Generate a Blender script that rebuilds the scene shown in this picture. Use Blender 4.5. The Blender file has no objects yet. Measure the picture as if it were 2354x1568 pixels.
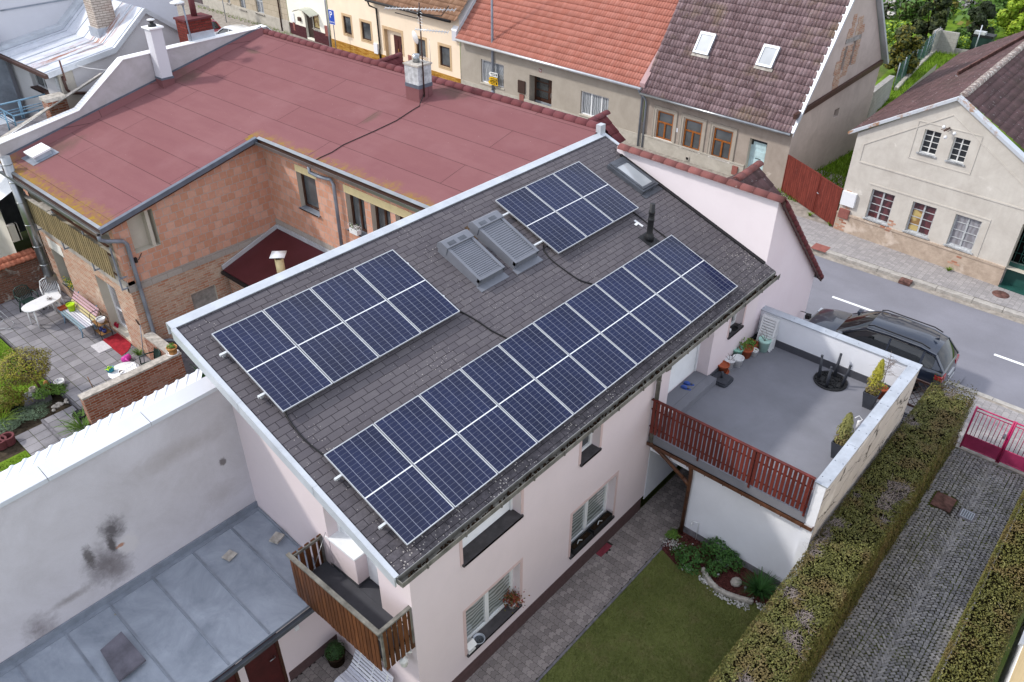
SUN_E=1.4; SKY_E=.105; EXPO=1.0
import bpy, math, random
from mathutils import Vector as V, Matrix
from math import sin, cos, pi, radians as rad
R = random.Random(11)
S = bpy.context.scene
COL = S.collection
# ---------------------------------------------------------------- camera (solved from the panel array: 28 mm lens on a drone)
FPX, PCX, PCY = 3186/1.7408, 1176.5, 784.0
CAM = V((-5.23, -8.73, 14.71))
YAW, PIT, ROL = rad(41.29), rad(34.45), rad(0.2)
_f = V((cos(YAW)*cos(PIT), sin(YAW)*cos(PIT), -sin(PIT)))
_r0 = V((sin(YAW), -cos(YAW), 0)); _u0 = _r0.cross(_f)
_r = cos(ROL)*_r0 + sin(ROL)*_u0; _u = -sin(ROL)*_r0 + cos(ROL)*_u0
OFS = dict(A=(0,0),B=(1000,0),C=(2000,0),D=(2996,0),E=(0,660),F=(1000,660),G=(2000,660),H=(2996,660),I=(0,1320),
           K=(2000,1320),L=(2996,1320),M=(0,2000),N=(1000,2000),O=(2000,2000),P=(2996,2000))
def q(r, x, y):
    a = OFS[r]; return ((a[0]+.46729*x)/1.7408, (a[1]+.46729*y)/1.7408)
def qs(ox, oy, x, y, k=500/2354):
    return ((ox+k*x)/1.7408, (oy+k*y)/1.7408)
def PLN(p, n, d):                       # survey: measured direction to a point meets a known plane of the place
    v = _f + _r*((p[0]-PCX)/FPX) - _u*((p[1]-PCY)/FPX)
    n = V(n); return CAM + v*((d-n.dot(CAM))/n.dot(v))
def Zp(p, z=0.0): return PLN(p, (0,0,1), z)
def Xp(p, x): return PLN(p, (1,0,0), x)
def Yp(p, y): return PLN(p, (0,1,0), y)
RS = .366                                # main roof slope, z = 5.672 + .366 y
RN = V((0,-RS,1)).normalized()
def Rp(p, h=0.0): return PLN(p, (0,-RS,1), 5.672 + h*math.sqrt(1+RS*RS))
def rz(y): return 5.672 + RS*y
NS = .225                                # red felt roof
def Np(p, h=0.0): return PLN(p, (-NS,0,1), 7.1-NS*12.6+h)
def nz(x): return 7.1 - NS*(12.6-x)

# ---------------------------------------------------------------- mesh builder
LOC = {}
class MB:
    def __init__(s): s.v=[]; s.f=[]; s.m=[]; s.r=[]; s.uv=[]; s.T=None; s.sm=[]
    def add(s, p):
        s.v.append(tuple(s.T @ V(p)) if s.T else tuple(p)); return len(s.v)-1
    def face(s, pts, m=0, r=None, uv=None, sm=False):
        ids = [s.add(p) for p in pts]
        s.f.append(ids); s.m.append(m); s.r.append(R.random() if r is None else r); s.uv.append(uv); s.sm.append(sm)
    def idx(s, ids, m=0, r=0.5, uv=None, sm=True):
        s.f.append(list(ids)); s.m.append(m); s.r.append(r); s.uv.append(uv); s.sm.append(sm)
    def obox(s, o, a, b, c, m=0, r=None, skip=''):
        o,a,b,c = V(o),V(a),V(b),V(c)
        if a.cross(b).dot(c) < 0: a,b = b,a
        r = R.random() if r is None else r
        p = [o, o+a, o+a+b, o+b, o+c, o+a+c, o+a+b+c, o+b+c]
        F = [(0,3,2,1),(4,5,6,7),(0,1,5,4),(1,2,6,5),(2,3,7,6),(3,0,4,7)]
        for k,fc in enumerate(F):
            if str(k) in skip: continue
            s.face([p[i] for i in fc], m, r)
    def box(s, x0,y0,z0,x1,y1,z1, m=0, r=None):
        if x0>x1: x0,x1=x1,x0
        if y0>y1: y0,y1=y1,y0
        if z0>z1: z0,z1=z1,z0
        s.obox((x0,y0,z0),(x1-x0,0,0),(0,y1-y0,0),(0,0,z1-z0),m,r)
    def bar(s, a, b, w, h, up=(0,0,1), m=0, r=None):      # box beam from a to b, w across, h along up
        a,b = V(a),V(b); d=b-a; upv=V(up); sd=d.cross(upv)
        if sd.length<1e-6: sd=d.cross(V((1,0,0)))
        sd.normalize(); un=sd.cross(d).normalized()
        s.obox(a-sd*w/2-un*h/2, d, sd*w, un*h, m, r)
    def prism(s, pts, vec, m=0, r=None):
        pts=[V(p) for p in pts]; vec=V(vec); r=R.random() if r is None else r
        n=V((0,0,0))
        for i in range(len(pts)): n+=pts[i].cross(pts[(i+1)%len(pts)])
        if n.dot(vec)<0: pts=pts[::-1]
        s.face([p for p in pts[::-1]],m,r); s.face([p+vec for p in pts],m,r)
        for i in range(len(pts)):
            j=(i+1)%len(pts); s.face([pts[i],pts[j],pts[j]+vec,pts[i]+vec],m,r)
    def tube(s, pts, rd, n=8, m=0, caps=True, r=None):
        pts=[V(p) for p in pts]; rs = rd if isinstance(rd,(list,tuple)) else [rd]*len(pts)
        r=R.random() if r is None else r
        rings=[]; prev=None
        for i,p in enumerate(pts):
            d=(pts[min(i+1,len(pts)-1)]-pts[max(i-1,0)])
            d = d.normalized() if d.length>1e-9 else V((0,0,1))
            if prev is None:
                a=d.cross(V((0,0,1)));
                if a.length<1e-3: a=d.cross(V((1,0,0)))
            else: a=prev-d*prev.dot(d)
            a.normalize(); prev=a; b=d.cross(a)
            rings.append([s.add(p+(a*cos(2*pi*k/n)+b*sin(2*pi*k/n))*rs[i]) for k in range(n)])
        for i in range(len(rings)-1):
            for k in range(n):
                s.idx([rings[i][k],rings[i][(k+1)%n],rings[i+1][(k+1)%n],rings[i+1][k]],m,r)
        if caps: s.idx(rings[0][::-1],m,r,sm=False); s.idx(rings[-1],m,r,sm=False)
    def lathe(s, c, prof, n=16, m=0, ms=None, sx=1, sy=1, r=None):
        c=V(c); rings=[]; r=R.random() if r is None else r
        for (rad_,z) in prof:
            rings.append([s.add(c+V((rad_*cos(2*pi*k/n)*sx, rad_*sin(2*pi*k/n)*sy, z))) for k in range(n)])
        for i in range(len(rings)-1):
            for k in range(n):
                s.idx([rings[i][k],rings[i][(k+1)%n],rings[i+1][(k+1)%n],rings[i+1][k]], ms[i] if ms else m, r)
        if prof[0][0]>1e-4: s.idx(rings[0][::-1], ms[0] if ms else m, r, sm=False)
        if prof[-1][0]>1e-4: s.idx(rings[-1], ms[-1] if ms else m, r, sm=False)
    def leaf(s, p, nrm, size, asp=1.6, m=0, r=None, droop=0):
        nrm=V(nrm).normalized(); a=nrm.cross(V((R.uniform(-1,1),R.uniform(-1,1),R.uniform(-1,1))))
        if a.length<1e-3: a=V((1,0,0))
        a.normalize(); b=nrm.cross(a); p=V(p); h=size/2; w=h/asp
        s.face([p-a*h, p+b*w-a*h*.1, p+a*h-nrm*droop*size, p-b*w-a*h*.1], m, r)
    def build(s, name, mat, parent=None, label=None, cat=None, group=None, kind=None, at=None, bevel=0, recalc=False):
        mats = mat if isinstance(mat,(list,tuple)) else [mat]
        if parent is not None: o0=V(LOC[parent])
        elif at is not None: o0=V(at)
        else:
            xs=[p[0] for p in s.v]; ys=[p[1] for p in s.v]; zs=[p[2] for p in s.v]
            o0=V(((min(xs)+max(xs))/2,(min(ys)+max(ys))/2,min(zs)))
        me=bpy.data.meshes.new(name)
        me.from_pydata([(p[0]-o0[0],p[1]-o0[1],p[2]-o0[2]) for p in s.v],[],s.f)
        me.polygons.foreach_set('material_index', s.m)
        me.polygons.foreach_set('use_smooth', s.sm)
        at_=me.attributes.new('rnd','FLOAT','FACE'); at_.data.foreach_set('value', s.r)
        uvl=me.uv_layers.new(name='UVMap'); flat=[]
        for fi,ids in enumerate(s.f):
            if s.uv[fi] is not None:
                for a in s.uv[fi]: flat += [a[0],a[1]]
                continue
            n=me.polygons[fi].normal
            if abs(n.z)>.985:
                for i in ids: flat += [s.v[i][0], s.v[i][1]]
            else:
                h=V((-n.y,n.x,0)).normalized(); up=n.cross(h).normalized()
                if up.z<0: up=-up; 
                for i in ids:
                    p=V(s.v[i]); flat += [p.dot(h), p.dot(up)]
        uvl.data.foreach_set('uv', flat)
        for mt in mats: me.materials.append(mt)
        me.update()
        o=bpy.data.objects.new(name, me); COL.objects.link(o)
        if parent is not None: o.parent=parent; LOC[o]=LOC[parent]
        else: o.location=o0; LOC[o]=tuple(o0)
        if bevel:
            b=o.modifiers.new('soft_edge','BEVEL'); b.width=bevel; b.segments=2; b.limit_method='ANGLE'; b.angle_limit=rad(40)
        tag(o,label,cat,group,kind); return o
def tag(o,label=None,cat=None,group=None,kind=None):
    if label: o['label']=label
    if cat: o['category']=cat
    if group: o['group']=group
    if kind: o['kind']=kind
    return o
def E(name, loc, label, cat, group=None, rot=None):
    o=bpy.data.objects.new(name,None); COL.objects.link(o); o.location=loc; o.empty_display_size=.2
    if rot is not None: o.rotation_euler=rot
    LOC[o]=tuple(loc); return tag(o,label,cat,group)
def L0(name,label,cat,group=None):       # a thing built around its own origin, moved into place afterwards
    return E(name,(0,0,0),label,cat,group)
def dup(root, loc, rz_=0, label=None, scale=None, sub=None):
    r=root.copy(); COL.objects.link(r); r.location=loc; r.rotation_euler=(0,0,rz_)
    if label: r['label']=label
    if scale: r.scale=(scale,)*3
    for ch in list(root.children):
        c=ch.copy(); COL.objects.link(c); c.parent=r
        for g in list(ch.children):
            d=g.copy(); COL.objects.link(d); d.parent=c
    return r
def place(root, loc, rz_=0): root.location=loc; root.rotation_euler=(0,0,rz_); LOC[root]=tuple(loc); return root
class Fr:                                # a vertical facade: origin, horizontal axis u, outward normal n
    def __init__(s,a,b,out):
        a,b=V((a[0],a[1],0)),V((b[0],b[1],0)); s.o=a; s.U=(b-a).normalized(); s.n=V((s.U.y,-s.U.x,0)); s.w=(b-a).length
        if s.n.dot(V((out[0],out[1],0)))<0: s.n=-s.n
    def P(s,u,z,d=0): return s.o+s.U*u+s.n*d+V((0,0,z))
    def at(s,p,d=0):
        w=PLN(p,s.n,s.n.dot(s.o+s.n*d)); t=w-s.o; return (t.dot(s.U),w.z)
def wall(mb, F, u0,u1,z0, top, ops=(), reveal=.2, m=0, mr=None):
    # facade sheet with real openings; top: height or profile [(u,z)..]; ops: (ua,ub,za,zb[,reveal])
    prof = [(u0,top),(u1,top)] if not isinstance(top,(list,tuple)) else list(top)
    def tz(u):
        for (a,za),(b,zb) in zip(prof,prof[1:]):
            if a-1e-6<=u<=b+1e-6: return za+(zb-za)*((u-a)/max(b-a,1e-9))
        return prof[-1][1]
    us=sorted(set([round(x,4) for x in [u0,u1]+[p[0] for p in prof]+[o[0] for o in ops]+[o[1] for o in ops] if u0-1e-6<=x<=u1+1e-6]))
    for a,b in zip(us,us[1:]):
        mid=(a+b)/2; cur=z0
        for o in sorted([o for o in ops if o[0]<mid<o[1]], key=lambda o:o[2]):
            if o[2]>cur+1e-4: quad(mb,F,a,b,cur,cur,o[2],o[2],m)
            cur=o[3]
        if tz(a)>cur+1e-3 or tz(b)>cur+1e-3: quad(mb,F,a,b,cur,cur,tz(a),tz(b),m)
    for o in ops:
        d=-(o[4] if len(o)>4 else reveal); ua,ub,za,zb=o[:4]; k=m if mr is None else mr
        P=F.P
        for pts in ([P(ua,za),P(ua,zb),P(ua,zb,d),P(ua,za,d)],[P(ub,za,d),P(ub,zb,d),P(ub,zb),P(ub,za)],
                    [P(ua,zb),P(ub,zb),P(ub,zb,d),P(ua,zb,d)],[P(ua,za,d),P(ub,za,d),P(ub,za),P(ua,za)]):
            mb.face(pts,k)
def quad(mb,F,a,b,za,zb,zc,zd,m=0,d=0):
    pts=[F.P(a,za,d),F.P(b,zb,d),F.P(b,zd,d),F.P(a,zc,d)]
    if (pts[1]-pts[0]).cross(pts[2]-pts[1]).dot(F.n)<0: pts=pts[::-1]
    mb.face(pts,m)
def fbox(mb,F,u0,u1,z0,z1,d0,d1,m=0,r=None):
    mb.obox(F.P(u0,z0,d0),F.U*(u1-u0),V((0,0,z1-z0)),F.n*(d1-d0),m,r)
def window(house,F,u0,u1,z0,z1,dep,fm,gm,cols=(.5,),rows=(),fw=.07,mw=.05,sill=None,sm=None,name='window',transom=None,back=True,label=None):
    if u0>u1: u0,u1=u1,u0
    mb=MB(); a,b=-dep,-dep+.06
    fbox(mb,F,u0,u0+fw,z0,z1,a,b); fbox(mb,F,u1-fw,u1,z0,z1,a,b)
    fbox(mb,F,u0+fw,u1-fw,z0,z0+fw,a,b-.002); fbox(mb,F,u0+fw,u1-fw,z1-fw,z1,a,b-.002)
    W=u1-u0;H=z1-z0
    for c in cols: fbox(mb,F,u0+W*c-mw*.75,u0+W*c+mw*.75,z0+fw,z1-fw,a,b-.004)
    for r_ in rows: fbox(mb,F,u0+fw,u1-fw,z0+H*r_-mw*.3,z0+H*r_+mw*.3,a,b-.012)
    if transom: fbox(mb,F,u0+fw,u1-fw,z0+H*transom-mw*.7,z0+H*transom+mw*.7,a,b-.001)
    w=mb.build(name,fm,house,label=label)
    g=MB(); quad(g,F,u0+fw*.5,u1-fw*.5,z0+fw*.5,z0+fw*.5,z1-fw*.5,z1-fw*.5,0,-dep+.02)
    g.build('pane',gm,w)
    if sill:
        sb=MB(); out,ov,th=sill; fbox(sb,F,u0-.001,u1+.001,z0-th,z0+.008,-dep+.055,out); fbox(sb,F,u0-ov,u1+ov,z0-th,z0+.006,.003,out); sb.build('sill',sm or fm,w)
    return w
def surround(mb,F,u0,u1,z0,z1,w,d,bottom=True,m=0):
    fbox(mb,F,u0-w,u0,z0-(w if bottom else 0),z1+w,0,d,m); fbox(mb,F,u1,u1+w,z0-(w if bottom else 0),z1+w,0,d,m)
    fbox(mb,F,u0,u1,z1,z1+w,0,d-.001,m)
    if bottom: fbox(mb,F,u0,u1,z0-w,z0,0,d-.001,m)
def tiles(mb,O,U,Vv,W,Lh,tw,th,amp,step=.03,k=6,prof=None,m=0,clip=None):
    # pantile roof: waves across the eave, a step at every course
    O=V(O);U=V(U).normalized();Vv=V(Vv).normalized();n=U.cross(Vv).normalized()
    if n.z<0: n=-n
    nu=max(1,int(round(W/tw)));nv=max(1,int(round(Lh/th)));tw=W/nu;th=Lh/nv
    prof=prof or (lambda t: max(0,sin(2*pi*t))**.8 if sin(2*pi*t)>0 else -.25*abs(sin(2*pi*t)))
    hs=[prof(i/k) for i in range(k+1)]
    for j in range(nv):
        for i in range(nu):
            rn=R.random(); dj=R.uniform(-.006,.006)
            if clip and not clip((i+.5)*tw,(j+.5)*th): continue
            base=[]
            for e,(vv,hh) in enumerate(((j*th,step),(min((j+1)*th+.01,Lh),0))):
                base.append([mb.add(O+U*((i+a/k)*tw)+Vv*(vv+dj*(1-e))+n*(hs[a]*amp+hh)) for a in range(k+1)])
            low=[mb.add(O+U*((i+a/k)*tw)+Vv*(j*th+dj)+n*(hs[a]*amp-.004)) for a in range(k+1)]
            for a in range(k):
                mb.idx([base[0][a],base[0][a+1],base[1][a+1],base[1][a]],m,rn)
                mb.idx([low[a],low[a+1],base[0][a+1],base[0][a]],m,rn,sm=False)
def ridge_tiles(mb,a,b,rd=.12,ln=.38,m=0,n=9):
    a,b=V(a),V(b);d=(b-a);k=max(1,int(round(d.length/ln)));st=d/k;dn=d.normalized()
    sd=dn.cross(V((0,0,1))).normalized();up=sd.cross(dn)
    for i in range(k):
        rn=R.random(); P=a+st*i
        r0=[];r1=[]
        for j in range(n+1):
            t=pi*j/n; w=sd*cos(t)+up*sin(t)
            w=sd*cos(t)+up*sin(t)*.8; r0.append(mb.add(P+w*rd*1.0)); r1.append(mb.add(P+st*1.04+w*rd*1.07))
        for j in range(n): mb.idx([r0[j+1],r0[j],r1[j],r1[j+1]],m,rn)
        mb.idx(r1[::-1],m,rn,sm=False); mb.idx(r0,m,rn,sm=False)
# ---------------------------------------------------------------- materials (all procedural)
def lin(c):
    if isinstance(c,str): c=[int(c[i:i+2],16)/255 for i in (0,2,4)]
    return tuple(((x/12.92) if x<=.04045 else ((x+.055)/1.055)**2.4) for x in c)+(1,)
class MT:
    def __init__(s,name,rough=.8,spec=.3,metal=0,coat=0):
        s.m=bpy.data.materials.new(name); s.m.use_nodes=True; s.nt=s.m.node_tree; s.b=s.nt.nodes['Principled BSDF']
        s.b.inputs['Roughness'].default_value=rough; s.b.inputs['Specular IOR Level'].default_value=spec; s.b.inputs['Metallic'].default_value=metal
        if coat: s.b.inputs['Coat Weight'].default_value=coat; s.b.inputs['Coat Roughness'].default_value=.04
        s._uv=None
    def n(s,t,**k):
        nd=s.nt.nodes.new(t)
        for a,v in k.items():
            if a in ('operation','blend_type','data_type','feature','distance','noise_dimensions','voronoi_dimensions','attribute_name','mode','interpolation_type','clamp','offset','offset_frequency','squash','squash_frequency','normalize','wave_type','bands_direction','wave_profile'): setattr(nd,a,v)
        return nd
    def l(s,a,b): s.nt.links.new(a,b)
    def set(s,sock,v):
        if hasattr(v,'is_output') or hasattr(v,'links'): s.l(v,sock)
        else: sock.default_value=v
    def uv(s):
        if s._uv is None: s._uv=s.n('ShaderNodeTexCoord').outputs['UV']
        return s._uv
    def obj(s): return s.n('ShaderNodeTexCoord').outputs['Object']
    def pos(s): return s.n('ShaderNodeNewGeometry').outputs['Position']
    def math(s,op,a,b=None,c=None,clamp=False):
        nd=s.n('ShaderNodeMath',operation=op); nd.use_clamp=clamp; s.set(nd.inputs[0],a)
        if b is not None: s.set(nd.inputs[1],b)
        if c is not None: s.set(nd.inputs[2],c)
        return nd.outputs[0]
    def mix(s,f,a,b,blend='MIX'):
        nd=s.n('ShaderNodeMix',data_type='RGBA',blend_type=blend); s.set(nd.inputs[0],f); s.set(nd.inputs[6],a); s.set(nd.inputs[7],b)
        return nd.outputs[2]
    def noise(s,vec,scale,detail=4,rough=.6,dist=0):
        nd=s.n('ShaderNodeTexNoise'); s.l(vec,nd.inputs['Vector']); nd.inputs['Scale'].default_value=scale
        nd.inputs['Detail'].default_value=detail; nd.inputs['Roughness'].default_value=rough; nd.inputs['Distortion'].default_value=dist
        return nd.outputs['Fac']
    def vor(s,vec,scale,feature='F1',rand=1):
        nd=s.n('ShaderNodeTexVoronoi',feature=feature); s.l(vec,nd.inputs['Vector']); nd.inputs['Scale'].default_value=scale
        nd.inputs['Randomness'].default_value=rand
        return nd
    def step(s,v,lo,hi,a=0.,b=1.):
        nd=s.n('ShaderNodeMapRange'); nd.clamp=True; s.l(v,nd.inputs[0])
        for i,x in enumerate((lo,hi,a,b)): nd.inputs[i+1].default_value=x
        return nd.outputs[0]
    def sxyz(s,v): 
        nd=s.n('ShaderNodeSeparateXYZ'); s.l(v,nd.inputs[0]); return nd.outputs
    def scale(s,v,sc):
        nd=s.n('ShaderNodeMapping'); s.l(v,nd.inputs[0]); nd.inputs['Scale'].default_value=sc; return nd.outputs[0]
    def brick(s,vec,c1,c2,mo,bw,bh,ms,off=.5,bias=0,smooth=.1,freq=2):
        nd=s.n('ShaderNodeTexBrick',offset=off,offset_frequency=freq); s.l(vec,nd.inputs['Vector']); i=nd.inputs
        s.set(i['Color1'],c1); s.set(i['Color2'],c2); s.set(i['Mortar'],mo)
        i['Scale'].default_value=1; i['Brick Width'].default_value=bw; i['Row Height'].default_value=bh
        i['Mortar Size'].default_value=ms; i['Bias'].default_value=bias; i['Mortar Smooth'].default_value=smooth
        return nd.outputs
    def rnd(s): return s.n('ShaderNodeAttribute',attribute_name='rnd').outputs['Fac']
    def orand(s): return s.n('ShaderNodeObjectInfo').outputs['Random']
    def bump(s,h,st=.3,dist=.02):
        nd=s.n('ShaderNodeBump'); nd.inputs['Strength'].default_value=st; nd.inputs['Distance'].default_value=dist
        s.l(h,nd.inputs['Height']); s.l(nd.outputs[0],s.b.inputs['Normal'])
    def col(s,c): s.set(s.b.inputs['Base Color'],c); return s
    def spot(s,vec,c,r,soft,nz_=None):      # soft-edged stain at a place on the surface, r may be (ru,rv)
        ru,rv = r if isinstance(r,tuple) else (r,r)
        nd=s.n('ShaderNodeMapping'); s.l(vec,nd.inputs[0]); nd.inputs['Location'].default_value=(-c[0]/ru,-c[1]/rv,0); nd.inputs['Scale'].default_value=(1/ru,1/rv,0)
        ln=s.n('ShaderNodeVectorMath'); ln.operation='LENGTH'; s.l(nd.outputs[0],ln.inputs[0]); d=ln.outputs['Value']
        if nz_ is not None: d=s.math('ADD',d,s.math('MULTIPLY',s.math('SUBTRACT',nz_,.5),1.6))
        return s.step(d,1,1-soft)
M={}
def flat(name,c,rough=.7,spec=.3,metal=0,var=.08,scale=6,coat=0,bump=0):
    t=MT(name,rough,spec,metal,coat); c=lin(c)
    n=t.noise(t.obj(),scale,5,.65)
    d=tuple(x*(1-var*2.2) for x in c[:3])+(1,); e=tuple(min(1,x*(1+var)) for x in c[:3])+(1,)
    t.col(t.mix(t.step(n,.3,.7),d,e))
    if bump: t.bump(t.noise(t.obj(),bump,3,.6),.35,.01)
    M[name]=t.m; return t.m
def leafm(name,a,b,c=None,rough=.6):
    t=MT(name,rough,.25); r=t.rnd(); x=t.mix(r,lin(a),lin(b))
    if c: x=t.mix(t.step(t.noise(t.pos(),1.3,3,.6),.52,.66),x,lin(c))
    t.col(x); t.b.inputs['Subsurface Weight'].default_value=0
    M[name]=t.m; return t.m
def plaster(name,c,dark,scale=1.2,amt=.6,grain=60,bump=.25,streak=0,rough=.9,patch=None,spots=(),patchth=(.66,.7)):
    t=MT(name,rough,.15); uv=t.uv(); c=lin(c); d=lin(dark)
    n1=t.noise(uv,scale,6,.7,.4); x=t.mix(t.math('MULTIPLY',t.step(n1,.38,.75),amt),c,d)
    if streak:
        ns=t.noise(t.scale(uv,(3.,.35,1)),1.5,5,.7); x=t.mix(t.math('MULTIPLY',t.step(ns,.5,.78),streak),x,d)
    n2=t.noise(uv,grain,3,.7); x=t.mix(.10,x,t.mix(n2,(0,0,0,1),(1,1,1,1)),'OVERLAY')
    if patch: 
        np_=t.noise(uv,.9,5,.55,.3); x=t.mix(t.step(np_,*patchth),x,lin(patch))
    for (cc,rr,soft,colr,a,k) in spots:
        nn=t.noise(uv,k,6,.75,.6); x=t.mix(t.math('MULTIPLY',t.spot(uv,cc,rr,soft,nn),a),x,lin(colr))
    t.col(x); t.bump(t.math('ADD',t.noise(uv,grain*.6,4,.7),t.math('MULTIPLY',n1,1.5)),bump,.008)
    M[name]=t.m; return t.m
def bricks(name,c1,c2,mo,bw,bh,ms,jit=.02,dirt=None,dirtamt=.6,white=None,off=.5,bump=.5,c3=None,whiteth=(.6,.66)):
    t=MT(name,.92,.12); uv=t.uv()
    nv=t.n('ShaderNodeTexNoise'); t.l(uv,nv.inputs['Vector']); nv.inputs['Scale'].default_value=4; nv.inputs['Detail'].default_value=3
    vm=t.n('ShaderNodeVectorMath'); vm.operation='MULTIPLY_ADD'; t.l(nv.outputs['Color'],vm.inputs[0]); vm.inputs[1].default_value=(jit,jit,0); t.l(uv,vm.inputs[2])
    w=vm.outputs[0]; o=t.brick(w,lin(c1),lin(c2),lin(mo),bw,bh,ms,off,0,.15)
    x=o['Color']
    if c3:
        o2=t.brick(w,(0,0,0,1),(1,1,1,1),(.5,.5,.5,1),bw,bh,0,off); 
        bn=t.step(t.math('FRACT',t.math('MULTIPLY',o2['Color'],7.31)),.62,.66)
        x=t.mix(t.math('MULTIPLY',bn,t.math('SUBTRACT',1,o['Fac'])),x,lin(c3))
    n=t.noise(uv,9,5,.7); x=t.mix(.35,x,t.mix(n,(.15,.15,.15,1),(.85,.85,.85,1)),'OVERLAY')
    if white:
        nw=t.noise(uv,1.6,7,.75,.5); x=t.mix(t.step(nw,*whiteth),x,lin(white))
    if dirt:
        nd=t.noise(uv,.8,6,.7,.3); x=t.mix(t.math('MULTIPLY',t.step(nd,.5,.75),dirtamt),x,lin(dirt))
    t.col(x); t.bump(t.math('ADD',t.math('MULTIPLY',o['Fac'],-1.0),t.math('MULTIPLY',n,.6)),bump,.015)
    M[name]=t.m; return t.m
def glass(name,c=(.015,.018,.02),rough=.03,spec=.6,var=.5):
    t=MT(name,rough,spec); n=t.noise(t.obj(),1.3,2,.5); c=tuple(c)+(1,)
    t.col(t.mix(t.step(n,.35,.65),c,tuple(x*(1+var*2) for x in c[:3])+(1,)))
    M[name]=t.m; return t.m
def tilem(name,a,b,lich=None,lth=(.70,.74),moss=None,rough=.85,spec=.2,lsc=9,dark=None):
    t=MT(name,rough,spec); r=t.rnd(); p=t.pos(); x=t.mix(r,lin(a),lin(b))
    n=t.noise(p,1.1,5,.7); x=t.mix(.4,x,t.mix(n,(.2,.2,.2,1),(.8,.8,.8,1)),'OVERLAY')
    if dark: x=t.mix(t.math('MULTIPLY',t.step(t.noise(p,2.3,6,.7),.5,.7),.7),x,lin(dark))
    if moss: x=t.mix(t.math('MULTIPLY',t.step(t.noise(t.scale(p,(1,1,1)),.7,5,.6),.52,.72),.6),x,lin(moss))
    if lich: x=t.mix(t.step(t.noise(p,lsc,5,.72),*lth),x,lin(lich))
    t.col(x); t.bump(t.noise(p,30,3,.6),.2,.01); M[name]=t.m; return t.m

# -- roof shingles
t=MT('dark_shingle',.95,.12); uv=t.uv(); o=t.brick(uv,lin('5a565b'),lin('625e62'),lin('353236'),.333,.143,.007,.5,0,.3)
x=o['Color']; n=t.noise(uv,95,4,.8); x=t.mix(.5,x,t.mix(n,(.12,.12,.12,1),(.88,.88,.88,1)),'OVERLAY')
nl=t.noise(uv,.55,6,.7,.4); x=t.mix(t.math('MULTIPLY',t.step(nl,.45,.75),.42),x,lin('464349'))
yz=t.sxyz(t.pos())
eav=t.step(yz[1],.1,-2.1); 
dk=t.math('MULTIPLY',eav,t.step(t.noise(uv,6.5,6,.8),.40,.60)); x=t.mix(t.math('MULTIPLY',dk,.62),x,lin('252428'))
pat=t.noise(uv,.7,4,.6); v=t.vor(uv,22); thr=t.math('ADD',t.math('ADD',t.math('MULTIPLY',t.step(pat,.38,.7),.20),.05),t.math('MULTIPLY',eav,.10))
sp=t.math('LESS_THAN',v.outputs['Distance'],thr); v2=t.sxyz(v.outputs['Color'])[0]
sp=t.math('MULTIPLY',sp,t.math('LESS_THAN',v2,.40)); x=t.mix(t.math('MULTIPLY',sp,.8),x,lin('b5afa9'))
vt=t.vor(uv,7,rand=1); x=t.mix(t.math('MULTIPLY',t.math('LESS_THAN',t.sxyz(vt.outputs['Color'])[1],.03),.0),x,lin('6d5040'))
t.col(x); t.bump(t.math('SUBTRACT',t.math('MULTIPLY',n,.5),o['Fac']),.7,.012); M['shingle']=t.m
# -- red mineral felt in wide sheets
t=MT('red_felt',.95,.1); uv=t.uv(); sw=t.n('ShaderNodeVectorMath'); sw.operation='ADD'; t.l(uv,sw.inputs[0]); sw.inputs[1].default_value=(3.1,.42,0)
o=t.brick(sw.outputs[0],lin('785052'),lin('7e5759'),lin('4a3233'),7.4,1.0,.011,.37,0,.4)
x=o['Color']; n=t.noise(uv,120,3,.8); x=t.mix(.35,x,t.mix(n,(.1,.1,.1,1),(.9,.9,.9,1)),'OVERLAY')
n1=t.noise(t.scale(uv,(.35,1.6,1)),1.3,6,.7); x=t.mix(t.math('MULTIPLY',t.step(n1,.42,.78),.5),x,lin('6f474c'))
n2=t.noise(uv,.6,5,.6); x=t.mix(t.math('MULTIPLY',t.step(n2,.5,.72),.4),x,lin('876264'))
vs=t.vor(uv,9); ss=t.math('MULTIPLY',t.math('LESS_THAN',vs.outputs['Distance'],.06),t.math('LESS_THAN',t.sxyz(vs.outputs['Color'])[0],.12)); x=t.mix(t.math('MULTIPLY',ss,.7),x,lin('c9b0ae'))
P=t.pos(); ps=t.sxyz(P); nm=t.noise(P,2.2,6,.7)
front=t.math('MULTIPLY',t.step(t.math('ADD',ps[0],t.math('MULTIPLY',nm,1.3)),3.5,2.9),t.math('GREATER_THAN',ps[1],12.4))
inner=t.math('MULTIPLY',t.math('MULTIPLY',t.step(t.math('ADD',ps[0],t.math('MULTIPLY',nm,1.2)),8.45,8.0),t.math('LESS_THAN',ps[1],13.3)),t.math('GREATER_THAN',ps[0],7.2))
ms_=t.math('MAXIMUM',front,inner); x=t.mix(t.math('MULTIPLY',ms_,t.step(t.noise(P,7,5,.7),.35,.6)),x,lin('8d7425'))
for (cx_,cy_,ru_,rv_) in ((3.6,19.0,1.3,.7),(12.3,9.2,.5,.9),(8.9,19.3,.55,.7),(11.3,18.7,.16,.5),(10.0,10.4,.5,.2)):
    x=t.mix(t.math('MULTIPLY',t.spot(P,(cx_,cy_),(ru_,rv_),.7,t.noise(P,3,6,.75)),.5),x,lin('514a3e'))
t.col(x); t.bump(t.math('SUBTRACT',t.math('MULTIPLY',n,.3),o['Fac']),.5,.01); M['red_felt']=t.m
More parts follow.
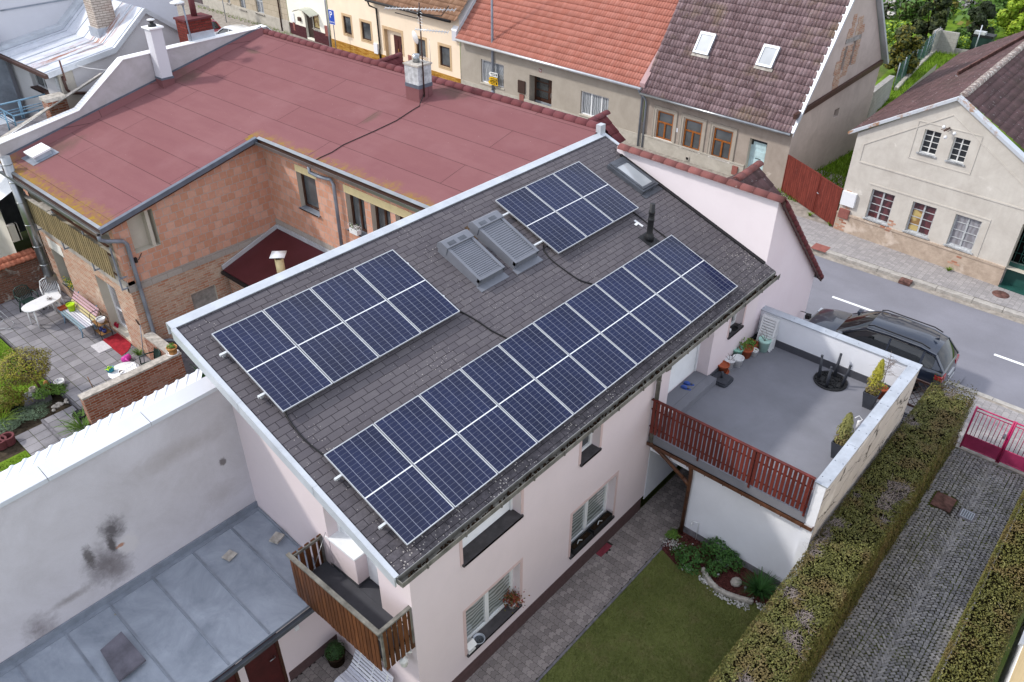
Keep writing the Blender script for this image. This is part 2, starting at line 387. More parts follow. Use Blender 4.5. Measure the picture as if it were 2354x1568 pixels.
# -- photovoltaic glass: 6 x 24 half cells, fine busbars; uv runs 0..1 over the module
t=MT('solar_cells',.14,.35,0,.0); uv=t.uv(); su=t.sxyz(uv)
def grid(u,nc,w):
    f=t.math('FRACT',t.math('MULTIPLY',u,nc)); d=t.math('MINIMUM',f,t.math('SUBTRACT',1,f)); return t.step(d,w,w*.55)
gu=grid(su[0],6,.026); gv=grid(su[1],24,.034)
ctr=t.math('LESS_THAN',t.math('ABSOLUTE',t.math('SUBTRACT',su[1],.5)),.0055)
edge=t.math('LESS_THAN',t.math('MINIMUM',t.math('MINIMUM',su[0],t.math('SUBTRACT',1,su[0])),t.math('MULTIPLY',2,t.math('MINIMUM',su[1],t.math('SUBTRACT',1,su[1])))),.006)
bus=grid(su[0],60,.10)
orr=t.orand(); base=t.mix(orr,lin('12172f'),lin('161d3b'))
n=t.noise(uv,1.4,3,.5); base=t.mix(t.math('MULTIPLY',t.step(n,.35,.75),.6),base,lin('1f2a52'))
cu=t.math('FLOOR',t.math('MULTIPLY',su[0],6)); cv=t.math('FLOOR',t.math('MULTIPLY',su[1],24))
wn=t.n('ShaderNodeTexWhiteNoise'); wn.noise_dimensions='3D'; cb=t.n('ShaderNodeCombineXYZ'); t.l(cu,cb.inputs[0]); t.l(cv,cb.inputs[1]); t.l(orr,cb.inputs[2]); t.l(cb.outputs[0],wn.inputs['Vector'])
base=t.mix(t.math('MULTIPLY',wn.outputs['Value'],.28),base,lin('131833'))
base=t.mix(t.math('MULTIPLY',bus,.12),base,lin('5a6488'))
line=t.math('MAXIMUM',gu,t.math('MULTIPLY',gv,.38)); x=t.mix(t.math('MULTIPLY',line,.66),base,lin('a9aec0'))
x=t.mix(t.math('MAXIMUM',ctr,edge),x,lin('dcdfe2'))
vs=t.vor(t.scale(uv,(1,2,1)),26); ds=t.math('MULTIPLY',t.math('LESS_THAN',vs.outputs['Distance'],.10),t.math('LESS_THAN',t.sxyz(vs.outputs['Color'])[0],.16)); x=t.mix(t.math('MULTIPLY',ds,.28),x,lin('c6c8d2'))
t.col(x); M['cells']=t.m
flat('cap_pink','a88a8c',.6,.3,0,.1,3); flat('alu','c9ccd0',.38,.5,.55,.05,3); flat('alu_bright','d9dcdf',.35,.5,.3,.04,4)
flat('zinc','8d94a0',.5,.4,.35,.16,2.2); flat('zinc_light','b4bac3',.45,.4,.35,.1,2.5); flat('zinc_dark','575b63',.55,.4,.3,.2,3)
flat('flash','c3c8cf',.45,.4,.25,.08,2); flat('flash_dark','626976',.5,.4,.25,.12,3)
t=MT('rusty_flash',.5,.4,.2); P=t.pos(); t.col(t.mix(t.step(t.noise(t.scale(P,(.6,.6,.6)),2.2,6,.7),.54,.62),lin('bfc4cb'),lin('a0795a'))); M['rusty_flash']=t.m
flat('steel','9ea1a4',.28,.5,.85,.1,2); flat('gutter_old','77756f',.6,.35,.15,.25,5)
t=MT('pale_brick',.95,.1); t.col(t.mix(t.rnd(),lin('9c6a56'),lin('bb9480'))); M['pale_brick']=t.m
flat('white_pvc','e4e6e8',.4,.4,0,.03,3); flat('white_plastic','dadbdd',.5,.35,0,.05,5); flat('white_paint','dcdcda',.6,.3,0,.05,3)
flat('white_old','b9bcbf',.7,.25,0,.2,7); flat('shutter_grey','757881',.5,.35,.2,.05,3); flat('sill_slate','4b484a',.75,.25,0,.2,4)
flat('brown_metal','4b332c',.5,.4,.1,.12,6); flat('brown_gutter','61402f',.5,.4,.15,.25,6); flat('black_plastic','1d1e21',.55,.4,0,.15,8); flat('cable','1b1b1e',.6,.3)
flat('anthracite','3b3e46',.6,.35,0,.12,6); flat('dark_green_pl','223a35',.5,.35,0,.15,5); flat('terracotta','a8583c',.8,.2,0,.15,8); flat('clay_beige','c08d57',.8,.2,0,.12,8)
flat('mint','8fc4b2',.5,.35,0,.06,6); flat('mint_pale','b3d9cf',.5,.35,0,.06,6); flat('soil','33281f',1,.05,0,.3,20,bump=40); flat('red_slat','5f241e',.55,.35,0,.25,5)
flat('brown_frame','43281c',.5,.35,0,.12,8); flat('pink_paint','b52a63',.45,.4,0,.12,3); flat('pink_sheet','a63662',.5,.35,0,.18,2); flat('blue_paint','7b9fb8',.5,.35,0,.15,6)
flat('blue_clog','3e5aa6',.6,.3,0,.1,9); flat('lime','b4dc1a',.45,.4,0,.04,5); flat('magenta','cc3fa0',.45,.4,0,.06,5); flat('teal_pl','1f7f95',.45,.4,0,.1,7)
flat('red_cloth','9c2c36',.95,.1,0,.18,6,bump=60); flat('crimson','a8203e',.8,.2,0,.1,8); flat('mat_white','c6c4c8',.95,.1,0,.08,14,bump=60); flat('blue_glaze','20306f',.3,.5,0,.1,6)
flat('black_metal','1c1a1c',.5,.4,.2,.1,6); flat('wood_raw','8d6a45',.85,.15,0,.2,9); flat('concrete','9c9894',.9,.15,0,.18,5,bump=30); flat('concrete_dark','77757a',.9,.15,0,.22,6,bump=30)
flat('garage_white','dfe1e8',.85,.15,0,.025,1.5,bump=40); flat('garage_passage','cfd2da',.85,.15,0,.03,1.5); flat('red_hatch','7d3440',.7,.25,0,.15,6); flat('red_meter','8f5a53',.7,.25,0,.12,5)
flat('cream_plaster','efdcc4',.9,.15,0,.03,1.2,bump=50); flat('tan_surround','c9ad8a',.9,.15,0,.06,4); flat('offwhite','efecdf',.9,.15,0,.03,1.2,bump=50); flat('brown_door','4a1c1a',.45,.4,0,.15,5)
flat('darkwood','43363a',.8,.2,0,.3,6); flat('dark_brown_door','3a2b25',.5,.35,0,.2,6); flat('orange_wood','9a5a22',.5,.35,0,.18,8); flat('blue_door','b9d3d8',.65,.25,0,.1,4)
flat('grey_door','8e8b8c',.6,.3,0,.1,4); flat('green_paint','24504a',.45,.4,0,.12,4); flat('white_box','e1e3e8',.5,.35,0,.02,3); flat('brown_box','3d2a24',.55,.35,0,.08,5)
flat('rust_red','6e504a',.8,.2,0,.35,5,bump=20); flat('sign_yellow','e2b21a',.5,.35,0,.05,5); flat('sign_white','e4e5e2',.5,.35,0,.05,5); flat('sign_blue','1f49b0',.45,.4,0,.05,5); flat('ink','151515',.6,.2,0,.1,5); flat('ink_white','eef0f2',.6,.2,0,.02,5)
flat('stone_light','b2aca4',.9,.15,0,.2,7,bump=30); flat('kerb_stone','aaa6a1',.9,.15,0,.14,6,bump=30); flat('twig','7a6a60',.9,.1,0,.3,20); flat('bark','5b4a3c',.95,.1,0,.3,14,bump=20); flat('deadtwig','8f8582',.9,.1,0,.25,20)
flat('poly_white','d6dae2',.3,.45,0,.04,.8); flat('poly_sheet','c9ccd4',.3,.4,0,.04,.7); flat('white_felt','f1f2f4',.6,.3,0,.03,1)
flat('canopy_glass','a9aca0',.2,.5,0,.06,2); flat('yellow_house','d9c49c',.9,.15,0,.04,2,bump=40); flat('grey_skin','67656f',.7,.25,0,.2,3); flat('purple','4b2b8a',.7,.2,0,.3,30); flat('red_tape','a23a3a',.6,.2); flat('dark_void','0d0c0c',1,.02,0,.1,3); flat('peel_white','d8d4ce',.9,.1,0,.1,12,bump=30)
glass('glass_dark'); glass('glass_mid',(.05,.055,.06),.04); glass('roof_glass',(.32,.34,.36),.03,.9,.1); glass('car_glass',(.008,.01,.012),.02,.7,.2); glass('dusty_glass',(.24,.27,.31),.35,.4,.12)
flat('red_lens','9c0f1c',.15,.6,0,.05,5,coat=.5); flat('chrome','c9ccd0',.12,.6,.95,.02,3); flat('tyre','18181a',.85,.2,0,.1,9)
for nm,c in (('car_navy','232c3d'),('car_red','8e1f2a'),('car_white','dfe2e6')):
    flat(nm,c,.28,.5,.15,.02,2,coat=1.0)
# curtains and blinds behind a pane
def curtain(name,a,b,w,ang=0,rough=.06):
    t=MT(name,rough,.6,0,.9); uv=t.uv(); s=t.sxyz(uv); n=t.noise(uv,2,2,.5); 
    ph=t.math('ADD',t.math('MULTIPLY',s[1 if not ang else 0],w),t.math('MULTIPLY',n,2.2)); f=t.step(t.math('SINE',t.math('MULTIPLY',ph,6.283)),-.5,.5)
    t.col(t.mix(f,lin(a),lin(b))); M[name]=t.m
curtain('zebra_blind','6d7472','a8aeae',9.5); curtain('lace','5f656b','a9aeb4',9,1); curtain('net_brown','5b2f33','3c2024',3,1); curtain('net_grey','7d7b80','8f8f95',5,1); curtain('card_yellow','b9a468','8a6a3c',1.7)
# -- plasters
plaster('pink_wall','dacdd0','cbbfc2',1.0,.35,70,.2,streak=.12); plaster('pink_wing','d9ccd2','cdbcc2',.9,.4,70,.2,streak=.15); plaster('pink_trim','c9b2b0','c0a8a6',1.5,.3,60,.15)
plaster('white_wing','e3dade','d5cacf',.9,.4,70,.2); plaster('plinth_brown','5c4949','473838',8,.8,90,.4)
plaster('yard_plaster','c8c4ca','aca7aa',.75,.7,45,.5,spots=(
   ((-2.95,3.45),(.42,.55),.9,'5c5558',.75,4),((-2.6,4.05),(.28,.35),.8,'4a4548',.85,6),((-2.75,3.2),(.35,.5),.8,'6b6466',.7,5),((-3.1,3.75),(.10,.35),.6,'4d4746',.8,9),
   ((-2.7,3.75),(.10,.28),.6,'453f3f',.85,9),((-4.2,2.9),(.34,.4),.9,'6e6668',.7,5),((-3.6,3.15),(.5,.10),.8,'7d7674',.6,6),((-2.45,3.55),(.22,.26),.35,'c9c4c6',.9,6),
   ((-2.58,3.62),(.09,.05),.4,'a97a62',.9,9),((-.4,4.13),(.09,.11),.4,'716a6b',.9,9),((-1.2,4.9),(1.2,.3),.9,'9c9492',.5,3),((-.6,3.4),(.5,.35),.9,'a39c9c',.4,4)))
plaster('garage_side','cfc9c6','aaa4a2',1.6,.5,30,.6,streak=.15,patch='ddd8d5',patchth=(.60,.64))
nt_=M['garage_side'].node_tree; tt=MT('tmp'); bpy.data.materials.remove(tt.m); tt=MT.__new__(MT); tt.m=M['garage_side']; tt.nt=nt_; tt.b=nt_.nodes['Principled BSDF']; tt._uv=None
lk=[k for k in nt_.links if k.to_socket==tt.b.inputs['Base Color']][0].from_socket
uvn=tt.uv(); dn=tt.n('ShaderNodeTexNoise'); tt.l(uvn,dn.inputs['Vector']); dn.inputs['Scale'].default_value=3; vmn=tt.n('ShaderNodeVectorMath'); vmn.operation='MULTIPLY_ADD'; tt.l(dn.outputs['Color'],vmn.inputs[0]); vmn.inputs[1].default_value=(.5,.25,0); tt.l(tt.scale(uvn,(.55,1.9,1)),vmn.inputs[2])
ve=tt.n('ShaderNodeTexVoronoi',feature='DISTANCE_TO_EDGE'); tt.l(vmn.outputs[0],ve.inputs['Vector']); ve.inputs['Scale'].default_value=1.1; tt.col(tt.mix(tt.math('MULTIPLY',tt.step(ve.outputs['Distance'],.022,.008),tt.step(tt.noise(uvn,1.3,3,.6),.42,.5)),lk,lin('5a5654')))
plaster('parapet_plaster','b5b0b4','96928f',1.4,.7,50,.3); plaster('grey_white','c4c2c6','b3b1b4',1,.5,60,.25); plaster('grey_white2','cbcbd2','bfbfc7',1,.4,60,.25); plaster('beige_white','c8c2b8','aaa49b',1.3,.6,60,.3,streak=.2)
plaster('grey_render','aaa297','8f877c',1.0,.6,55,.35,streak=.25); plaster('brown_render','a59a90','877c73',1.1,.7,50,.4,streak=.35,patch='beb4aa',patchth=(.67,.71))
plaster('gable_render','bfb2ab','a3968f',.8,.8,40,.4,streak=.4); plaster('cream_old','c6c1b9','a9a29a',1.1,.75,50,.4,streak=.3,patch='d2cdc6'); plaster('plinth_rough','b9a898','8b7a6c',2.6,.8,12,1.0,patch='cdbfb2',patchth=(.58,.66)); plaster('ashlar','a79c8a','877d6d',1.4,.7,40,.5)
plaster('plinth_grey','b7b2a8','8f897e',2,.7,40,.6)
plaster('reveal','c3bdb0','a8a196',1.5,.5,60,.2)
# -- masonry
bricks('block_orange','bf8c76','cb9f8c','b3a49c',.25,.245,.011,.016,white='c9b3ab',whiteth=(.70,.74),c3='bd8b74',bump=.7)
bricks('old_brick','a88470','bb9c88','b8aa9c',.27,.082,.012,.03,dirt='9a8a78',dirtamt=.4,white='cbbcab',bump=.9,c3='ab7a62',whiteth=(.54,.70))
bricks('yard_brick','8a5440','a5786a','a08d80',.27,.082,.014,.035,dirt='7a6a60',dirtamt=.5,white='b3a396',bump=1.0,c3='8c5038',whiteth=(.58,.74))
bricks('dark_brick','6b4638','83594a','7b6c62',.27,.08,.012,.035,dirt='3c3430',dirtamt=.7,white='a59d95',bump=1.0,whiteth=(.54,.6))
bricks('chimney_brick','6a2c28','7c3c36','4c3531',.27,.09,.01,.02,dirt='3c2724',bump=.6); bricks('chimney_pale','b0a49b','c4b9af','8c8178',.26,.085,.012,.03,dirt='8a5a44',dirtamt=.5,bump=.7)
bricks('plinth_yellow','a87c35','bb9048','7b5a2a',.4,.075,.008,.006,dirt='80602c',bump=.5,c3='9a6a26'); bricks('plinth_maroon','4c2a2e','5c353a','38242a',.3,.065,.008,.004,bump=.5)
bricks('ashlar_block','a99d8a','b2a795','8b816f',.9,.42,.012,.004,dirt='8c8272',bump=.5)
bricks('block_grey','9a9894','a5a29d','8a8784',.5,.25,.008,.01,dirt='7f7c7a',bump=.4)
bricks('block_band','9d9690','a7a19b','8d8680',.5,.24,.008,.01,dirt='8a837d',bump=.4)
# -- metals, decks
t=MT('grey_tin',.5,.4,.15); uv=t.uv(); n=t.noise(uv,1.1,6,.7,.6); x=t.mix(t.step(n,.35,.7),lin('7f8793'),lin('a0a7b3')); n2=t.noise(t.scale(uv,(1,.5,1)),3,6,.75)
x=t.mix(t.math('MULTIPLY',t.step(n2,.55,.75),.45),x,lin('67707e')); v=t.vor(uv,2.3); x=t.mix(t.math('MULTIPLY',t.math('LESS_THAN',v.outputs['Distance'],.07),.5),x,lin('8c8260'))
x=t.mix(t.math('MULTIPLY',t.step(t.noise(uv,5,6,.8),.66,.72),.4),x,lin('a7adb8')); t.col(x); t.b.inputs['Roughness'].default_value=.55; M['grey_tin']=t.m
t=MT('old_tin',.5,.4,.1); uv=t.uv(); n=t.noise(uv,1.6,6,.7,.4); x=t.mix(t.step(n,.35,.7),lin('b6bac6'),lin('d3d7df')); P=t.pos(); ps=t.sxyz(P)
rs=t.noise(t.scale(P,(.35,2.2,.35)),2.2,6,.75,.3); band=t.step(t.math('ABSOLUTE',t.math('SUBTRACT',ps[1],23.2)),1.0,.3)
x=t.mix(t.math('MULTIPLY',t.step(rs,.50,.60),band),x,lin('8c5a41')); x=t.mix(t.step(t.noise(P,4,6,.8),.66,.72),x,lin('7f8390')); t.col(x); M['old_tin']=t.m
t=MT('terrace_deck',.85,.2); uv=t.uv(); n=t.noise(uv,.6,5,.65,.3); x=t.mix(t.step(n,.35,.7),lin('6f7077'),lin('7d7e86')); x=t.mix(.25,x,t.mix(t.noise(uv,80,3,.7),(.1,.1,.1,1),(.9,.9,.9,1)),'OVERLAY')
x=t.mix(t.math('MULTIPLY',t.step(t.noise(uv,2,6,.8),.62,.72),.4),x,lin('5f5c58')); t.col(x); t.bump(t.noise(uv,60,3,.7),.2,.005); M['deck']=t.m
flat('deck_dark','4a4b52',.8,.25,0,.1,3); flat('balcony_floor','46474d',.75,.25,0,.12,2)
t=MT('dark_red_felt',.6,.3); uv=t.uv(); n=t.noise(uv,.8,5,.6); t.col(t.mix(t.step(n,.3,.7),lin('471b1d'),lin('53242a'))); M['dark_red']=t.m
# -- tiles
tilem('tile_orange','a4685a','ae7568',rough=.8); tilem('tile_brown','685456','857174',lich='b0a6aa',lth=(.60,.63),moss='75674c',lsc=26,dark='4d3d3f'); tilem('tile_tan','80604a','957560',rough=.85,dark='6a4e3c')
tilem('tile_old','503d3e','61494a',lich='a29a9c',lth=(.63,.68),moss='4a3d36',lsc=7,dark='3f2c2b'); tilem('ridge_red','5f3336','6b3e42',lich='4f3f3e',lth=(.6,.7),lsc=6); tilem('ridge_old','66403e','7c4f4c',lich='94857f',lth=(.64,.72),lsc=11,dark='4c3330'); tilem('tile_maroon','5a2a2e','6b383b',rough=.75); tilem('ridge_grey','7a6c68','8d807a',lich='c2bdb6',lth=(.52,.6),lsc=8); tilem('tile_redcap','a3604a','b8775f',rough=.9,dark='7d4a3a')
# -- wood
def wood(name,a,b,rough=.6,sc=(1,14,1)):
    t=MT(name,rough,.3); p=t.uv(); n=t.noise(t.scale(p,(14,1.2,1)),3,5,.7); x=t.mix(t.step(n,.35,.7),lin(a),lin(b)); x=t.mix(.5,x,t.mix(t.rnd(),(.25,.25,.25,1),(.75,.75,.75,1)),'OVERLAY')
    t.col(x); M[name]=t.m
wood('rail_red','55221c','682e27'); wood('rail_brown','4a2a17','6b4326'); wood('rail_old','6d6048','978663'); wood('fence_dark','4c4043','63565a'); wood('bench_pink','a9878f','c0a0a6'); wood('bench_yellow','b9ac7e','cabd92'); wood('bench_blue','7f98a8','9fb4be'); wood('bench_white','c9cad4','d9dae2')
t=MT('gate_rust',.8,.2); uv=t.uv(); n=t.noise(t.scale(uv,(4,.6,1)),2,7,.75,.4); x=t.mix(t.step(n,.35,.65),lin('54231e'),lin('7c3a30')); x=t.mix(t.math('MULTIPLY',t.step(t.noise(t.scale(uv,(2,.5,1)),4,7,.8),.6,.68),.6),x,lin('94706c')); o=t.brick(uv,(1,1,1,1),(1,1,1,1),(0,0,0,1),.13,9,.006,0); x=t.mix(t.math('MULTIPLY',o['Fac'],.8),x,lin('30130f')); t.col(x); M['gate_rust']=t.m
# -- ground
t=MT('asphalt',.9,.2); P=t.pos(); n=t.noise(P,.5,5,.6); x=t.mix(t.step(n,.35,.7),lin('76767e'),lin('81818a')); x=t.mix(.4,x,t.mix(t.noise(P,70,3,.8),(.1,.1,.1,1),(.9,.9,.9,1)),'OVERLAY')
tr=t.noise(t.scale(P,(1.3,.12,1)),1.2,5,.6); x=t.mix(t.math('MULTIPLY',t.step(tr,.5,.7),.35),x,lin('6f6f77')); t.col(x); t.bump(t.noise(P,90,2,.7),.3,.005); M['asphalt']=t.m
flat('road_dust','9b948c',.95,.1,0,.2,4,bump=40)
def stones(name,a,b,joint=None,var=.35,rough=.85,moss=None):
    t=MT(name,rough,.2); r=t.rnd(); P=t.pos(); x=t.mix(r,lin(a),lin(b)); n=t.noise(P,.7,5,.65); x=t.mix(var,x,t.mix(n,(.15,.15,.15,1),(.85,.85,.85,1)),'OVERLAY'); x=t.mix(.3,x,t.mix(t.noise(P,45,3,.8),(.1,.1,.1,1),(.9,.9,.9,1)),'OVERLAY')
    if moss: x=t.mix(t.math('MULTIPLY',t.step(t.noise(P,1.1,5,.7),.5,.72),.5),x,lin(moss))
    t.col(x); t.bump(t.noise(P,40,3,.7),.3,.006); M[name]=t.m
stones('paver','746d6b','908885',moss=None); stones('paver_side','8f8c8d','a09c9c',var=.2); stones('cobble','78777a','9d9b9c',moss='66644f'); stones('slab_tile','77757a','908e92',var=.6,moss='565558')
stones('gravel_white','aeaca9','c8c6c3',var=.1); stones('cobble_old','8b8478','a49d90')
t=MT('joint_moss',1,.05); P=t.pos(); n=t.noise(P,1.0,5,.7); t.col(t.mix(t.step(n,.42,.6),lin('37352f'),lin('4f5526'))); M['joint_moss']=t.m
flat('joint_dark','3f3a38',1,.05,0,.2,5); flat('joint_grey','77726e',1,.05,0,.15,5)
def grassm(name,a,b,c,sc=.8):
    t=MT(name,.9,.1); P=t.pos(); x=t.mix(t.step(t.noise(P,sc,6,.7),.35,.65),lin(a),lin(b)); x=t.mix(t.math('MULTIPLY',t.step(t.noise(P,sc*2.3,6,.75),.5,.7),.6),x,lin(c)); x=t.mix(.4,x,t.mix(t.rnd(),(.2,.2,.2,1),(.8,.8,.8,1)),'OVERLAY'); t.col(x); t.bump(t.noise(P,40,4,.8),.6,.03); M[name]=t.m
grassm('lawn','60663a','6e7443','7a7150'); grassm('lawn_blade','636b38','7a8248','80774f'); grassm('meadow','4f6a1c','6a8528','5b6a30',.5); grassm('meadow_blade','5a7a1e','7d9a32','6a7a38',.5); grassm('field','4a5a2a','5d6a35','6f6a48',.15)
flat('mulch','5f3835',1,.05,0,.4,25,bump=50); flat('yard_soil','4a4238',1,.05,0,.3,6,bump=20)
leafm('thuja','484b26','636433','6a5c3a'); leafm('thuja_brown','5d5330','716543'); leafm('thuja_gold','66683a','7a7844','6b5c40'); leafm('bush_dark','1c3517','2f4c20'); leafm('lily','1f3d1a','37602a'); leafm('spirea','7d7a22','a09a38','6a5b2a'); leafm('herb','3f5f24','6a8a38'); leafm('lavender','55694f','6c8068'); leafm('blossom','b9b2b0','d5d0d2'); leafm('conifer','2b3518','454d24'); leafm('conifer_dark','1b2414','2e3a1f'); leafm('bush_olive','54521c','716a28'); leafm('tree_light','6f8f22','a0b23a'); leafm('tree_mid','43632a','5e7d38'); leafm('flower_red','8a2a2c','4a5a26'); leafm('bed_green','284a1e','44692e')
# ================================================================ pink house with the solar roof
H=E('house',(6.1,.8,0),'pink rendered house under a dark shingle roof that carries all the solar panels','house')
FF=Fr((0.05,-1.88),(12.25,-1.88),(0,-1)); u_=.05
def fu(x): return x-.05
XE=12.27
mb=MB()
ops=[(fu(1.28),fu(2.84),.80,2.12,.25),(fu(4.54),fu(6.15),.79,2.12,.25),(fu(1.28),fu(2.84),3.46,4.62,.25),(fu(4.70),fu(5.34),3.46,4.55,.25),
     (fu(8.02),fu(9.95),2.76,4.62,.35),(fu(10.78),fu(11.5),3.5,4.5,.25)]
wall(mb,FF,0,fu(XE),.42,rz(-1.88)-.17,ops,.25)
# gable towards the yard with the balcony recess
FG=Fr((.05,-1.88),(.05,3.4),(-1,0))
wall(mb,FG,0,5.28,0,[(0,rz(-1.88)-.17),(5.28,rz(3.4)-.17)],[(.85,2.24,2.69,4.95,.28)],.28)
FN=Fr((.05,3.4),(XE,3.4),(0,1)); wall(mb,FN,0,XE-.05,0,rz(3.4)-.17)
mb.build('wall',M['pink_wall'],H)
mb=MB(); wall(mb,FF,0,fu(7.35),0,.42); 
fbox(mb,FF,fu(.05),fu(7.4),0,.42,0,.012); mb.build('plinth',M['plinth_brown'],H)
for (a,b,c,d) in ((1.28,2.84,.80,2.12),(4.54,6.15,.79,2.12),(4.70,5.34,3.46,4.55),(1.28,2.84,3.46,4.62),(10.78,11.5,3.5,4.5)): mb=MB(); surround(mb,FF,fu(a),fu(b),c,d,.075,.006,bottom=False); mb.build('window_surround',M['pink_trim'],H)
# roof slab
y0,y1=-2.17,3.55; x0,x1=-.40,12.25
mb=MB()
def slab(mb,xa,xb,ya,yb,th=.15,lift=0):
    mb.face([(xa,ya,rz(ya)+lift),(xb,ya,rz(ya)+lift),(xb,yb,rz(yb)+lift),(xa,yb,rz(yb)+lift)],0)
    mb.face([(xa,ya,rz(ya)-th),(xa,yb,rz(yb)-th),(xb,yb,rz(yb)-th),(xb,ya,rz(ya)-th)],1)
    for A,B in (((xa,ya),(xb,ya)),((xb,ya),(xb,yb)),((xb,yb),(xa,yb)),((xa,yb),(xa,ya))):
        mb.face([(A[0],A[1],rz(A[1])-th),(B[0],B[1],rz(B[1])-th),(B[0],B[1],rz(B[1])+lift),(A[0],A[1],rz(A[1])+lift)],1)
slab(mb,x0,x1,y0,y1)
rp=[(x1,2.55),(x1+.24,2.8),(x1+.30,y1),(x1,y1)]
mb.face([(a,b,rz(b)) for a,b in rp],0)
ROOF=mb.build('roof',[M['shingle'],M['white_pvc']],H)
mb=MB()   # flashings: ridge strip, rake edge
up=V((0,RS,1)).normalized(); sl=V((0,1,RS)).normalized()
mb.obox((x0-.03,3.43,rz(3.43)+.012),(x1+.33-x0,0,0),sl*.17,V((0,-RS,1)).normalized()*.025)
mb.obox((x0-.03,3.60,rz(3.6)-.22),(x1+.33-x0,0,0),(0,.02,0),(0,0,.24))
for (a,b) in ((-2.17,-.3),(-.31,1.6),(1.59,3.43)):
    mb.obox((x0-.035,a,rz(a)+.008+(.004 if a>-1 else 0)),(.075,0,0),sl*((b-a)*math.sqrt(1+RS*RS)),V((0,-RS,1)).normalized()*.022)
    mb.obox((x0-.05,a,rz(a)-.19),(.03,0,0),sl*((b-a)*math.sqrt(1+RS*RS)),(0,0,.215))
mb.obox((x1+.24,2.86,rz(2.86)+.01),sl*.8,(.09,-.02,0),(0,0,.03))
mb.obox((x1+.1,3.5,rz(3.55)-.1),(.22,0,0),(0,.16,0),(0,0,.38))
mb.build('flashing',M['flash'],H)
mb=MB() # dark felt edge against the wing wall
mb.obox((x1-.09,-1.86,rz(-1.86)+.006),(.10,0,0),sl*4.85,(0,0,.03)); mb.build('roof_edge',M['cable'],H)
mb=MB() # white lime line on the wing wall
# gutter: open box with debris
gz=rz(y0)-.13
mb=MB()
mb.obox((x0,y0-.125,gz),(x1-x0,0,0),(0,.125,0),(0,0,.012)); mb.obox((x0,y0-.137,gz),(x1-x0,0,0),(0,.012,0),(0,0,.105)); mb.obox((x0,y0-.012,gz+.012),(x1-x0,0,0),(0,.011,0),(0,0,.11))
mb.obox((x0-.012,y0-.137,gz),(.012,0,0),(0,.14,0),(0,0,.11))
for k in range(15): 
    x=.1+k*.86; mb.box(x,y0-.15,gz-.012,x+.03,y0-.0,gz-.002); mb.box(x,y0-.152,gz-.01,x+.03,y0-.139,gz+.115)
g=mb.build('gutter',M['gutter_old'],H)
mb=MB()
for k in range(420):
    x=R.uniform(x0+.05,x1-.05); w=R.uniform(.015,.06); y=y0-.12+R.uniform(0,.09)
    mb.obox((x,y,gz+.012),(w,R.uniform(-.01,.01),0),(0,R.uniform(.01,.03),0),(0,0,R.uniform(.01,.06)))
mb.build('gutter_debris',M['soil'],g)
mb=MB(); fbox(mb,FF,-.4,fu(XE),rz(-2.1)-.30,rz(-2.1)-.17,.0,.24); mb.build('soffit',M['white_pvc'],H)
# windows
window(H,FF,fu(1.28),fu(2.84),.80,2.12,.25,M['white_pvc'],M['zebra_blind'],cols=(.5,),fw=.07,mw=.07,sill=(.05,.03,.05),sm=M['sill_slate'])
window(H,FF,fu(4.54),fu(6.15),.79,2.12,.25,M['white_pvc'],M['zebra_blind'],cols=(.5,),fw=.07,mw=.07,sill=(.05,.03,.05),sm=M['sill_slate'])
window(H,FF,fu(4.70),fu(5.34),3.46,4.55,.25,M['white_pvc'],M['glass_mid'],cols=(),fw=.075,sill=(.05,.03,.05),sm=M['sill_slate'])
window(H,FF,fu(10.78),fu(11.5),3.5,4.5,.25,M['white_pvc'],M['glass_dark'],cols=(),fw=.075,sill=(.05,.03,.05),sm=M['sill_slate'])
def shutter(F,u0,u1,z0,z1,d,name,parent,mat='white_pvc',sill=True,lab=None):
    mb=MB(); h=.042; n=int((z1-z0)/h)
    for i in range(n):
        z=z0+i*(z1-z0)/n; zz=z+(z1-z0)/n
        P=F.P; mb.face([P(u0,z,d),P(u1,z,d),P(u1,z+.03,d+.010),P(u0,z+.03,d+.010)]); mb.face([P(u0,z+.03,d+.010),P(u1,z+.03,d+.010),P(u1,zz,d-.004),P(u0,zz,d-.004)])
    if F.n.cross(V((0,0,1))).dot(F.U)>0: pass
    fbox(mb,F,u0,u0+.05,z0,z1,d+.011,d+.045); fbox(mb,F,u1-.05,u1,z0,z1,d+.011,d+.045); quad(mb,F,u0,u1,z0,z0,z1,z1,0,d-.02)
    o=mb.build(name,M[mat],parent,label=lab)
    if sill:
        sb=MB(); fbox(sb,F,u0-.001,u1+.001,z0-.05,z0+.008,d-.02,.05); fbox(sb,F,u0-.03,u1+.03,z0-.05,z0+.006,.003,.05); sb.build('sill',M['sill_slate'],o)
    return o
shutter(FF,fu(1.28),fu(2.84),3.46,4.62,-.25,'roller_shutter',H)
shutter(FF,fu(8.02),fu(9.95),2.76,4.62,-.35,'roller_shutter',H,sill=False)
bs=shutter(FG,.85,2.24,2.72,4.95,-.27,'roller_shutter',H,sill=False)
mb=MB(); fbox(mb,FG,1.22,1.42,3.62,3.92,-.255,-.24); mb.build('ventilation_grille',M['black_plastic'],bs)
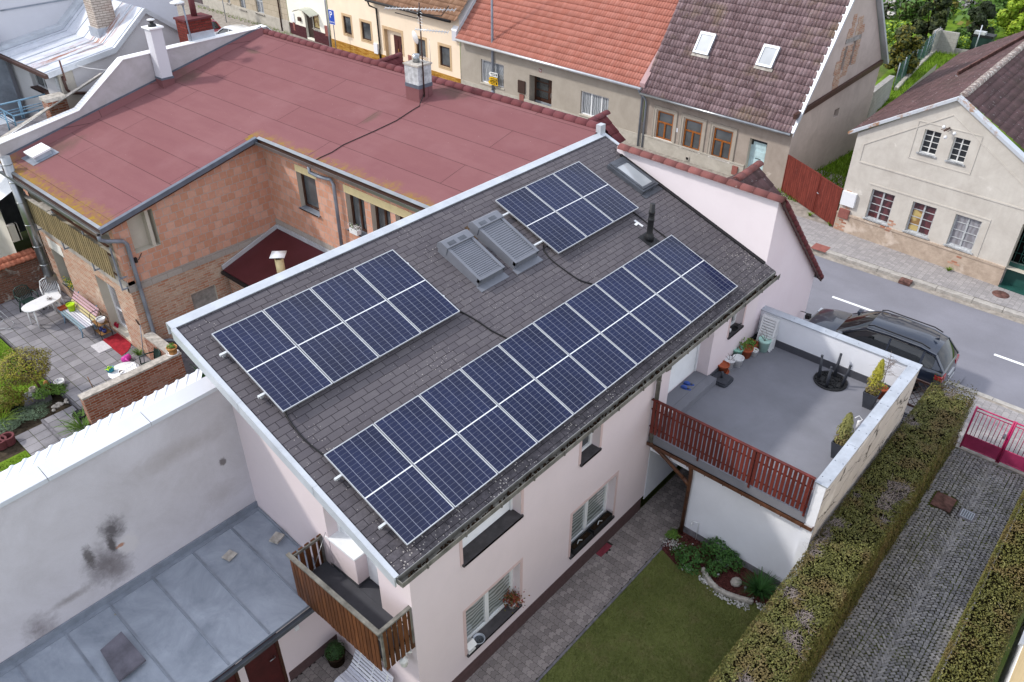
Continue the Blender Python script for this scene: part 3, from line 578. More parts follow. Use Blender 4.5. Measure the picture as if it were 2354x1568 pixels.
# balcony
B=MB(); B.box(-.60,-1.80,2.55,.05,.58,2.70); B.box(.05,-1.03,2.55,.335,.36,2.704)
BAL=B.build('balcony',M['balcony_floor'],H)
mb=MB()
ys=[.55-i*.1085 for i in range(22)]
for i,y in enumerate(ys): 
    lo=2.33+R.uniform(-.03,.01); mb.box(-.655,y-.045,lo,-.632,y+.045,3.38+R.uniform(-.01,.01))
for i in range(5): mb.box(-.58+i*.135,.60,2.60,-.49+i*.135,.623,3.42)
for i in range(6): mb.box(-.60+i*.113,-1.862,2.38+R.uniform(-.03,.02),-.52+i*.113,-1.84,3.40)
mb.build('railing_board',M['rail_brown'],BAL)
mb=MB(); mb.box(-.68,-1.86,3.41,-.60,.66,3.45); mb.box(-.598,-1.86,3.412,.05,-1.79,3.448); mb.box(-.598,.57,3.34,.05,.60,3.40); mb.box(-.628,-1.83,2.62,-.612,.62,2.66); mb.box(-.628,-1.83,3.2,-.612,.62,3.24)
mb.box(-.60,.58,2.62,.0,.598,2.66); mb.box(-.60,-1.838,2.62,.0,-1.82,2.66); mb.box(-.60,-1.838,3.2,.0,-1.82,3.24)
for (x,y) in ((-.632,.585),(-.632,-1.845),(0,-1.845),(0,.585)): mb.box(x,y-.02,2.5,x+.04,y+.02,3.41)
mb.build('handrail',M['gutter_old'],BAL)
mb=MB(); mb.box(.06,-.37,2.72,.32,.42,3.46); 
cb=mb.build('storage_box',M['pink_wall'],H); mb=MB(); mb.box(.03,-.40,3.462,.33,.44,3.50); mb.build('lid',M['white_pvc'],cb); mb=MB(); mb.box(.05,-.38,2.705,.325,.43,2.78); mb.build('skirting',M['balcony_floor'],cb)
mb=MB(); mb.tube([(-.58,.30,2.75),(.05,.42,3.6)],.006,5); mb.build('guy_wire',M['steel'],H)
# downpipe at the garage corner
mb=MB(); px=7.28
mb.tube([(px-.02,y0-.06,gz-.0),(px-.02,y0-.06,gz-.10),(px+.03,y0+.03,gz-.22),(px+.08,-1.97,gz-.30),(px+.08,-1.97,2.35)],.05,10); 
for z in (4.1,3.0): mb.tube([(px+.08,-1.97,z),(px+.08,-1.97,z+.04)],.058,10)
mb.build('downpipe',M['gutter_old'],H)
mb=MB(); mb.lathe((.0,0,0),[(.0,0)],4) if False else None
# street wing: white upper wall, gable, tiled lean-to roof
WX=12.27; AP=(12.27,6.74)
mb=MB()
FW=Fr((WX,-1.88),(WX,3.5),(-1,0)); wall(mb,FW,0,4.75,0,[(0,6.70),(4.75,6.86)])
mb.build('wall',M['white_wing'],H,label='white rear wall of the street wing rising above the shingles')
mb=MB(); FWG=Fr((WX,-1.88),(16.12,-1.88),(0,-1)); wall(mb,FWG,0,3.85,0,[(0,6.70),(3.85,3.10)])
FWS=Fr((16.12,-1.88),(16.12,3.6),(1,0)); wall(mb,FWS,0,5.5,0,3.1); mb.build('wall',M['pink_wing'],H,label='pink gable of the street wing')
mb=MB(); sv=V((16.5-WX,0,2.82-6.78)).normalized(); 
tiles(mb,(16.5,-2.02,2.82),(0,1,0),-sv,5.6,5.78,.30,.34,.035,.035,4); mb.build('street_roof',M['tile_maroon'],H)
mb=MB(); mb.obox((WX,-2.02,6.62),sv*5.75,(0,.05,0),(0,0,.10)); mb.build('verge_board',M['brown_metal'],H)
mb=MB(); ridge_tiles(mb,(WX-.02,-2.0,6.72),(WX-.02,2.75,6.86),.13,.38); mb.build('ridge',M['ridge_old'],H)
mb=MB(); n_=16
for i in range(n_): 
    a=V((WX+.12,-1.97,6.64))+sv*(i*5.55/n_); mb.tube([a,a+sv*.36],[.085,.1],8)
mb.build('verge_tile',M['tile_maroon'],H)
mb=MB(); mb.tube([(16.52,-2.02,2.80),(16.52,3.6,2.80)],.07,8); mb.build('street_gutter',M['steel'],H)
mb=MB(); c=Yp(q('H',440,1265),-1.9); mb.tube([c+V((.0,0,.05)),c+V((-.05,-.16,.10)),c+V((.05,-.2,.0))],.012,6); mb.obox(c+V((-.06,-.32,-.09)),(.16,0,0),(0,.13,-.02),(0,0.02,.12)); mb.build('floodlight',M['black_metal'],H)
# parts on the roof: roof windows, flue, patch
def rpt(x,y,h=0): return V((x,y,rz(y)))+RN*h
def roofwin(p00,p10,p01,shut):
    # lower-left, lower-right, upper-left corner on the roof sheet
    a=Rp(p00);b=Rp(p10);c=Rp(p01); w=(b.x-a.x); x0=a.x; ylo=(a.y+b.y)/2; yhi=c.y; L=(yhi-ylo)*math.sqrt(1+RS*RS)
    sx=V((1,0,0)); o=V((x0,ylo,rz(ylo)))
    mb=MB()
    mb.obox(o-sx*.04-sl*.16+RN*.004,sx*(w+.08),sl*.16,RN*.012)                     # lead apron
    for k in (0,1): mb.obox(o+sx*(k*(w-.07)),sx*.07,sl*L,RN*.10)
    mb.obox(o+sx*.07,sx*(w-.14),sl*.06,RN*.098); mb.obox(o+sx*.07+sl*(L-.14),sx*(w-.14),sl*.14,RN*.135)
    r=mb.build('roof_window',M['shutter_grey'] if shut else M['zinc_dark'],H)
    if shut:
        s=MB(); n=19; l0=.07; l1=L-.22
        for i in range(n):
            t0=l0+(l1-l0)*i/n; t1=l0+(l1-l0)*(i+1)/n; tm=t0+(t1-t0)*.65; hb=.17+.06*(i/n)
            A=o+sx*.075; Bx=sx*(w-.15)
            pp=[(0,-.006),(.12,.008),(.4,.016),(.7,.015),(.92,.004),(1,-.006)]
            for (e0,k0),(e1,k1) in zip(pp,pp[1:]):
                ta,tb=t0+(t1-t0)*e0,t0+(t1-t0)*e1; s.face([A+sl*ta+RN*(hb+k0),A+Bx+sl*ta+RN*(hb+k0),A+Bx+sl*tb+RN*(hb+k1),A+sl*tb+RN*(hb+k1)])
        for k in (0,1):
            e=o+sx*(k*(w-.075)); s.prism([e+sl*.0+RN*.101,e+sl*(L-.1)+RN*.101,e+sl*(L-.1)+RN*.27,e+sl*.0+RN*.20],sx*.073)
        s.prism([o+sl*.0+RN*.103,o+sl*.068+RN*.103,o+sl*.068+RN*.195,o+sl*.0+RN*.19],sx*w*.9995)
        s.build('roller_shutter',M['shutter_grey'],r)
        t=MB(); e=o-sx*.012+sl*(L-.24); t.prism([e+RN*.10,e+sl*.30+RN*.10,e+sl*.30+RN*.22,e+sl*.22+RN*.30,e+RN*.29],sx*(w+.024)); t.build('shutter_case',M['shutter_grey'],r,bevel=.02)
        k=MB(); e=o+sx*w*.12+sl*(L-.20)+RN*.292
        for j in (0,.4): k.obox(e+sx*(w*j),sx*w*.26,sl*.10,RN*.006)
        k.build('solar_strip',M['zinc_dark'],r)
    else:
        s=MB(); A=o+sx*.07+sl*.06
        for (d0,d1,e0,e1) in ((0,w-.14,0,.07),(0,w-.14,L-.27,L-.20)): s.obox(A+sx*d0+sl*e0+RN*.10,sx*(d1-d0),sl*(e1-e0),RN*.03)
        for k in (0,1): s.obox(A+sx*(k*(w-.14-.06))+sl*.07+RN*.10,sx*.06,sl*(L-.34),RN*.028)
        s.build('sash',M['zinc_dark'],r)
        g=MB(); g.face([A+sx*.05+sl*.06+RN*.115,A+sx*(w-.19)+sl*.06+RN*.115,A+sx*(w-.19)+sl*(L-.26)+RN*.115,A+sx*.05+sl*(L-.26)+RN*.115]); g.build('pane',M['roof_glass'],r)
    return r
roofwin((1097,660),(1156,629),(1013,575),True)
roofwin((1179,620),(1234,591),(1097,523),True)
roofwin((1473,447),(1512,430),(1399,383),False)
FL=MB(); fp=Rp(q('G',1275,640)); 
FL.lathe(fp,[(.12,-.03),(.11,.12),(.085,.16),(.075,.20),(.075,.52),(.083,.53),(.083,.56),(.075,.57),(.072,.70),(.08,.71),(.08,.76),(.068,.77),(.062,.95),(.05,.955)],16)
FL.obox(fp+V((-.2,-.24,-.24*RS+.004)),(.4,0,0),sl*.46,RN*.012)
FL.build('flue_pipe',M['black_plastic'],H)
mb=MB(); a=Rp(q('G',1150,478)); b=Rp(q('G',1222,530)); c=Rp(q('G',1155,520)); d=Rp(q('G',1180,500)); mb.bar(a+RN*.012,b+RN*.012,.07,.006,up=RN); mb.bar(c+RN*.016,d+RN*.016,.07,.006,up=RN); mb.build('roof_patch',M['white_plastic'],H)
mb=MB()
for p in (q('F',1940,640),q('F',1870,570),): 
    c=Rp(p); mb.obox(c+RN*.004,(.33,0,0),sl*.14,RN*.004)
mb.build('replaced_shingle',M['bark'],H)
# ---------------------------------------------------------------- photovoltaic modules
PW,PL,GAP=1.038,2.03,.02; PH=.12
def module():
    r=L0('solar_panel','x','solar panel','solar panels on the shingle roof')
    f=MB(); t=.035; b=.013
    f.box(0,0,0,PW,b,t); f.box(0,PL-b,0,PW,PL,t); f.box(0,b,0,b,PL-b,t-.001); f.box(PW-b,b,0,PW,PL-b,t-.001); f.build('frame',M['alu'],r)
    g=MB(); g.face([(b-.002,b-.002,t-.006),(PW-b+.002,b-.002,t-.006),(PW-b+.002,PL-b+.002,t-.006),(b-.002,PL-b+.002,t-.006)],uv=[(0,0),(1,0),(1,1),(0,1)]); g.face([(b,b,.004),(b,PL-b,.004),(PW-b,PL-b,.004),(PW-b,b,.004)],uv=[(0,0),(0,0),(0,0),(0,0)]); g.build('cell_glass',M['cells'],r)
    return r
proto=module(); first=[True]
PITCH=math.atan(RS)
ORD=['first','second','third','fourth','fifth','sixth','seventh','eighth','ninth','tenth']
def prow(pTL,n,pTR,name,labs):
    a=Rp(pTL,PH); b=Rp(pTR,PH); yt=(a.y+b.y)/2; st=(b.x-a.x+GAP)/n; sc=(st-GAP)/PW
    ax=[]
    for i in range(n):
        r=proto if first[0] else dup(proto,(0,0,0)); first[0]=False
        top=V((a.x+i*st,yt,rz(yt)))+RN*PH-sl*(PL*1.013)
        r.location=top; r.rotation_euler=(PITCH,0,0); r['label']=labs[i]; LOC[r]=tuple(top); r.scale=(sc,1.013,1)
    return a.x,a.x+n*st-GAP,yt
lab=lambda i,n,row,lowend,hiend: ('solar panel at the %s end of the %s'%(lowend,row) if i==0 else 'solar panel at the %s end of the %s'%(hiend,row) if i==n-1 else '%s solar panel of the %s, counting from the %s'%(ORD[i],row,lowend))
E1=prow((740,1043.5),10,(1538.7,539.5),'l',[lab(i,10,'long row above the eave','balcony','terrace') for i in range(10)])
E2=prow((482.5,767),4,q('B',775,1338) if False else (898.5,573),'m',[lab(i,4,'row of four panels','balcony','roof window') for i in range(4)])
E3=prow((1135,461),3,(1325.5,370.5),'s',[lab(i,3,'row of three panels','shutter','skylight') for i in range(3)])
def rails(e,name):
    xa,xb,yt=e
    for k,fr in enumerate((.23,.77)):
        y=yt-fr*PL/math.sqrt(1+RS*RS); mb=MB()
        lo = xa-.13 if name!='row of three panels' else xa-(.62 if k==0 else .28)
        mb.obox(V((lo,y,rz(y)))+RN*.07,(xb-lo+.05,0,0),sl*.04,RN*.045)
        for j in range(int((xb-lo)/1.05)+1): mb.obox(V((lo+.06+j*1.05,y+.01,rz(y+.01))),(.05,0,0),sl*.03,RN*.07)
        mb.build('mounting_rail',M['alu_bright'],None,'%s aluminium rail under the %s'%('upper' if k==0 else 'lower',name),'mounting rail','rails under the panels')
rails(E1,'long row of ten panels'); rails(E2,'row of four panels'); rails(E3,'row of three panels')
def cable(pts,label,h=.018):
    P=[Rp(p,h) for p in pts]; mb=MB(); Q=[P[0]]
    for a,b,c,d in zip([P[0]]+P[:-2],P[:-1],P[1:],P[2:]+[P[-1]]):
        for k in range(1,7):
            t=k/6; Q.append(.5*((2*b)+(c-a)*t+(2*a-5*b+4*c-d)*t*t+(3*b-a-3*c+d)*t**3))
    mb.tube(Q,.017,6); mb.build('cable',M['cable'],None,label,'cable','black cables on the shingles')
cable([(1048,712),(1070,722),(1100,740),(1130,760),(1165,778)],'black cable between the row of four panels and the long row')
cable([q('G',372,690),q('G',385,745),q('G',450,820),q('G',560,905),q('G',680,985),q('G',790,1020)],'curved black cable from the row of three panels down to the long row')
cable([q('G',1140,405),q('G',1200,450),q('G',1300,530),q('G',1400,605),(1532,548)],'black cable passing the white patch and the flue pipe')
cable([(652,938),(662,962),(690,1000),(720,1028),(752,1052)],'black cable near the balcony edge between two panel rows')
# ================================================================ ground sheets
def sheet(name,pts,z,mat,kind='structure',label=None,cat=None):
    mb=MB(); 
    P=[(p[0],p[1],z) for p in pts]
    if sum((P[i][0]*P[(i+1)%len(P)][1]-P[(i+1)%len(P)][0]*P[i][1]) for i in range(len(P)))<0: P=P[::-1]
    mb.face(P); return mb.build(name,M[mat],None,label,cat,None,kind)
KX=18.15
sheet('ground',[(-300,-300),(500,-300),(500,400),(-300,400)],-.5,'field')
def streetx(y): return 23.62+.042*max(y,0)     # far kerb line of the street
mb=MB(); ys_=[-60,-30,-8,0,10,25,40,60,110,160]
for a,b in zip(ys_,ys_[1:]): mb.face([(KX,a,-.12),(streetx(a),a,-.12),(streetx(b),b,-.12),(KX,b,-.12)])
mb.build('road',M['asphalt'],kind='structure')
mb=MB()
for (xa,xb) in ((streetx(0)-.32,streetx(0)),): 
    for a,b in zip(ys_,ys_[1:]): mb.face([(streetx(a)-.30,a,-.116),(streetx(a),a,-.116),(streetx(b),b,-.116),(streetx(b)-.30,b,-.116)])
mb.build('gutter_strip',M['road_dust'],kind='structure')
mb=MB()
y=-1.2-5.38*6
while y<60: mb.face([(20.70,y-2.45,-.115),(20.82,y-2.45,-.115),(20.82,y,-.115),(20.70,y,-.115)]); y+=5.38
for p in ((1912,683),): pass
mb.build('road_marking',M['ink_white'],kind='structure')
# kerbs: separate stones along each edge, one mesh per kerb line
def kerb(name,x0f,w,ya,yb,lab):
    mb=MB(); y=ya
    while y<yb:
        l=R.uniform(.9,1.25); x=x0f(y); x2=x0f(min(y+l,yb)); mb.obox((x,y+.008,-.13),(x2-x,l-.016,0),(w,0,0),(0,0,.135+R.uniform(-.006,.006))); y+=l
    return mb.build(name,M['kerb_stone'],kind='structure')
kerb('kerb',lambda y:streetx(y),.26,-30,62,'')
kerb('kerb',lambda y:KX-.18,.18,-30,62,'')
mb=MB()
for a,b in zip(ys_,ys_[1:]): mb.face([(streetx(a)+.26,a,-.004),(31.5,a,-.004),(31.5,b,-.004),(streetx(b)+.26,b,-.004)])
mb.build('pavement',M['road_dust'],kind='structure')
# wavy double-T pavers
def wavy(name,x0,x1,y0,y1,L=.165,W=.12,z=0.,mat='paver',joint='joint_dark',along='x',hole=None,g=.006):
    mb=MB()
    nx=int((x1-x0)/(L if along=='x' else W))+2; ny=int((y1-y0)/(W if along=='x' else L))+2
    mb.face([(x0,y0,z),(x1,y0,z),(x1,y1,z),(x0,y1,z)],1,.5)
    d=.016
    for i in range(nx):
        for j in range(ny):
            if along=='x':
                cx=x0+(i+.5)*L; cy=y0+(j-.5)*W+(W/2 if i%2 else 0)
                # bone block: long sides stepped
                a=L/2-g/2; b=W/2-g/2; s=d if True else 0
                pts=[(-a,-b+s),(-a*.52,-b+s),(-a*.28,-b-s),(a*.28,-b-s),(a*.52,-b+s),(a,-b+s),(a,b-s),(a*.52,b-s),(a*.28,b+s),(-a*.28,b+s),(-a*.52,b-s),(-a,b-s)]
                # neighbours in the next half-shifted row interlock, so rows alternate waist and belly
                pts=[(-a,-b-s),(-a*.5,-b-s),(-a*.25,-b+s),(a*.25,-b+s),(a*.5,-b-s),(a,-b-s),(a,b-s),(a*.5,b-s),(a*.25,b+s),(-a*.25,b+s),(-a*.5,b-s),(-a,b-s)]
                P=[(cx+p[0],cy+p[1]) for p in pts]
            else:
                cx=x0+(i-.5)*W+(W/2 if j%2 else 0); cy=y0+(j+.5)*L
                a=L/2-g/2; b=W/2-g/2; s=d
                pts=[(-a,-b-s),(-a*.5,-b-s),(-a*.25,-b+s),(a*.25,-b+s),(a*.5,-b-s),(a,-b-s),(a,b-s),(a*.5,b-s),(a*.25,b+s),(-a*.25,b+s),(-a*.5,b-s),(-a,b-s)]
                P=[(cx+p[1],cy-p[0]) for p in pts]
            P=[(min(max(p[0],x0),x1),min(max(p[1],y0),y1)) for p in P]
            if max(p[0] for p in P)-min(p[0] for p in P)<.03 or max(p[1] for p in P)-min(p[1] for p in P)<.03: continue
            if hole and hole(cx,cy): continue
            h=z+.010+R.uniform(-.002,.002); ar=sum(P[k][0]*P[(k+1)%12][1]-P[(k+1)%12][0]*P[k][1] for k in range(12))
            if ar<0: P=P[::-1]
            mb.face([(p[0],p[1],h) for p in P],0)
    return mb.build(name,[M[mat],M[joint]],kind='structure')
wavy('path',-2.2,13.5,-2.93,-1.885,z=.004,hole=lambda x,y: 5.5<x<6.02 and y>-2.08)
mb=MB(); mb.box(-2.2,-3.0,-.1,7.0,-2.95,.035); mb.build('path_kerb',M['concrete_dark'],kind='structure')
wavy('pavement_blocks',23.9,25.95,-9.5,4.5,z=0.0,mat='paver_side',joint='joint_grey',along='y',L=.18,W=.14)
wavy('pavement_blocks',15.35,17.85,-10.5,-5.2,z=0.0,mat='paver_side',joint='joint_grey',along='y',L=.18,W=.14)
sheet('footway',[(15.2,-30),(KX-.18,-30),(KX-.18,62),(12.9,62),(12.9,-5.9),(15.2,-5.9)],-.006,'road_dust')
mb=MB(); mb.box(17.0,-30,-.01,17.95,3,.004) if False else None
# lawn
def blades(name,n,area,mat,h=(.02,.05),w=.008,label=None,inside=None,z=0,at_=None,kind='stuff'):
    mb=MB(); k=0
    while k<n:
        x=R.uniform(area[0],area[1]); y=R.uniform(area[2],area[3])
        if inside and not inside(x,y): k+=.2; continue
        k+=1; hh=R.uniform(*h); a=R.uniform(0,2*pi); b=R.uniform(0,2*pi); dx,dy=cos(a)*w,sin(a)*w; lx,ly=cos(b)*hh*.7,sin(b)*hh*.7
        zz=z(x,y) if callable(z) else z
        mb.face([(x-dx,y-dy,zz),(x+dx,y+dy,zz),(x+lx,y+ly,zz+hh)])
    return mb.build(name,M[mat],None,label,'grass' if label else None,None,kind)
sheet('lawn',[(-2.2,-3.0),(6.75,-3.0),(7.2,-6.2),(-2.2,-6.2)],.012,'lawn')
BEDL=[(6.70,-2.95),(6.50,-3.5),(6.72,-3.95),(6.62,-4.35),(6.52,-4.8),(6.66,-5.2),(6.9,-5.6),(7.0,-6.1)]
def bedx(y):
    for (a,ya),(b,yb) in zip(BEDL,BEDL[1:]):
        if yb<=y<=ya: return a+(b-a)*(ya-y)/(ya-yb)
    return 6.7
blades('grass',60000,(-.5,6.8,-6.0,-2.98),'lawn_blade',h=(.02,.055),w=.006,label='short patchy lawn grass between the block path and the clipped hedge',inside=lambda x,y: x<bedx(y)-.05,z=.012)
# flower bed in front of the garage
mb=MB(); pts=[(x,y,.03) for x,y in BEDL]+[(7.5,-6.1,.03),(7.5,-3.0,.03)]; mb.face(pts[::-1]); mb.build('flower_bed',M['mulch'],kind='structure')
mb=MB()
for k in range(2600):
    y=R.uniform(-6,-2.98); x=R.uniform(bedx(y)+.02,7.48); w=R.uniform(.02,.05); a=R.uniform(0,pi)
    mb.obox((x,y,.03),(cos(a)*w,sin(a)*w,R.uniform(0,.02)),(-sin(a)*.012,cos(a)*.012,0),(0,0,.008))
tag(mb.build('bark_mulch',M['mulch'],None,'red brown bark mulch strewn over the bed by the garage wall','mulch',None,'stuff'))
mb=MB()
for k in range(520):
    c=R.choice([((7.05,-3.15),(.18,.22)),((6.95,-3.15),(.12,.2)),((6.62,-3.72),(.08,.10)),((6.55,-4.25),(.06,.14)),((6.42,-4.75),(.07,.22)),((6.5,-5.1),(.08,.2)),((6.75,-5.6),(.12,.2))])
    x=R.gauss(c[0][0],c[1][0]*.6); y=R.gauss(c[0][1],c[1][1]*.6); s=R.uniform(.012,.026); 
    if x>7.45: continue
    mb.lathe((x,y,.03),[(0.0,-.01),(s,0),(s*.8,s*.7),(0,s)],5)
mb.build('gravel',M['gravel_white'],None,'white pebbles scattered along the bed edge and the downpipe','gravel',None,'stuff')
KB=[q('O',*a) for a in [(1745,590),(1775,650),(1815,705),(1870,755),(1935,790),(2000,815),(2060,835),(2120,850),(2165,862)]]
kp=[Zp(p,.12) for p in KB]; mb=MB(); acc=[]
for a,b in zip(kp,kp[1:]):
    for k in range(3): acc.append(a+(b-a)*(k/3))
for p in acc: mb.lathe((p.x,p.y,0),[(.058,0),(.058,.11),(.045,.13),(0,.132)],8)
mb.build('palisade_edging',M['stone_light'],None,'curved row of small grey concrete palisades edging the mulch bed','edging')
def plantball(name,label,cat,c,r,hgt,mat,n,size,group=None,asp=1.8,pot=None,flat_=1.0,stem=True):
    root=E(name,c,label,cat,group)
    mb=MB()
    for k in range(n):
        a=R.uniform(0,2*pi); el=R.uniform(-.2,1); rr=(R.uniform(.35,1))**.5; 
        d=V((cos(a)*math.sqrt(max(0,1-el*el)),sin(a)*math.sqrt(max(0,1-el*el)),el)); wob=1+.22*sin(3*a+c[0]*7)+.15*sin(5*a+el*6)
        p=V(c)+V((d.x*r*rr*wob,d.y*r*rr*wob,hgt*.45+d.z*hgt*.55*rr)); p.z=max(p.z,c[2]+.01)
        mb.leaf(p,d+V((R.uniform(-.8,.8),R.uniform(-.8,.8),R.uniform(0,.9))),size*R.uniform(.6,1.3),asp)
    mb.build('foliage',M[mat],root)
    if stem:
        s=MB()
        for k in range(6):
            a=R.uniform(0,6.28); s.tube([V(c),V(c)+V((cos(a)*r*.5,sin(a)*r*.5,hgt*.7))],[.012,.004],4)
        s.build('stem',M['bark'],root)
    return root
plantball('shrub','low dark leafy shrub beside the white pebbles of the bed','shrub',tuple(Zp(q('O',1620,540),.03)),.42,.42,'bed_green',1100,.06)
plantball('shrub','leafy green shrub growing against the garage wall','shrub',tuple(Zp(q('O',1850,470),.03)),.34,.5,'bed_green',900,.06)
plantball('shrub','green shrub behind the mulch near the garage wall','shrub',tuple(Zp(q('O',1970,570),.03)),.27,.42,'bed_green',700,.055)
plantball('shrub','small round green shrub inside the palisade curve','shrub',tuple(Zp(q('O',1830,610),.03)),.26,.26,'bed_green',600,.05)
plantball('lavender','grey green lavender clump in the middle of the bed','plant',tuple(Zp(q('O',1900,560),.03)),.2,.28,'lavender',600,.05,asp=5)
plantball('grass_tuft','grass tuft at the foot of the brown downpipe','grass tuft',tuple(Zp(q('O',1475,320),.01)),.16,.22,'herb',420,.09,asp=6)
def strappy(name,label,cat,c,n,ln,mat,w=.03,group=None):
    mb=MB(); c=V(c)
    for k in range(n):
        a=R.uniform(0,2*pi); L_=ln*R.uniform(.6,1.1); o=c+V((cos(a),sin(a),0))*R.uniform(0,ln*.22); d=V((cos(a),sin(a),0)); s=V((-sin(a),cos(a),0)); pts=[]
        lean=R.uniform(.35,1.0)
        for i in range(5):
            t=i/4; pts.append((o+d*(L_*lean*t*t*.9+L_*.1*t)+V((0,0,L_*(t-.55*lean*t*t))),w*(1-t)**.7*.5+.001))
        r=R.random()
        for (p,wa),(qq,wb) in zip(pts,pts[1:]): mb.face([p-s*wa,p+s*wa,qq+s*wb,qq-s*wb],0,r)
    return mb.build(name,M[mat],None,label,cat,group)
strappy('daylily','dense dark green daylily clump between the garage wall and hedge','plant',tuple(Zp(q('O',2215,800),.03)),260,.55,'lily',.028)
mb=MB(); c=Zp(q('O',2020,712),.03); mb.lathe(c,[(.10,0),(.13,.03),(.10,.08),(.03,.10),(0,.10)],9,sx=1.2); mb.build('stone',M['stone_light'],None,'pale stone lying on the red mulch','stone')
for k,(a,lb) in enumerate((((1613,495),'small round solar garden light among the shrub leaves'),((1860,680),'small solar garden light at the palisade corner'),((2090,795),'small solar garden light beside the daylily'))):
    c=Zp(q('O',*a),.03); mb=MB(); mb.tube([c,c+V((0,0,.14))],.008,5); mb.lathe(c+V((0,0,.14)),[(.02,0),(.035,.03),(.035,.045),(0,.05)],8); mb.build('garden_light',M['steel'],None,lb,'garden light','solar lights in the flower bed')
mb=MB(); mb.box(5.55,-2.06,.0,5.99,-1.905,.022); mb.build('inspection_cover',M['red_hatch'],None,'dull red rectangular cover let into the block path','cover')
# ================================================================ garage with roof terrace
G=E('garage',(10,-3.9,0),'white garage carrying a grey roof terrace behind a red slatted railing','garage')
DZ=2.55
mb=MB(); mb.box(7.5,-5.9,0,7.7,-2.98,2.30); mb.box(7.7,-3.15,0,12.6,-2.98,2.28); mb.box(12.6,-5.72,0,12.78,-1.9,2.3)
mb.box(7.5,-2.978,1.95,7.7,-1.9,2.30); mb.build('wall',M['garage_white'],G)
mb=MB(); mb.box(7.52,-1.898,.3,12.6,-1.886,2.28); mb.build('passage_wall',M['garage_passage'],G)
mb=MB(); mb.box(7.7,-5.92,0,12.80,-5.905,2.3); mb.box(7.38,-5.92,0,12.8,-5.72,3.45) if False else None
F1=Fr((7.38,-5.925),(12.8,-5.925),(0,-1)); quad(mb,F1,.0,5.42,0,0,3.44,3.44); mb.build('wall',M['garage_side'],G,label='weathered cracked outer wall facing the hedge')
mb=MB(); mb.box(7.38,-5.92,.0,12.8,-5.72,3.45); mb.box(12.6,-5.72,2.3,12.8,-1.885,3.45); mb.build('parapet',M['garage_white'],G)
mb=MB()
for (a,b) in ((7.36,8.9),(8.905,10.7),(10.705,12.83)): mb.box(a,-5.95,3.455,b,-5.69,3.485+(.003 if a>8 else 0))
for (a,b) in ((-5.688,-3.9),(-3.895,-1.80)): mb.box(12.57,a,3.456,12.83,b,3.487)
mb.build('coping',M['zinc_light'],G)
mb=MB()
for x in [7.6+i*.62 for i in range(9)]:
    for y in (-5.9,-5.74): mb.lathe((x,y,3.488),[(.014,0),(.012,.008),(0,.012)],6)
for y in [-5.3+i*.85 for i in range(5)]: mb.lathe((12.7,y,3.488),[(.014,0),(.012,.008),(0,.012)],6)
mb.build('coping_screw',M['zinc'],G)
mb=MB(); mb.box(7.36,-5.72,2.32,12.6,-1.9,DZ); mb.build('terrace_deck',M['deck'],G)
mb=MB(); mb.box(12.57,-5.71,DZ+.001,12.598,-1.9,DZ+.2); mb.box(7.5,-5.718,DZ+.001,12.568,-5.69,DZ+.18); mb.box(10.0,-1.91,DZ+.001,12.568,-1.884,DZ+.16); mb.build('skirting',M['deck_dark'],G)
mb=MB(); mb.box(7.55,-2.12,DZ+.001,10.02,-1.895,2.755); mb.box(8.025,-1.893,DZ,9.945,-1.55,2.766); mb.build('door_step',M['deck'],G)
RL=MB()
n=37; ya,yb=-1.93,-5.66
for i in range(n):
    y=ya+(yb-ya)*(i+.5)/n; RL.box(7.285,y-.034,2.66,7.31,y+.034,3.585+R.uniform(-.004,.004))
rl=RL.build('railing',M['rail_red'],G)
mb=MB(); mb.box(7.27,-5.70,3.59,7.34,-1.90,3.615); mb.box(7.312,-5.70,3.3,7.335,-1.9,3.33); mb.box(7.312,-5.70,2.80,7.335,-1.9,2.83)
for y in (-1.93,-3.18,-4.42,-5.66): mb.box(7.336,y-.02,2.5,7.37,y+.02,3.588)
mb.build('handrail',M['red_slat'],rl)
mb=MB(); mb.box(7.30,-5.90,2.25,7.42,-1.9,2.262); mb.box(7.295,-5.90,2.25,7.307,-1.9,2.34); mb.box(7.41,-5.90,2.263,7.42,-1.9,2.33); mb.box(7.295,-5.912,2.25,7.42,-5.9,2.34)
for i in range(9): mb.box(7.28,-5.7+i*.45,2.24,7.294,-5.68+i*.45,2.35)
mb.build('gutter',M['brown_gutter'],G)
mb=MB(); mb.tube([(7.36,-1.97,2.35),(7.36,-2.02,2.25),(7.40,-2.25,2.12),(7.40,-2.95,1.72)],.045,8); mb.tube([(7.37,-3.02,2.25),(7.40,-3.05,2.1),(7.42,-3.06,1.9),(7.42,-3.06,.02)],.05,8); mb.tube([(7.40,-2.9,1.76),(7.41,-3.06,1.62)],.055,8)
mb.build('downpipe',M['brown_gutter'],G)
mb=MB(); mb.tube([(7.47,-3.30,.55),(7.40,-3.30,.55),(7.38,-3.30,.45)],.012,6); mb.tube([(7.46,-3.45,.05),(7.46,-3.45,.62),(7.40,-3.32,.62)],.01,6); mb.build('garden_tap',M['white_pvc'],G)
mb=MB(); fbox(mb,Fr((7.5,-5.9),(7.5,-2.98),(-1,0)),0,2.92,0,.22,.0,.012); mb.build('plinth',M['concrete_dark'],G)
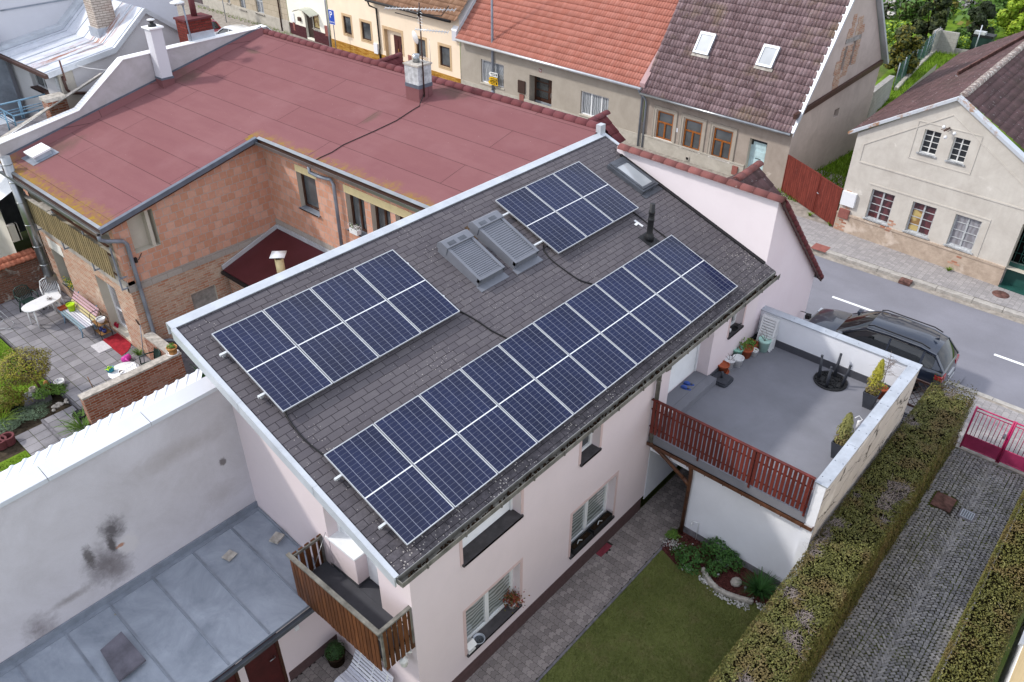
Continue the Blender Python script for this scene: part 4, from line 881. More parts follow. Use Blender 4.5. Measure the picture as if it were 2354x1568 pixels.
# ---------------------------------------------------------------- things on the terrace
def pot(name,label,c,r,h,mat,rim=.012,taper=.72,soil=True,group='flower pots along the terrace wall',cat='flower pot',n=16):
    root=E(name,c,label,cat,group); c=V(c); mb=MB()
    mb.lathe(c,[(r*taper,0),(r*.93,h*.82),(r,h*.83),(r+rim*.6,h),(r*.90,h),(r*.88,h*.86)],n); mb.build('pot',M[mat],root)
    if soil: s=MB(); s.lathe(c,[(0,h*.80),(r*.5,h*.84),(r*.89,h*.82)],n); s.build('soil',M['soil'],root)
    return root
def twigs(root,c,h,n,mat='twig',spread=.25,rd=.006):
    mb=MB(); c=V(c)
    for k in range(n):
        a=R.uniform(0,6.28); t=R.uniform(.6,1); p=[c]
        for i in range(1,4): p.append(c+V((cos(a+i*.4)*spread*i/3,sin(a+i*.4)*spread*i/3,h*t*i/3)))
        mb.tube(p,[rd,rd*.8,rd*.6,rd*.3],4)
    mb.build('twig',M[mat],root)
kz=lambda a,z=DZ:tuple(Zp(q('K',*a),z))
c=kz((1885,372)); r=pot('flower_pot','terracotta coloured pot on a saucer beside the black parasol base',(c[0]+.1,c[1],c[2]),.155,.24,'terracotta'); s=MB(); s.lathe((c[0]+.1,c[1],DZ+.001),[(.17,0),(.18,.03),(.165,.03),(.16,.012)],16); s.build('saucer',M['terracotta'],r)
c=kz((1940,330)); r=pot('flower_pot','white pot with a dry twig next to the terracotta pot on a saucer',(c[0]+.09,c[1],DZ),.145,.25,'white_plastic'); twigs(r,(c[0]+.09,c[1],DZ+.2),.35,3)
c=kz((2013,318)); r=pot('flower_pot','white pot in front, standing nearest the open terrace floor',(c[0]+.09,c[1],DZ),.145,.26,'white_plastic')
c=kz((2003,245)); r=pot('flower_pot','sea green pot with a bare twig by the wall',(c[0]+.10,c[1],DZ),.165,.30,'mint'); twigs(r,(c[0]+.10,c[1],DZ+.25),.3,3)
c=kz((2080,240)); r=pot('flower_pot','terracotta pot with a leafy green plant',(c[0]+.1,c[1],DZ),.18,.27,'terracotta')
f=MB()
for k in range(90): f.leaf((c[0]+.1+R.gauss(0,.12),c[1]+R.gauss(0,.12),DZ+.28+R.uniform(0,.22)),(R.uniform(-1,1),R.uniform(-1,1),1),.08,2.2)
f.build('foliage',M['herb'],r)
c=kz((2160,226)); pot('flower_pot','smallest white pot, alone in front of the planter trough',(c[0]+.06,c[1],DZ),.105,.18,'white_plastic')
c=kz((2232,190)); r=pot('flower_pot','tall pale mint pot with dead stems beside the white chairs',(c[0]+.11,c[1],DZ),.165,.36,'mint_pale'); twigs(r,(c[0]+.11,c[1],DZ+.3),.35,5)
c=kz((2160,105)); pot('flower_pot','black pot half hidden behind the trough',(c[0],c[1]+.05,DZ),.13,.2,'black_plastic')
r=E('planter_trough',(11.95,-2.0,DZ),'rectangular terracotta trough with low herbs by the wall','planter','flower pots along the terrace wall'); mb=MB(); c=V((11.9,-2.02,DZ))
for (a,b,cc,d) in ((-.27,-.15,-.25,.15),(.25,-.15,.27,.15),(-.25,-.15,.25,-.13),(-.25,.13,.25,.15)): mb.box(c.x+a,c.y+b,DZ+.005,c.x+cc,c.y+d,DZ+.22)
mb.build('trough',M['terracotta'],r); mb=MB(); mb.box(c.x-.25,c.y-.13,DZ+.006,c.x+.25,c.y+.13,DZ+.18); mb.build('soil',M['soil'],r)
mb=MB()
for k in range(160): mb.leaf((c.x+R.uniform(-.24,.24),c.y+R.uniform(-.12,.12),DZ+.19+R.uniform(0,.1)),(R.uniform(-1,1),R.uniform(-1,1),1),.05,2)
mb.build('foliage',M['herb'],r)
c=kz((1418,635),2.76); pot('flower_pot','little white pot alone on the left end of the door step',(8.02,-2.02,2.758),.085,.15,'white_plastic')
c=V(kz((1880,445))); mb=MB(); cx,cy=c.x+.07,c.y
pr=[(.25*abs(cos(t))**.35*(1 if cos(t)>0 else -1),.25*abs(sin(t))**.35*(1 if sin(t)>0 else -1)) for t in [2*pi*k/28 for k in range(28)]]
mb.prism([(cx+a,cy+b,DZ+.001) for a,b in pr],(0,0,.06)); mb.prism([(cx+a*.86,cy+b*.86,DZ+.062) for a,b in pr],(0,0,.035)); mb.tube([(cx,cy,DZ+.098),(cx,cy,DZ+.27)],.035,10); mb.build('parasol_base',M['anthracite'],None,'square black parasol base with short socket tube','parasol base')
for k,(a,lb) in enumerate((((1588,505),'blue clog nearer the railing on the door step'),((1615,470),'blue clog nearer the pots on the door step'))):
    c=V(kz(a,2.757)); rt=E('clog',c,lb,'clog','pair of blue clogs on the step'); mb=MB(); mb.T=Matrix.Translation(c)@Matrix.Rotation(.2+k*.25,4,'Z')
    so=[(.05*cos(t)*(1.0 if sin(t)>0 else .85),.135*sin(t)) for t in [2*pi*i/16 for i in range(16)]]
    mb.prism([(x,y,0) for x,y in so],(0,0,.028)); mb.build('sole',M['blue_clog'],rt)
    mb=MB(); mb.T=Matrix.Translation(c)@Matrix.Rotation(.2+k*.25,4,'Z'); mb.lathe((0,.045,.028),[(.052,0),(.05,.03),(.035,.055),(0,.062)],12,sx=.98,sy=1.6); mb.build('upper',M['blue_clog'],rt)
    mb=MB(); mb.T=Matrix.Translation(c)@Matrix.Rotation(.2+k*.25,4,'Z'); mb.lathe((0,-.055,.029),[(.03,0),(.03,.004),(0,.004)],10,sy=1.6); mb.build('insole',M['anthracite'],rt)
# upside-down round table
tc=V(((11.82+12.29)/2,(-3.88-4.55)/2,DZ)); T_=E('garden_table',tc,'round black garden table lying upside down with four legs in the air','table')
mb=MB(); mb.lathe(tc,[(.405,.003),(.415,.02),(.41,.045),(.385,.045),(.385,.01)],32); mb.build('rim',M['black_plastic'],T_)
mb=MB()
for (a,b) in (((-.27,-.27),(.27,.27)),((-.27,.27),(.27,-.27)),((-.36,.14),(.36,.14)),((-.36,-.14),(.36,-.14)),((-.14,-.36),(-.14,.36)),((.14,-.36),(.14,.36)),((-.25,.285),(.25,.285)),((-.25,-.285),(.25,-.285)),((-.285,-.25),(-.285,.25)),((.285,-.25),(.285,.25))):
    mb.bar(tc+V((*a,.02)),tc+V((*b,.02)),.016,.03)
mb.lathe(tc,[(.11,.004),(.11,.035),(.09,.035),(.09,.004)],20); mb.build('rib',M['black_plastic'],T_)
mb=MB(); mb.lathe(tc,[(0,.008),(.39,.008),(.39,.003)],32); mb.build('tabletop',M['deck_dark'],T_)
for a in ((.29,.02),(.02,-.29),(-.29,-.02),(-.02,.29)):
    mb=MB(); p=tc+V((a[0],a[1],.012)); ax=V((a[0],a[1],0)).normalized(); b=p+ax*.06+V((0,0,.64)); mb.tube([p,b],[.045,.03],6); mb.lathe(b,[(.034,-.02),(.034,.01),(0,.012)],8); mb.build('leg',M['anthracite'],T_)
# two thuja planters and a bare twig tree
def thuja(label,c,h,r,mats,tall,lean=0,mirror=1):
    c=V(c); root=E('potted_thuja',c,label,'potted conifer','thujas in tall grey planters'); mb=MB(); w0,w1=.10,.165
    def ring(w,z): return [c+V((sx*w,sy*w,z)) for sx,sy in ((-1,-1),(1,-1),(1,1),(-1,1))]
    A,Bq,Cq,Dq=ring(w0,.001),ring(w1,.46),ring(w1-.022,.46),ring(w1-.026,.38)
    mb.face(A[::-1])
    for X_,Y_ in ((A,Bq),(Bq,Cq),(Cq,Dq)):
        for i in range(4): j=(i+1)%4; mb.face([X_[i],X_[j],Y_[j],Y_[i]])
    mb.build('planter',M['anthracite'],root); s=MB(); s.face([p+V((0,0,.03)) for p in Dq]); s.build('soil',M['soil'],root)
    f=MB(); n=2600
    for k in range(n):
        t=R.random()**.8; z=.40+t*h; rr=r*min(1,.55+1.6*t)*(1-t)**.6*(.92+.10*sin(t*23+c.x))*R.uniform(.35,1.08); a=R.uniform(0,6.28)
        if mirror<0 and t>.85: rr*=1.3
        p=c+V((cos(a)*rr+lean*t,sin(a)*rr,z)); m=1 if (t<.28+R.uniform(-.1,.25) and R.random()<.8) else 0
        f.leaf(p,(cos(a)+R.uniform(-.5,.5),sin(a)+R.uniform(-.5,.5),.7),R.uniform(.035,.075),2.0,m)
    f.build('foliage',[M[mats[0]],M[mats[1]]],root); s=MB(); s.tube([c+V((0,0,.35)),c+V((lean*.6,0,.4+h*.8))],[.02,.006],6); s.build('trunk',M['bark'],root); return root
c1=Zp(q('L',1000,668),DZ); thuja('browned thuja in a grey planter beside the bare twig tree',(11.70,-5.30,DZ),1.0,.23,('spirea','thuja_brown'),1,0)
thuja('green topped thuja in a grey planter near the slatted railing',(9.47,-5.47,DZ),.86,.24,('thuja_gold','thuja_brown'),0,.02,-1)
tp=V((12.25,-5.36,DZ)); r=pot('potted_tree','bare thin twig tree in an orange clay pot',tuple(tp),.15,.3,'terracotta',group=None,cat='potted tree')
mb=MB(); mb.tube([tp+V((0,0,.25)),tp+V((.0,.02,.75)),tp+V((.02,.03,1.1)),tp+V((.0,.05,1.35))],[.012,.01,.007,.003],5)
for k in range(26):
    z=R.uniform(.6,1.25); a=R.uniform(0,6.28); L_=R.uniform(.2,.42)*(1.5-z*.6); p=tp+V((.01,.03,z)); e1=p+V((cos(a)*L_*.5,sin(a)*L_*.5,L_*.3)); e2=e1+V((cos(a+.3)*L_*.5,sin(a+.3)*L_*.5,-.02)); mb.tube([p,e1,e2],[.006,.004,.002],4)
    for j in range(4): e=p+(e1-p)*R.uniform(.3,1); mb.tube([e,e+V((R.uniform(-.12,.12),R.uniform(-.12,.12),R.uniform(-.02,.1)))],[.003,.0015],3)
mb.build('twig',M['deadtwig'],r)
s=MB(); 
for k in range(60): s.leaf(tp+V((R.gauss(0,.07),R.gauss(0,.07),.30+R.uniform(0,.08))),(R.uniform(-1,1),R.uniform(-1,1),1),.05)
s.build('undergrowth',M['herb'],r)
mb=MB(); c=Zp(q('L',945,770),DZ+.3); mb.tube([c+V((-.08,0,-.05)),c+V((.05,-.05,0)),c+V((.1,.05,.03)),c+V((.0,.1,.0))],.012,5); mb.tube([c+V((.02,.0,-.29)),c+V((.02,.0,-.05))],.035,8); mb.build('watering_can',M['white_plastic'],None,'small white can mostly hidden behind the green topped thuja','watering can')
# leaning stack of folded white plastic chairs
for k,lb in enumerate(('front white folding chair leaning in the terrace corner','middle white folding chair of the leaning stack','rear white folding chair of the stack, against the parapet')):
    base=V((12.24+k*.105,-2.05,DZ+.002)); tp_=V((12.50+k*.06,-2.0,DZ+.86)); ax=(tp_-base); wv=V((0,-.44,-.0)); nrm=ax.cross(wv).normalized()
    if nrm.x>0: nrm=-nrm
    rt=E('folded_chair',base,lb,'chair','folded white chairs leaning in the terrace corner'); f=MB(); u=ax; 
    for e in (0,1): f.obox(base+wv*(e*.9),u,wv*.1,nrm*.035)
    f.obox(base+wv*.1+u*.93,u*.07,wv*.8,nrm*.034); f.obox(base+wv*.1+u*.44,u*.06,wv*.8,nrm*.034); f.obox(base+wv*.1+u*.03,u*.05,wv*.8,nrm*.034); f.build('frame',M['white_plastic'],rt)
    s=MB()
    for j in range(5): s.obox(base+wv*.1+u*(.52+j*.083),u*.055,wv*.8,nrm*.028)
    s.build('back_slat',M['white_plastic'],rt)
    s=MB()
    for j in range(5): s.obox(base+wv*.1+u*(.10+j*.068)+nrm*.004,u*.05,wv*.8,nrm*.03)
    s.build('seat_slat',M['white_plastic'],rt)
mb=MB(); p=V(FF.P(fu(11.0),3.505,-.08)); mb.lathe(p,[(.03,0),(.04,.08),(.035,.1),(0,.1)],10); mb.build('glass_jar',M['white_plastic'],None,'small jar on the sill of the window above the terrace','jar')
mb=MB(); p=V(FF.P(fu(11.2),3.505,-.06)); mb.lathe(p,[(0,0),(.09,.005),(.11,.05),(.1,.05),(.08,.012)],14); mb.tube([p+V((.1,0,.04)),p+V((.28,-.06,.07))],.012,5); mb.build('frying_pan',M['black_plastic'],None,'black pan on the sill of the window above the terrace','pan')
# window-sill things on the ground floor
for (xa,xb,lb) in ((4.62,5.30,'long black flower box on the sill, balcony side half'),(5.36,6.08,'long black flower box on the sill, garage side half')):
    rt=E('flower_box',(xa,-1.9,.795),lb,'flower box','flower boxes on the ground floor sill'); mb=MB()
    for (a,b,c,d) in ((xa,-1.93,xb,-1.915),(xa,-1.785,xb,-1.77),(xa,-1.915,xa+.015,-1.785),(xb-.015,-1.915,xb,-1.785)): mb.box(a,b,.792,c,d,.95)
    mb.build('box',M['black_plastic'],rt); s=MB(); s.box(xa+.015,-1.915,.793,xb-.015,-1.785,.91); s.build('soil',M['soil'],rt)
    s=MB(); c=V(((xa+xb)/2,-1.85,.915)); s.tube([c+V((-.12,0,0)),c+V((-.05,.02,.05)),c+V((.02,-.02,.03)),c+V((.05,.0,.0))],.012,5); s.build('dry_stem',M['white_old'],rt)
sz=.80
r=pot('flower_pot','white ribbed pot with a red flowered plant on the nearer ground floor sill',(2.70,-1.80,sz),.10,.16,'white_plastic',group=None)
f=MB()
for k in range(420): f.leaf((2.70+R.gauss(0,.10),-1.80+R.gauss(0,.09),sz+.17+abs(R.gauss(0,.13))),(R.uniform(-1,1),R.uniform(-1,1),.8),.05,1.6)
f.build('foliage',M['flower_red'],r)
mb=MB(); mb.lathe((1.66,-1.83,sz),[(.0,.008),(.10,.008),(.115,.055),(.128,.055),(.105,0),(0,0)][::-1],20); mb.build('bird_bath_dish',M['zinc_light'],None,'round grey glass dish on the nearer ground floor sill','dish')
rt=E('bird_feeder',(1.38,-1.83,sz),'small white bird feeder house on the nearer ground floor sill','bird feeder'); mb=MB(); mb.box(1.29,-1.92,sz,1.47,-1.76,sz+.03); mb.box(1.29,-1.92,sz+.03,1.47,-1.91,sz+.06); mb.box(1.29,-1.77,sz+.03,1.47,-1.76,sz+.06); mb.build('tray',M['white_paint'],rt)
mb=MB(); mb.box(1.32,-1.85,sz+.031,1.34,-1.83,sz+.2); mb.box(1.42,-1.85,sz+.031,1.44,-1.83,sz+.2); mb.build('post',M['white_paint'],rt); mb=MB(); mb.prism([(1.27,-1.95,sz+.16),(1.27,-1.84,sz+.25),(1.27,-1.73,sz+.16),(1.27,-1.84,sz+.235)],(.22,0,0)); mb.build('roof',M['white_paint'],rt)
# ================================================================ hedges, drive, gates
def hedge(label,x0,x1,y0,y1,h0,h1,n,bare,name='hedge'):
    root=E(name,((x0+x1)/2,(y0+y1)/2,0),label,'hedge','clipped thuja hedges along the drive'); mb=MB(); brown=MB(); tw=MB()
    hh=lambda x:h0+(h1-h0)*(x-x0)/(x1-x0)
    import mathutils
    nf=mathutils.noise.noise
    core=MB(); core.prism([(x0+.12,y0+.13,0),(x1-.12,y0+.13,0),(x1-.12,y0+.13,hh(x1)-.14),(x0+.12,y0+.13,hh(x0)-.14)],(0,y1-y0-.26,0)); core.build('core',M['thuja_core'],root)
    A=[('top',(x1-x0)*(y1-y0)),('s0',(x1-x0)*1.6),('s1',(x1-x0)*1.2),('e',(y1-y0)*1.6)]; tot=sum(a for _,a in A)
    for nm,ar in A:
        for k in range(int(n*ar/tot)):
            x=R.uniform(x0,x1); y=R.uniform(y0,y1); H_=hh(x); b=.09*nf(V((x*2.3,y*2.3,3)))
            if nm=='top': p=V((x,y,H_+b+.03*nf(V((x*5,y*5,0)))-abs(R.gauss(0,.03)))); nn=V((R.uniform(-.9,.9),R.uniform(-.9,.9),1))
            elif nm=='s0': z=H_*R.random(); p=V((x,y0+abs(R.gauss(0,.04))-b-.03*nf(V((x*4,z*4,1))),z)); nn=V((R.uniform(-.6,.6),-1,R.uniform(-.2,.9)))
            elif nm=='s1': z=H_*R.uniform(.3,1); p=V((x,y1-abs(R.gauss(0,.04)),z)); nn=V((R.uniform(-.6,.6),1,R.uniform(-.2,.9)))
            else: z=H_*R.random(); p=V((x1-abs(R.gauss(0,.04)),y,z)); nn=V((1,R.uniform(-.6,.6),R.uniform(-.2,.9)))
            edge=min(x-x0,x1-x,y-y0,y1-y)
            if nm=='top' and edge<.12: p.z-=(.12-edge)*.6
            v=nf(V((x*1.1,y*1.6,p.z*.6)))+.5*nf(V((x*3.1,y*3.1,p.z*2)))
            sz=R.uniform(.03,.062)
            hole = nm=='top' and (nf(V((x*1.0+9,y*1.4,5)))+.35*nf(V((x*3,y*3,8))))>bare
            if hole:
                if R.random()<.45: 
                    a=R.uniform(0,6.28); l=R.uniform(.08,.22); e=V((cos(a)*l,sin(a)*l,R.uniform(-.03,.10))); p.z-=.05; s=V((-sin(a),cos(a),.4))*.004
                    tw.face([p-s,p+s,p+e+s*.4,p+e-s*.4])
                if R.random()<.72: continue
                p.z-=.05
            m=1 if v>R.uniform(.12,.5) else (2 if R.random()<.18 else 0)
            mb.leaf(p,nn,sz,1.9,m)
    mb.build('foliage',[M['thuja'],M['thuja_brown'],M['thuja_gold']],root)
    if tw.f: tw.build('twig',M['deadtwig'],root)
    return root
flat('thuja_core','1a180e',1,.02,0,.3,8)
hedge('clipped thuja hedge with brown bare patches between garage and cobbled drive',.6,14.95,-7.05,-5.98,2.2,1.80,120000,.40)
hedge('clipped thuja hedge on the far right side of the cobbled drive',5.2,16.2,-9.72,-8.88,1.65,1.55,62000,.5)
# cobbles laid in segmental arches
mb=MB(); X0,X1,Y0,Y1=5.0,15.05,-9.1,-7.0; mb.face([(X0,Y0,.0),(X1,Y0,.0),(X1,Y1,.0),(X0,Y1,.0)],1,.5)
wA=1.02; st=.098
for seg in range(-1,3):
    ya_=Y0+.04+seg*wA
    for k in range(int((X1-X0)/st)+12):
        xb=X0+k*st-.6
        nst=11
        for j in range(nst):
            t0=(j+.06)/nst; t1=(j+.94)/nst
            f=lambda t:(xb-.55*(2*t-1)**2+.55*.5+(.0 if seg%2==0 else .05))
            pa=V((f(t0),ya_+wA*t0,0)); pb=V((f(t1),ya_+wA*t1,0)); tg=(pb-pa).normalized(); nn=V((tg.y,-tg.x,0)); 
            if nn.x<0: nn=-nn
            g=st*.44; c=(pa+pb)/2+V((R.uniform(-.006,.006),R.uniform(-.006,.006),0)); hl=(pb-pa).length/2*R.uniform(.88,1.04)
            if not (X0<c.x<X1 and Y0<c.y<Y1): continue
            if (12.38<c.x<13.05 and -7.75<c.y<-7.22) or (12.44<c.x<12.85 and -8.26<c.y<-7.88): continue
            sl_=abs(tg.y); g2=g*max(.6,sl_); rn=R.random(); z=.022+R.uniform(-.004,.006); k2=.8
            o=[c-tg*hl-nn*g2,c+tg*hl-nn*g2,c+tg*hl+nn*g2,c-tg*hl+nn*g2]; i=[c+(p-c)*k2+V((0,0,z)) for p in o]; o=[p+V((R.uniform(-.005,.005),R.uniform(-.005,.005),.006)) for p in o]
            if (o[1]-o[0]).cross(o[2]-o[1]).z<0: o=o[::-1]; i=i[::-1]
            mb.face(i,0,rn)
            for a in range(4): b=(a+1)%4; mb.face([o[a],o[b],i[b],i[a]],0,rn)
mb.build('cobbled_drive',[M['cobble'],M['joint_moss']],kind='structure')
mb=MB(); mb.box(12.42,-7.72,.01,13.0,-7.25,.03)
mb.build('manhole_cover',M['rust_red'],None,'rusty square manhole cover set in the cobbled drive','manhole cover')
rt=E('drain_grate',(12.64,-8.07,.02),'grey slotted drain grate in a concrete frame on the cobbles','drain'); mb=MB(); mb.box(12.44,-8.26,.0,12.85,-7.88,.022); mb.build('frame',M['concrete_dark'],rt)
mb=MB(); mb.box(12.50,-8.21,.023,12.79,-7.93,.034); mb.build('grate',M['zinc_light'],rt); mb=MB()
for i in range(6):
    for j in range(5): mb.box(12.52+i*.044,-8.195+j*.052,.035,12.545+i*.044,-8.16+j*.052,.037)
mb.build('slot',M['dark_void'],rt)
# pink gate
def gate(ya,yb,label):
    x=15.13; r=E('metal_gate',(x,(ya+yb)/2,0),label,'gate','pink gates between the hedges'); f=MB()
    for y in (ya,yb): f.tube([(x,y,.06),(x,y,1.46)],.025,8)
    for z in (1.43,1.33,.52,.12): f.tube([(x,ya,z),(x,yb,z)],.02 if z>1.4 else .014,7)
    n=9
    for k in range(1,n): y=ya+(yb-ya)*k/n; f.tube([(x,y,.52),(x,y,1.33)],.009,6)
    f.build('frame',M['pink_paint'],r); s=MB(); s.box(x-.004,min(ya,yb)+.02,.14,x+.004,max(ya,yb)-.02,.50); s.build('sheet_panel',M['pink_sheet'],r)
    h=MB(); yy=yb+(.06 if ya>yb else -.06); h.box(x-.05,yy-.02,.85,x-.02,yy+.03,1.02); h.tube([(x-.05,yy,.97),(x-.09,yy,.97),(x-.09,yy+.11,.97)],.009,5); h.build('handle',M['zinc'],r)
    return r
gate(-7.16,-8.06,'pink barred gate leaf nearest the hedge beside the garage'); gate(-8.11,-9.05,'pink barred gate leaf cut off by the right edge')
mb=MB(); mb.box(15.05,-9.4,-.1,15.22,-7.05,.06); mb.build('gate_threshold',M['concrete'],kind='structure')
# brown trellis gate between garage and pavement
r=E('trellis_gate',(16.2,-5.65,0),'dark brown lattice gate at the pavement behind the parked car','gate'); f=MB(); xx=15.9
f.box(xx,-6.12,1.02,xx+.05,-4.7,1.08); f.box(xx,-6.12,.12,xx+.05,-4.7,.17); f.box(xx-.01,-6.16,0,xx+.06,-6.06,1.12); f.box(xx-.01,-4.74,0,xx+.06,-4.66,1.12); f.build('frame',M['brown_metal'],r); s=MB()
for k in range(-5,11):
    y=-6.1+k*.2
    for dr in (1,-1):
        pts=[]
        a=V((xx+.02,y,.17)); b=V((xx+.02,y+.85*dr,1.02)); 
        for t in (0,1): pass
        ta,tb=0,1
        for i in range(2): pass
        def cl(t): return a+(b-a)*t
        ts=[i/20 for i in range(21) if -6.1<cl(i/20).y<-4.7]
        if len(ts)>1: s.bar(cl(ts[0]),cl(ts[-1]),.012,.012,up=(1,0,0))
s.build('lattice',M['brown_metal'],r)
mb=MB()
for k in range(9): mb.box(14.1+k*.11,-5.9,.42,14.16+k*.11,-4.9,.47)
mb.box(14.05,-5.92,0,15.1,-4.88,.40); mb.build('slatted_cover',M['anthracite'],None,'low dark slatted box between hedge and garage end','slatted box')
# yellow house at the lower right corner
r=E('yellow_house',(6,-10.5,0),'pale yellow house wall with white base cut by the lower right corner','house'); mb=MB(); FY=Fr((-4,-9.93),(14,-9.93),(0,1)); wall(mb,FY,0,18,1.7,4.9,[(11.85,12.8,1.72,2.9,.1)],.1); mb.build('wall',M['yellow_house'],r)
mb=MB(); fbox(mb,FY,0,18,0,1.7,-.02,.012); mb.build('plinth',M['white_felt'],r); window(r,FY,11.85,12.8,1.72,2.9,.08,M['zinc_light'],M['glass_mid'],cols=(.5,),sill=(.08,.04,.05),sm=M['zinc_light'])
# ================================================================ plaster boundary wall and tin-roofed shed (lower left)
r=E('boundary_wall',(-4,2.95,0),'tall stained grey plaster wall with white metal coping at the left','wall'); mb=MB(); Fw=Fr((-9,2.9),(.05,2.9),(0,-1)); quad(mb,Fw,0,9.05,0,0,5.55,5.78); quad(mb,Fr((-9,3.2),(.05,3.2),(0,1)),0,9.05,0,0,5.5,5.75)
mb.face([(-9,2.9,0),(-9,3.2,0),(-9,3.2,5.5),(-9,2.9,5.5)]); mb.build('wall',M['yard_plaster'],r)
mb=MB(); cz=lambda x:5.60+.0255*(x+9)
for (a,b) in ((-9,-3.2),(-3.19,-1.45),(-1.44,-.05)):
    mb.obox((a,2.86,cz(a)-.02),(b-a,0,(b-a)*.0255),(0,.36,.05),(0,0,.02+(.003 if a<-4 else 0))); mb.obox((a,2.855,cz(a)-.08),(b-a,0,(b-a)*.0255),(0,.006,0),(0,0,.08))
mb.build('coping',M['poly_sheet'],r)
mb=MB(); x=-9.0; w=.035
while x<.0:
    for k in range(6):
        h0,h1=[(0,.0),(0,.03),(.03,.03),(.03,0),(0,0),(0,0)][k]; xa=x+k*w; xb=xa+w
        za=cz(xa)+.03; zb=cz(xb)+.03
        mb.face([(xa-.30,3.20,za-.012),(xb-.30,3.20,zb-.012),(xb,3.66,zb+h1-.10),(xa,3.66,za+h0-.10)])
    x+=6*w
mb.build('corrugated_strip',M['poly_white'],r); mb=MB(); mb.obox((-9,3.655,cz(-9)-.12),(9,0,.23),(0,.03,0),(0,0,.035)); mb.build('strip_edge',M['zinc'],r)
SH=E('shed',(-3,1.7,0),'low pink shed with a grey standing seam tin roof beside the balcony','shed')
tz=lambda y:2.30+.27*(y-.30)/2.6
mb=MB(); mb.face([(-9,.30,tz(.3)),(.05,.30,tz(.3)),(.05,2.9,tz(2.9)),(-9,2.9,tz(2.9))]); mb.face([(-9,.30,tz(.3)-.06),(-9,2.9,tz(2.9)-.06),(.05,2.9,tz(2.9)-.06),(.05,.30,tz(.3)-.06)]); mb.face([(-9,.30,tz(.3)-.06),(.05,.30,tz(.3)-.06),(.05,.30,tz(.3)),(-9,.30,tz(.3))])
rf=mb.build('roof',M['grey_tin'],SH)
mb=MB()
for x in (-.66,-1.50,-2.32,-3.14,-3.94,-4.75,-5.57,-6.4): mb.obox((x,.32,tz(.32)),(0.018,0,0),(0,2.56,.266),(0,0,.022)); mb.obox((x+.018,.32,tz(.32)+.001),(.03,0,0),(0,2.56,.266),(0,0,.006))
mb.box(-9,2.80,tz(2.9)-.02,.05,2.895,tz(2.9)+.16) if False else None
mb.obox((-9,2.86,tz(2.86)+.001),(9.05,0,0),(0,.036,0),(0,0,.16)); mb.obox((-9,2.78,tz(2.78)+.002),(9.05,0,0),(0,.08,.01),(0,0,.012)); mb.obox((.0,.32,tz(.32)+.001),(.04,0,0),(0,2.5,.26),(0,0,.05))
mb.build('seam',M['zinc'],rf)
mb=MB(); mb.obox((-9,.18,tz(.3)-.10),(8.5,0,0),(0,.125,0),(0,0,.01)); mb.obox((-9,.17,tz(.3)-.10),(8.5,0,0),(0,.01,0),(0,0,.09)); mb.build('gutter',M['zinc_dark'],SH)
FS=Fr((-6,.75),(.05,.75),(0,-1)); mb=MB(); wall(mb,FS,0,6.05,.0,2.29,[(4.08,4.78,.02,2.05,.08),(2.4,3.9,.02,2.05,.08)],.08); mb.build('wall',M['pink_wall'],SH)
for (a,b,lb) in ((4.10,4.76,'dark red door'),(2.42,3.88,'wide dark red door')):
    mb=MB(); fbox(mb,FS,a,b,.03,2.03,-.07,-.03); d=mb.build('door',M['brown_door'],SH); mb=MB(); mb.tube([FS.P(b-.08,1.02,-.03),FS.P(b-.08,1.02,.02),FS.P(b-.2,1.02,.02)],.012,6); mb.build('handle',M['steel'],d); mb=MB(); fbox(mb,FS,b,b+.06,.02,2.08,-.07,.004); mb.build('door_frame',M['brown_frame'],d)
mb=MB(); fbox(mb,FS,4.86,6.05,0,.28,0,.012); mb.build('plinth',M['plinth_brown'],SH); mb=MB(); fbox(mb,FS,5.2,5.28,1.28,1.40,.0,.03); mb.build('switch',M['white_plastic'],SH)
mb=MB(); c=V((-3.5,1.75,tz(1.75))); a=V((.42,-.04,0)).normalized(); b=V((.05,.75,.078)).normalized(); o=c-a*.2-b*.36; up=V((0,-.1,1)).normalized()
a=V((-.42,-.09,0)); b=V((-.06,-.75,-.078)); o=Zp(q('M',1045,1140),2.56); 
mb.prism([o+V((0,0,.0)),o+a,o+a+b+V((.0,0,.03)),o+b+V((.08,-.02,.0))],(0,0,.05)); mb.build('slab',M['grey_skin'],None,'loose grey board lying on the tin roof','board')
mb=MB(); o=Zp(q('M',1965,480),2.53); mb.T=Matrix.Translation(o)@Matrix.Rotation(.25,4,'Z'); mb.box(-.11,-.10,.0,.11,.10,.02); mb.build('tile',M['stone_light'],None,'small square grey tile on the tin roof','tile')
mb=MB(); o=Zp(q('N',228,335),2.56); mb.T=Matrix.Translation(o)@Matrix.Rotation(.35,4,'Z'); mb.box(-.11,-.10,.0,.11,.10,.025); mb.box(-.10,-.11,.027,.12,.09,.055); mb.build('paving_stone',M['stone_light'],None,'two stacked concrete slabs on the tin roof near the balcony','slab')
mb=MB(); o=Zp(q('M',1460,1100),2.44); mb.lathe(o,[(.145,.0),(.15,.004),(.155,.0)],24); mb.build('lime_ring',M['zinc_light'],rf) if False else None
sheet('yard',[(-6,-1.9),(.05,-1.9),(.05,.75),(-6,.75)],.0,'joint_dark'); wavy('yard_blocks',-2.2,.03,-1.86,.73,z=.004)
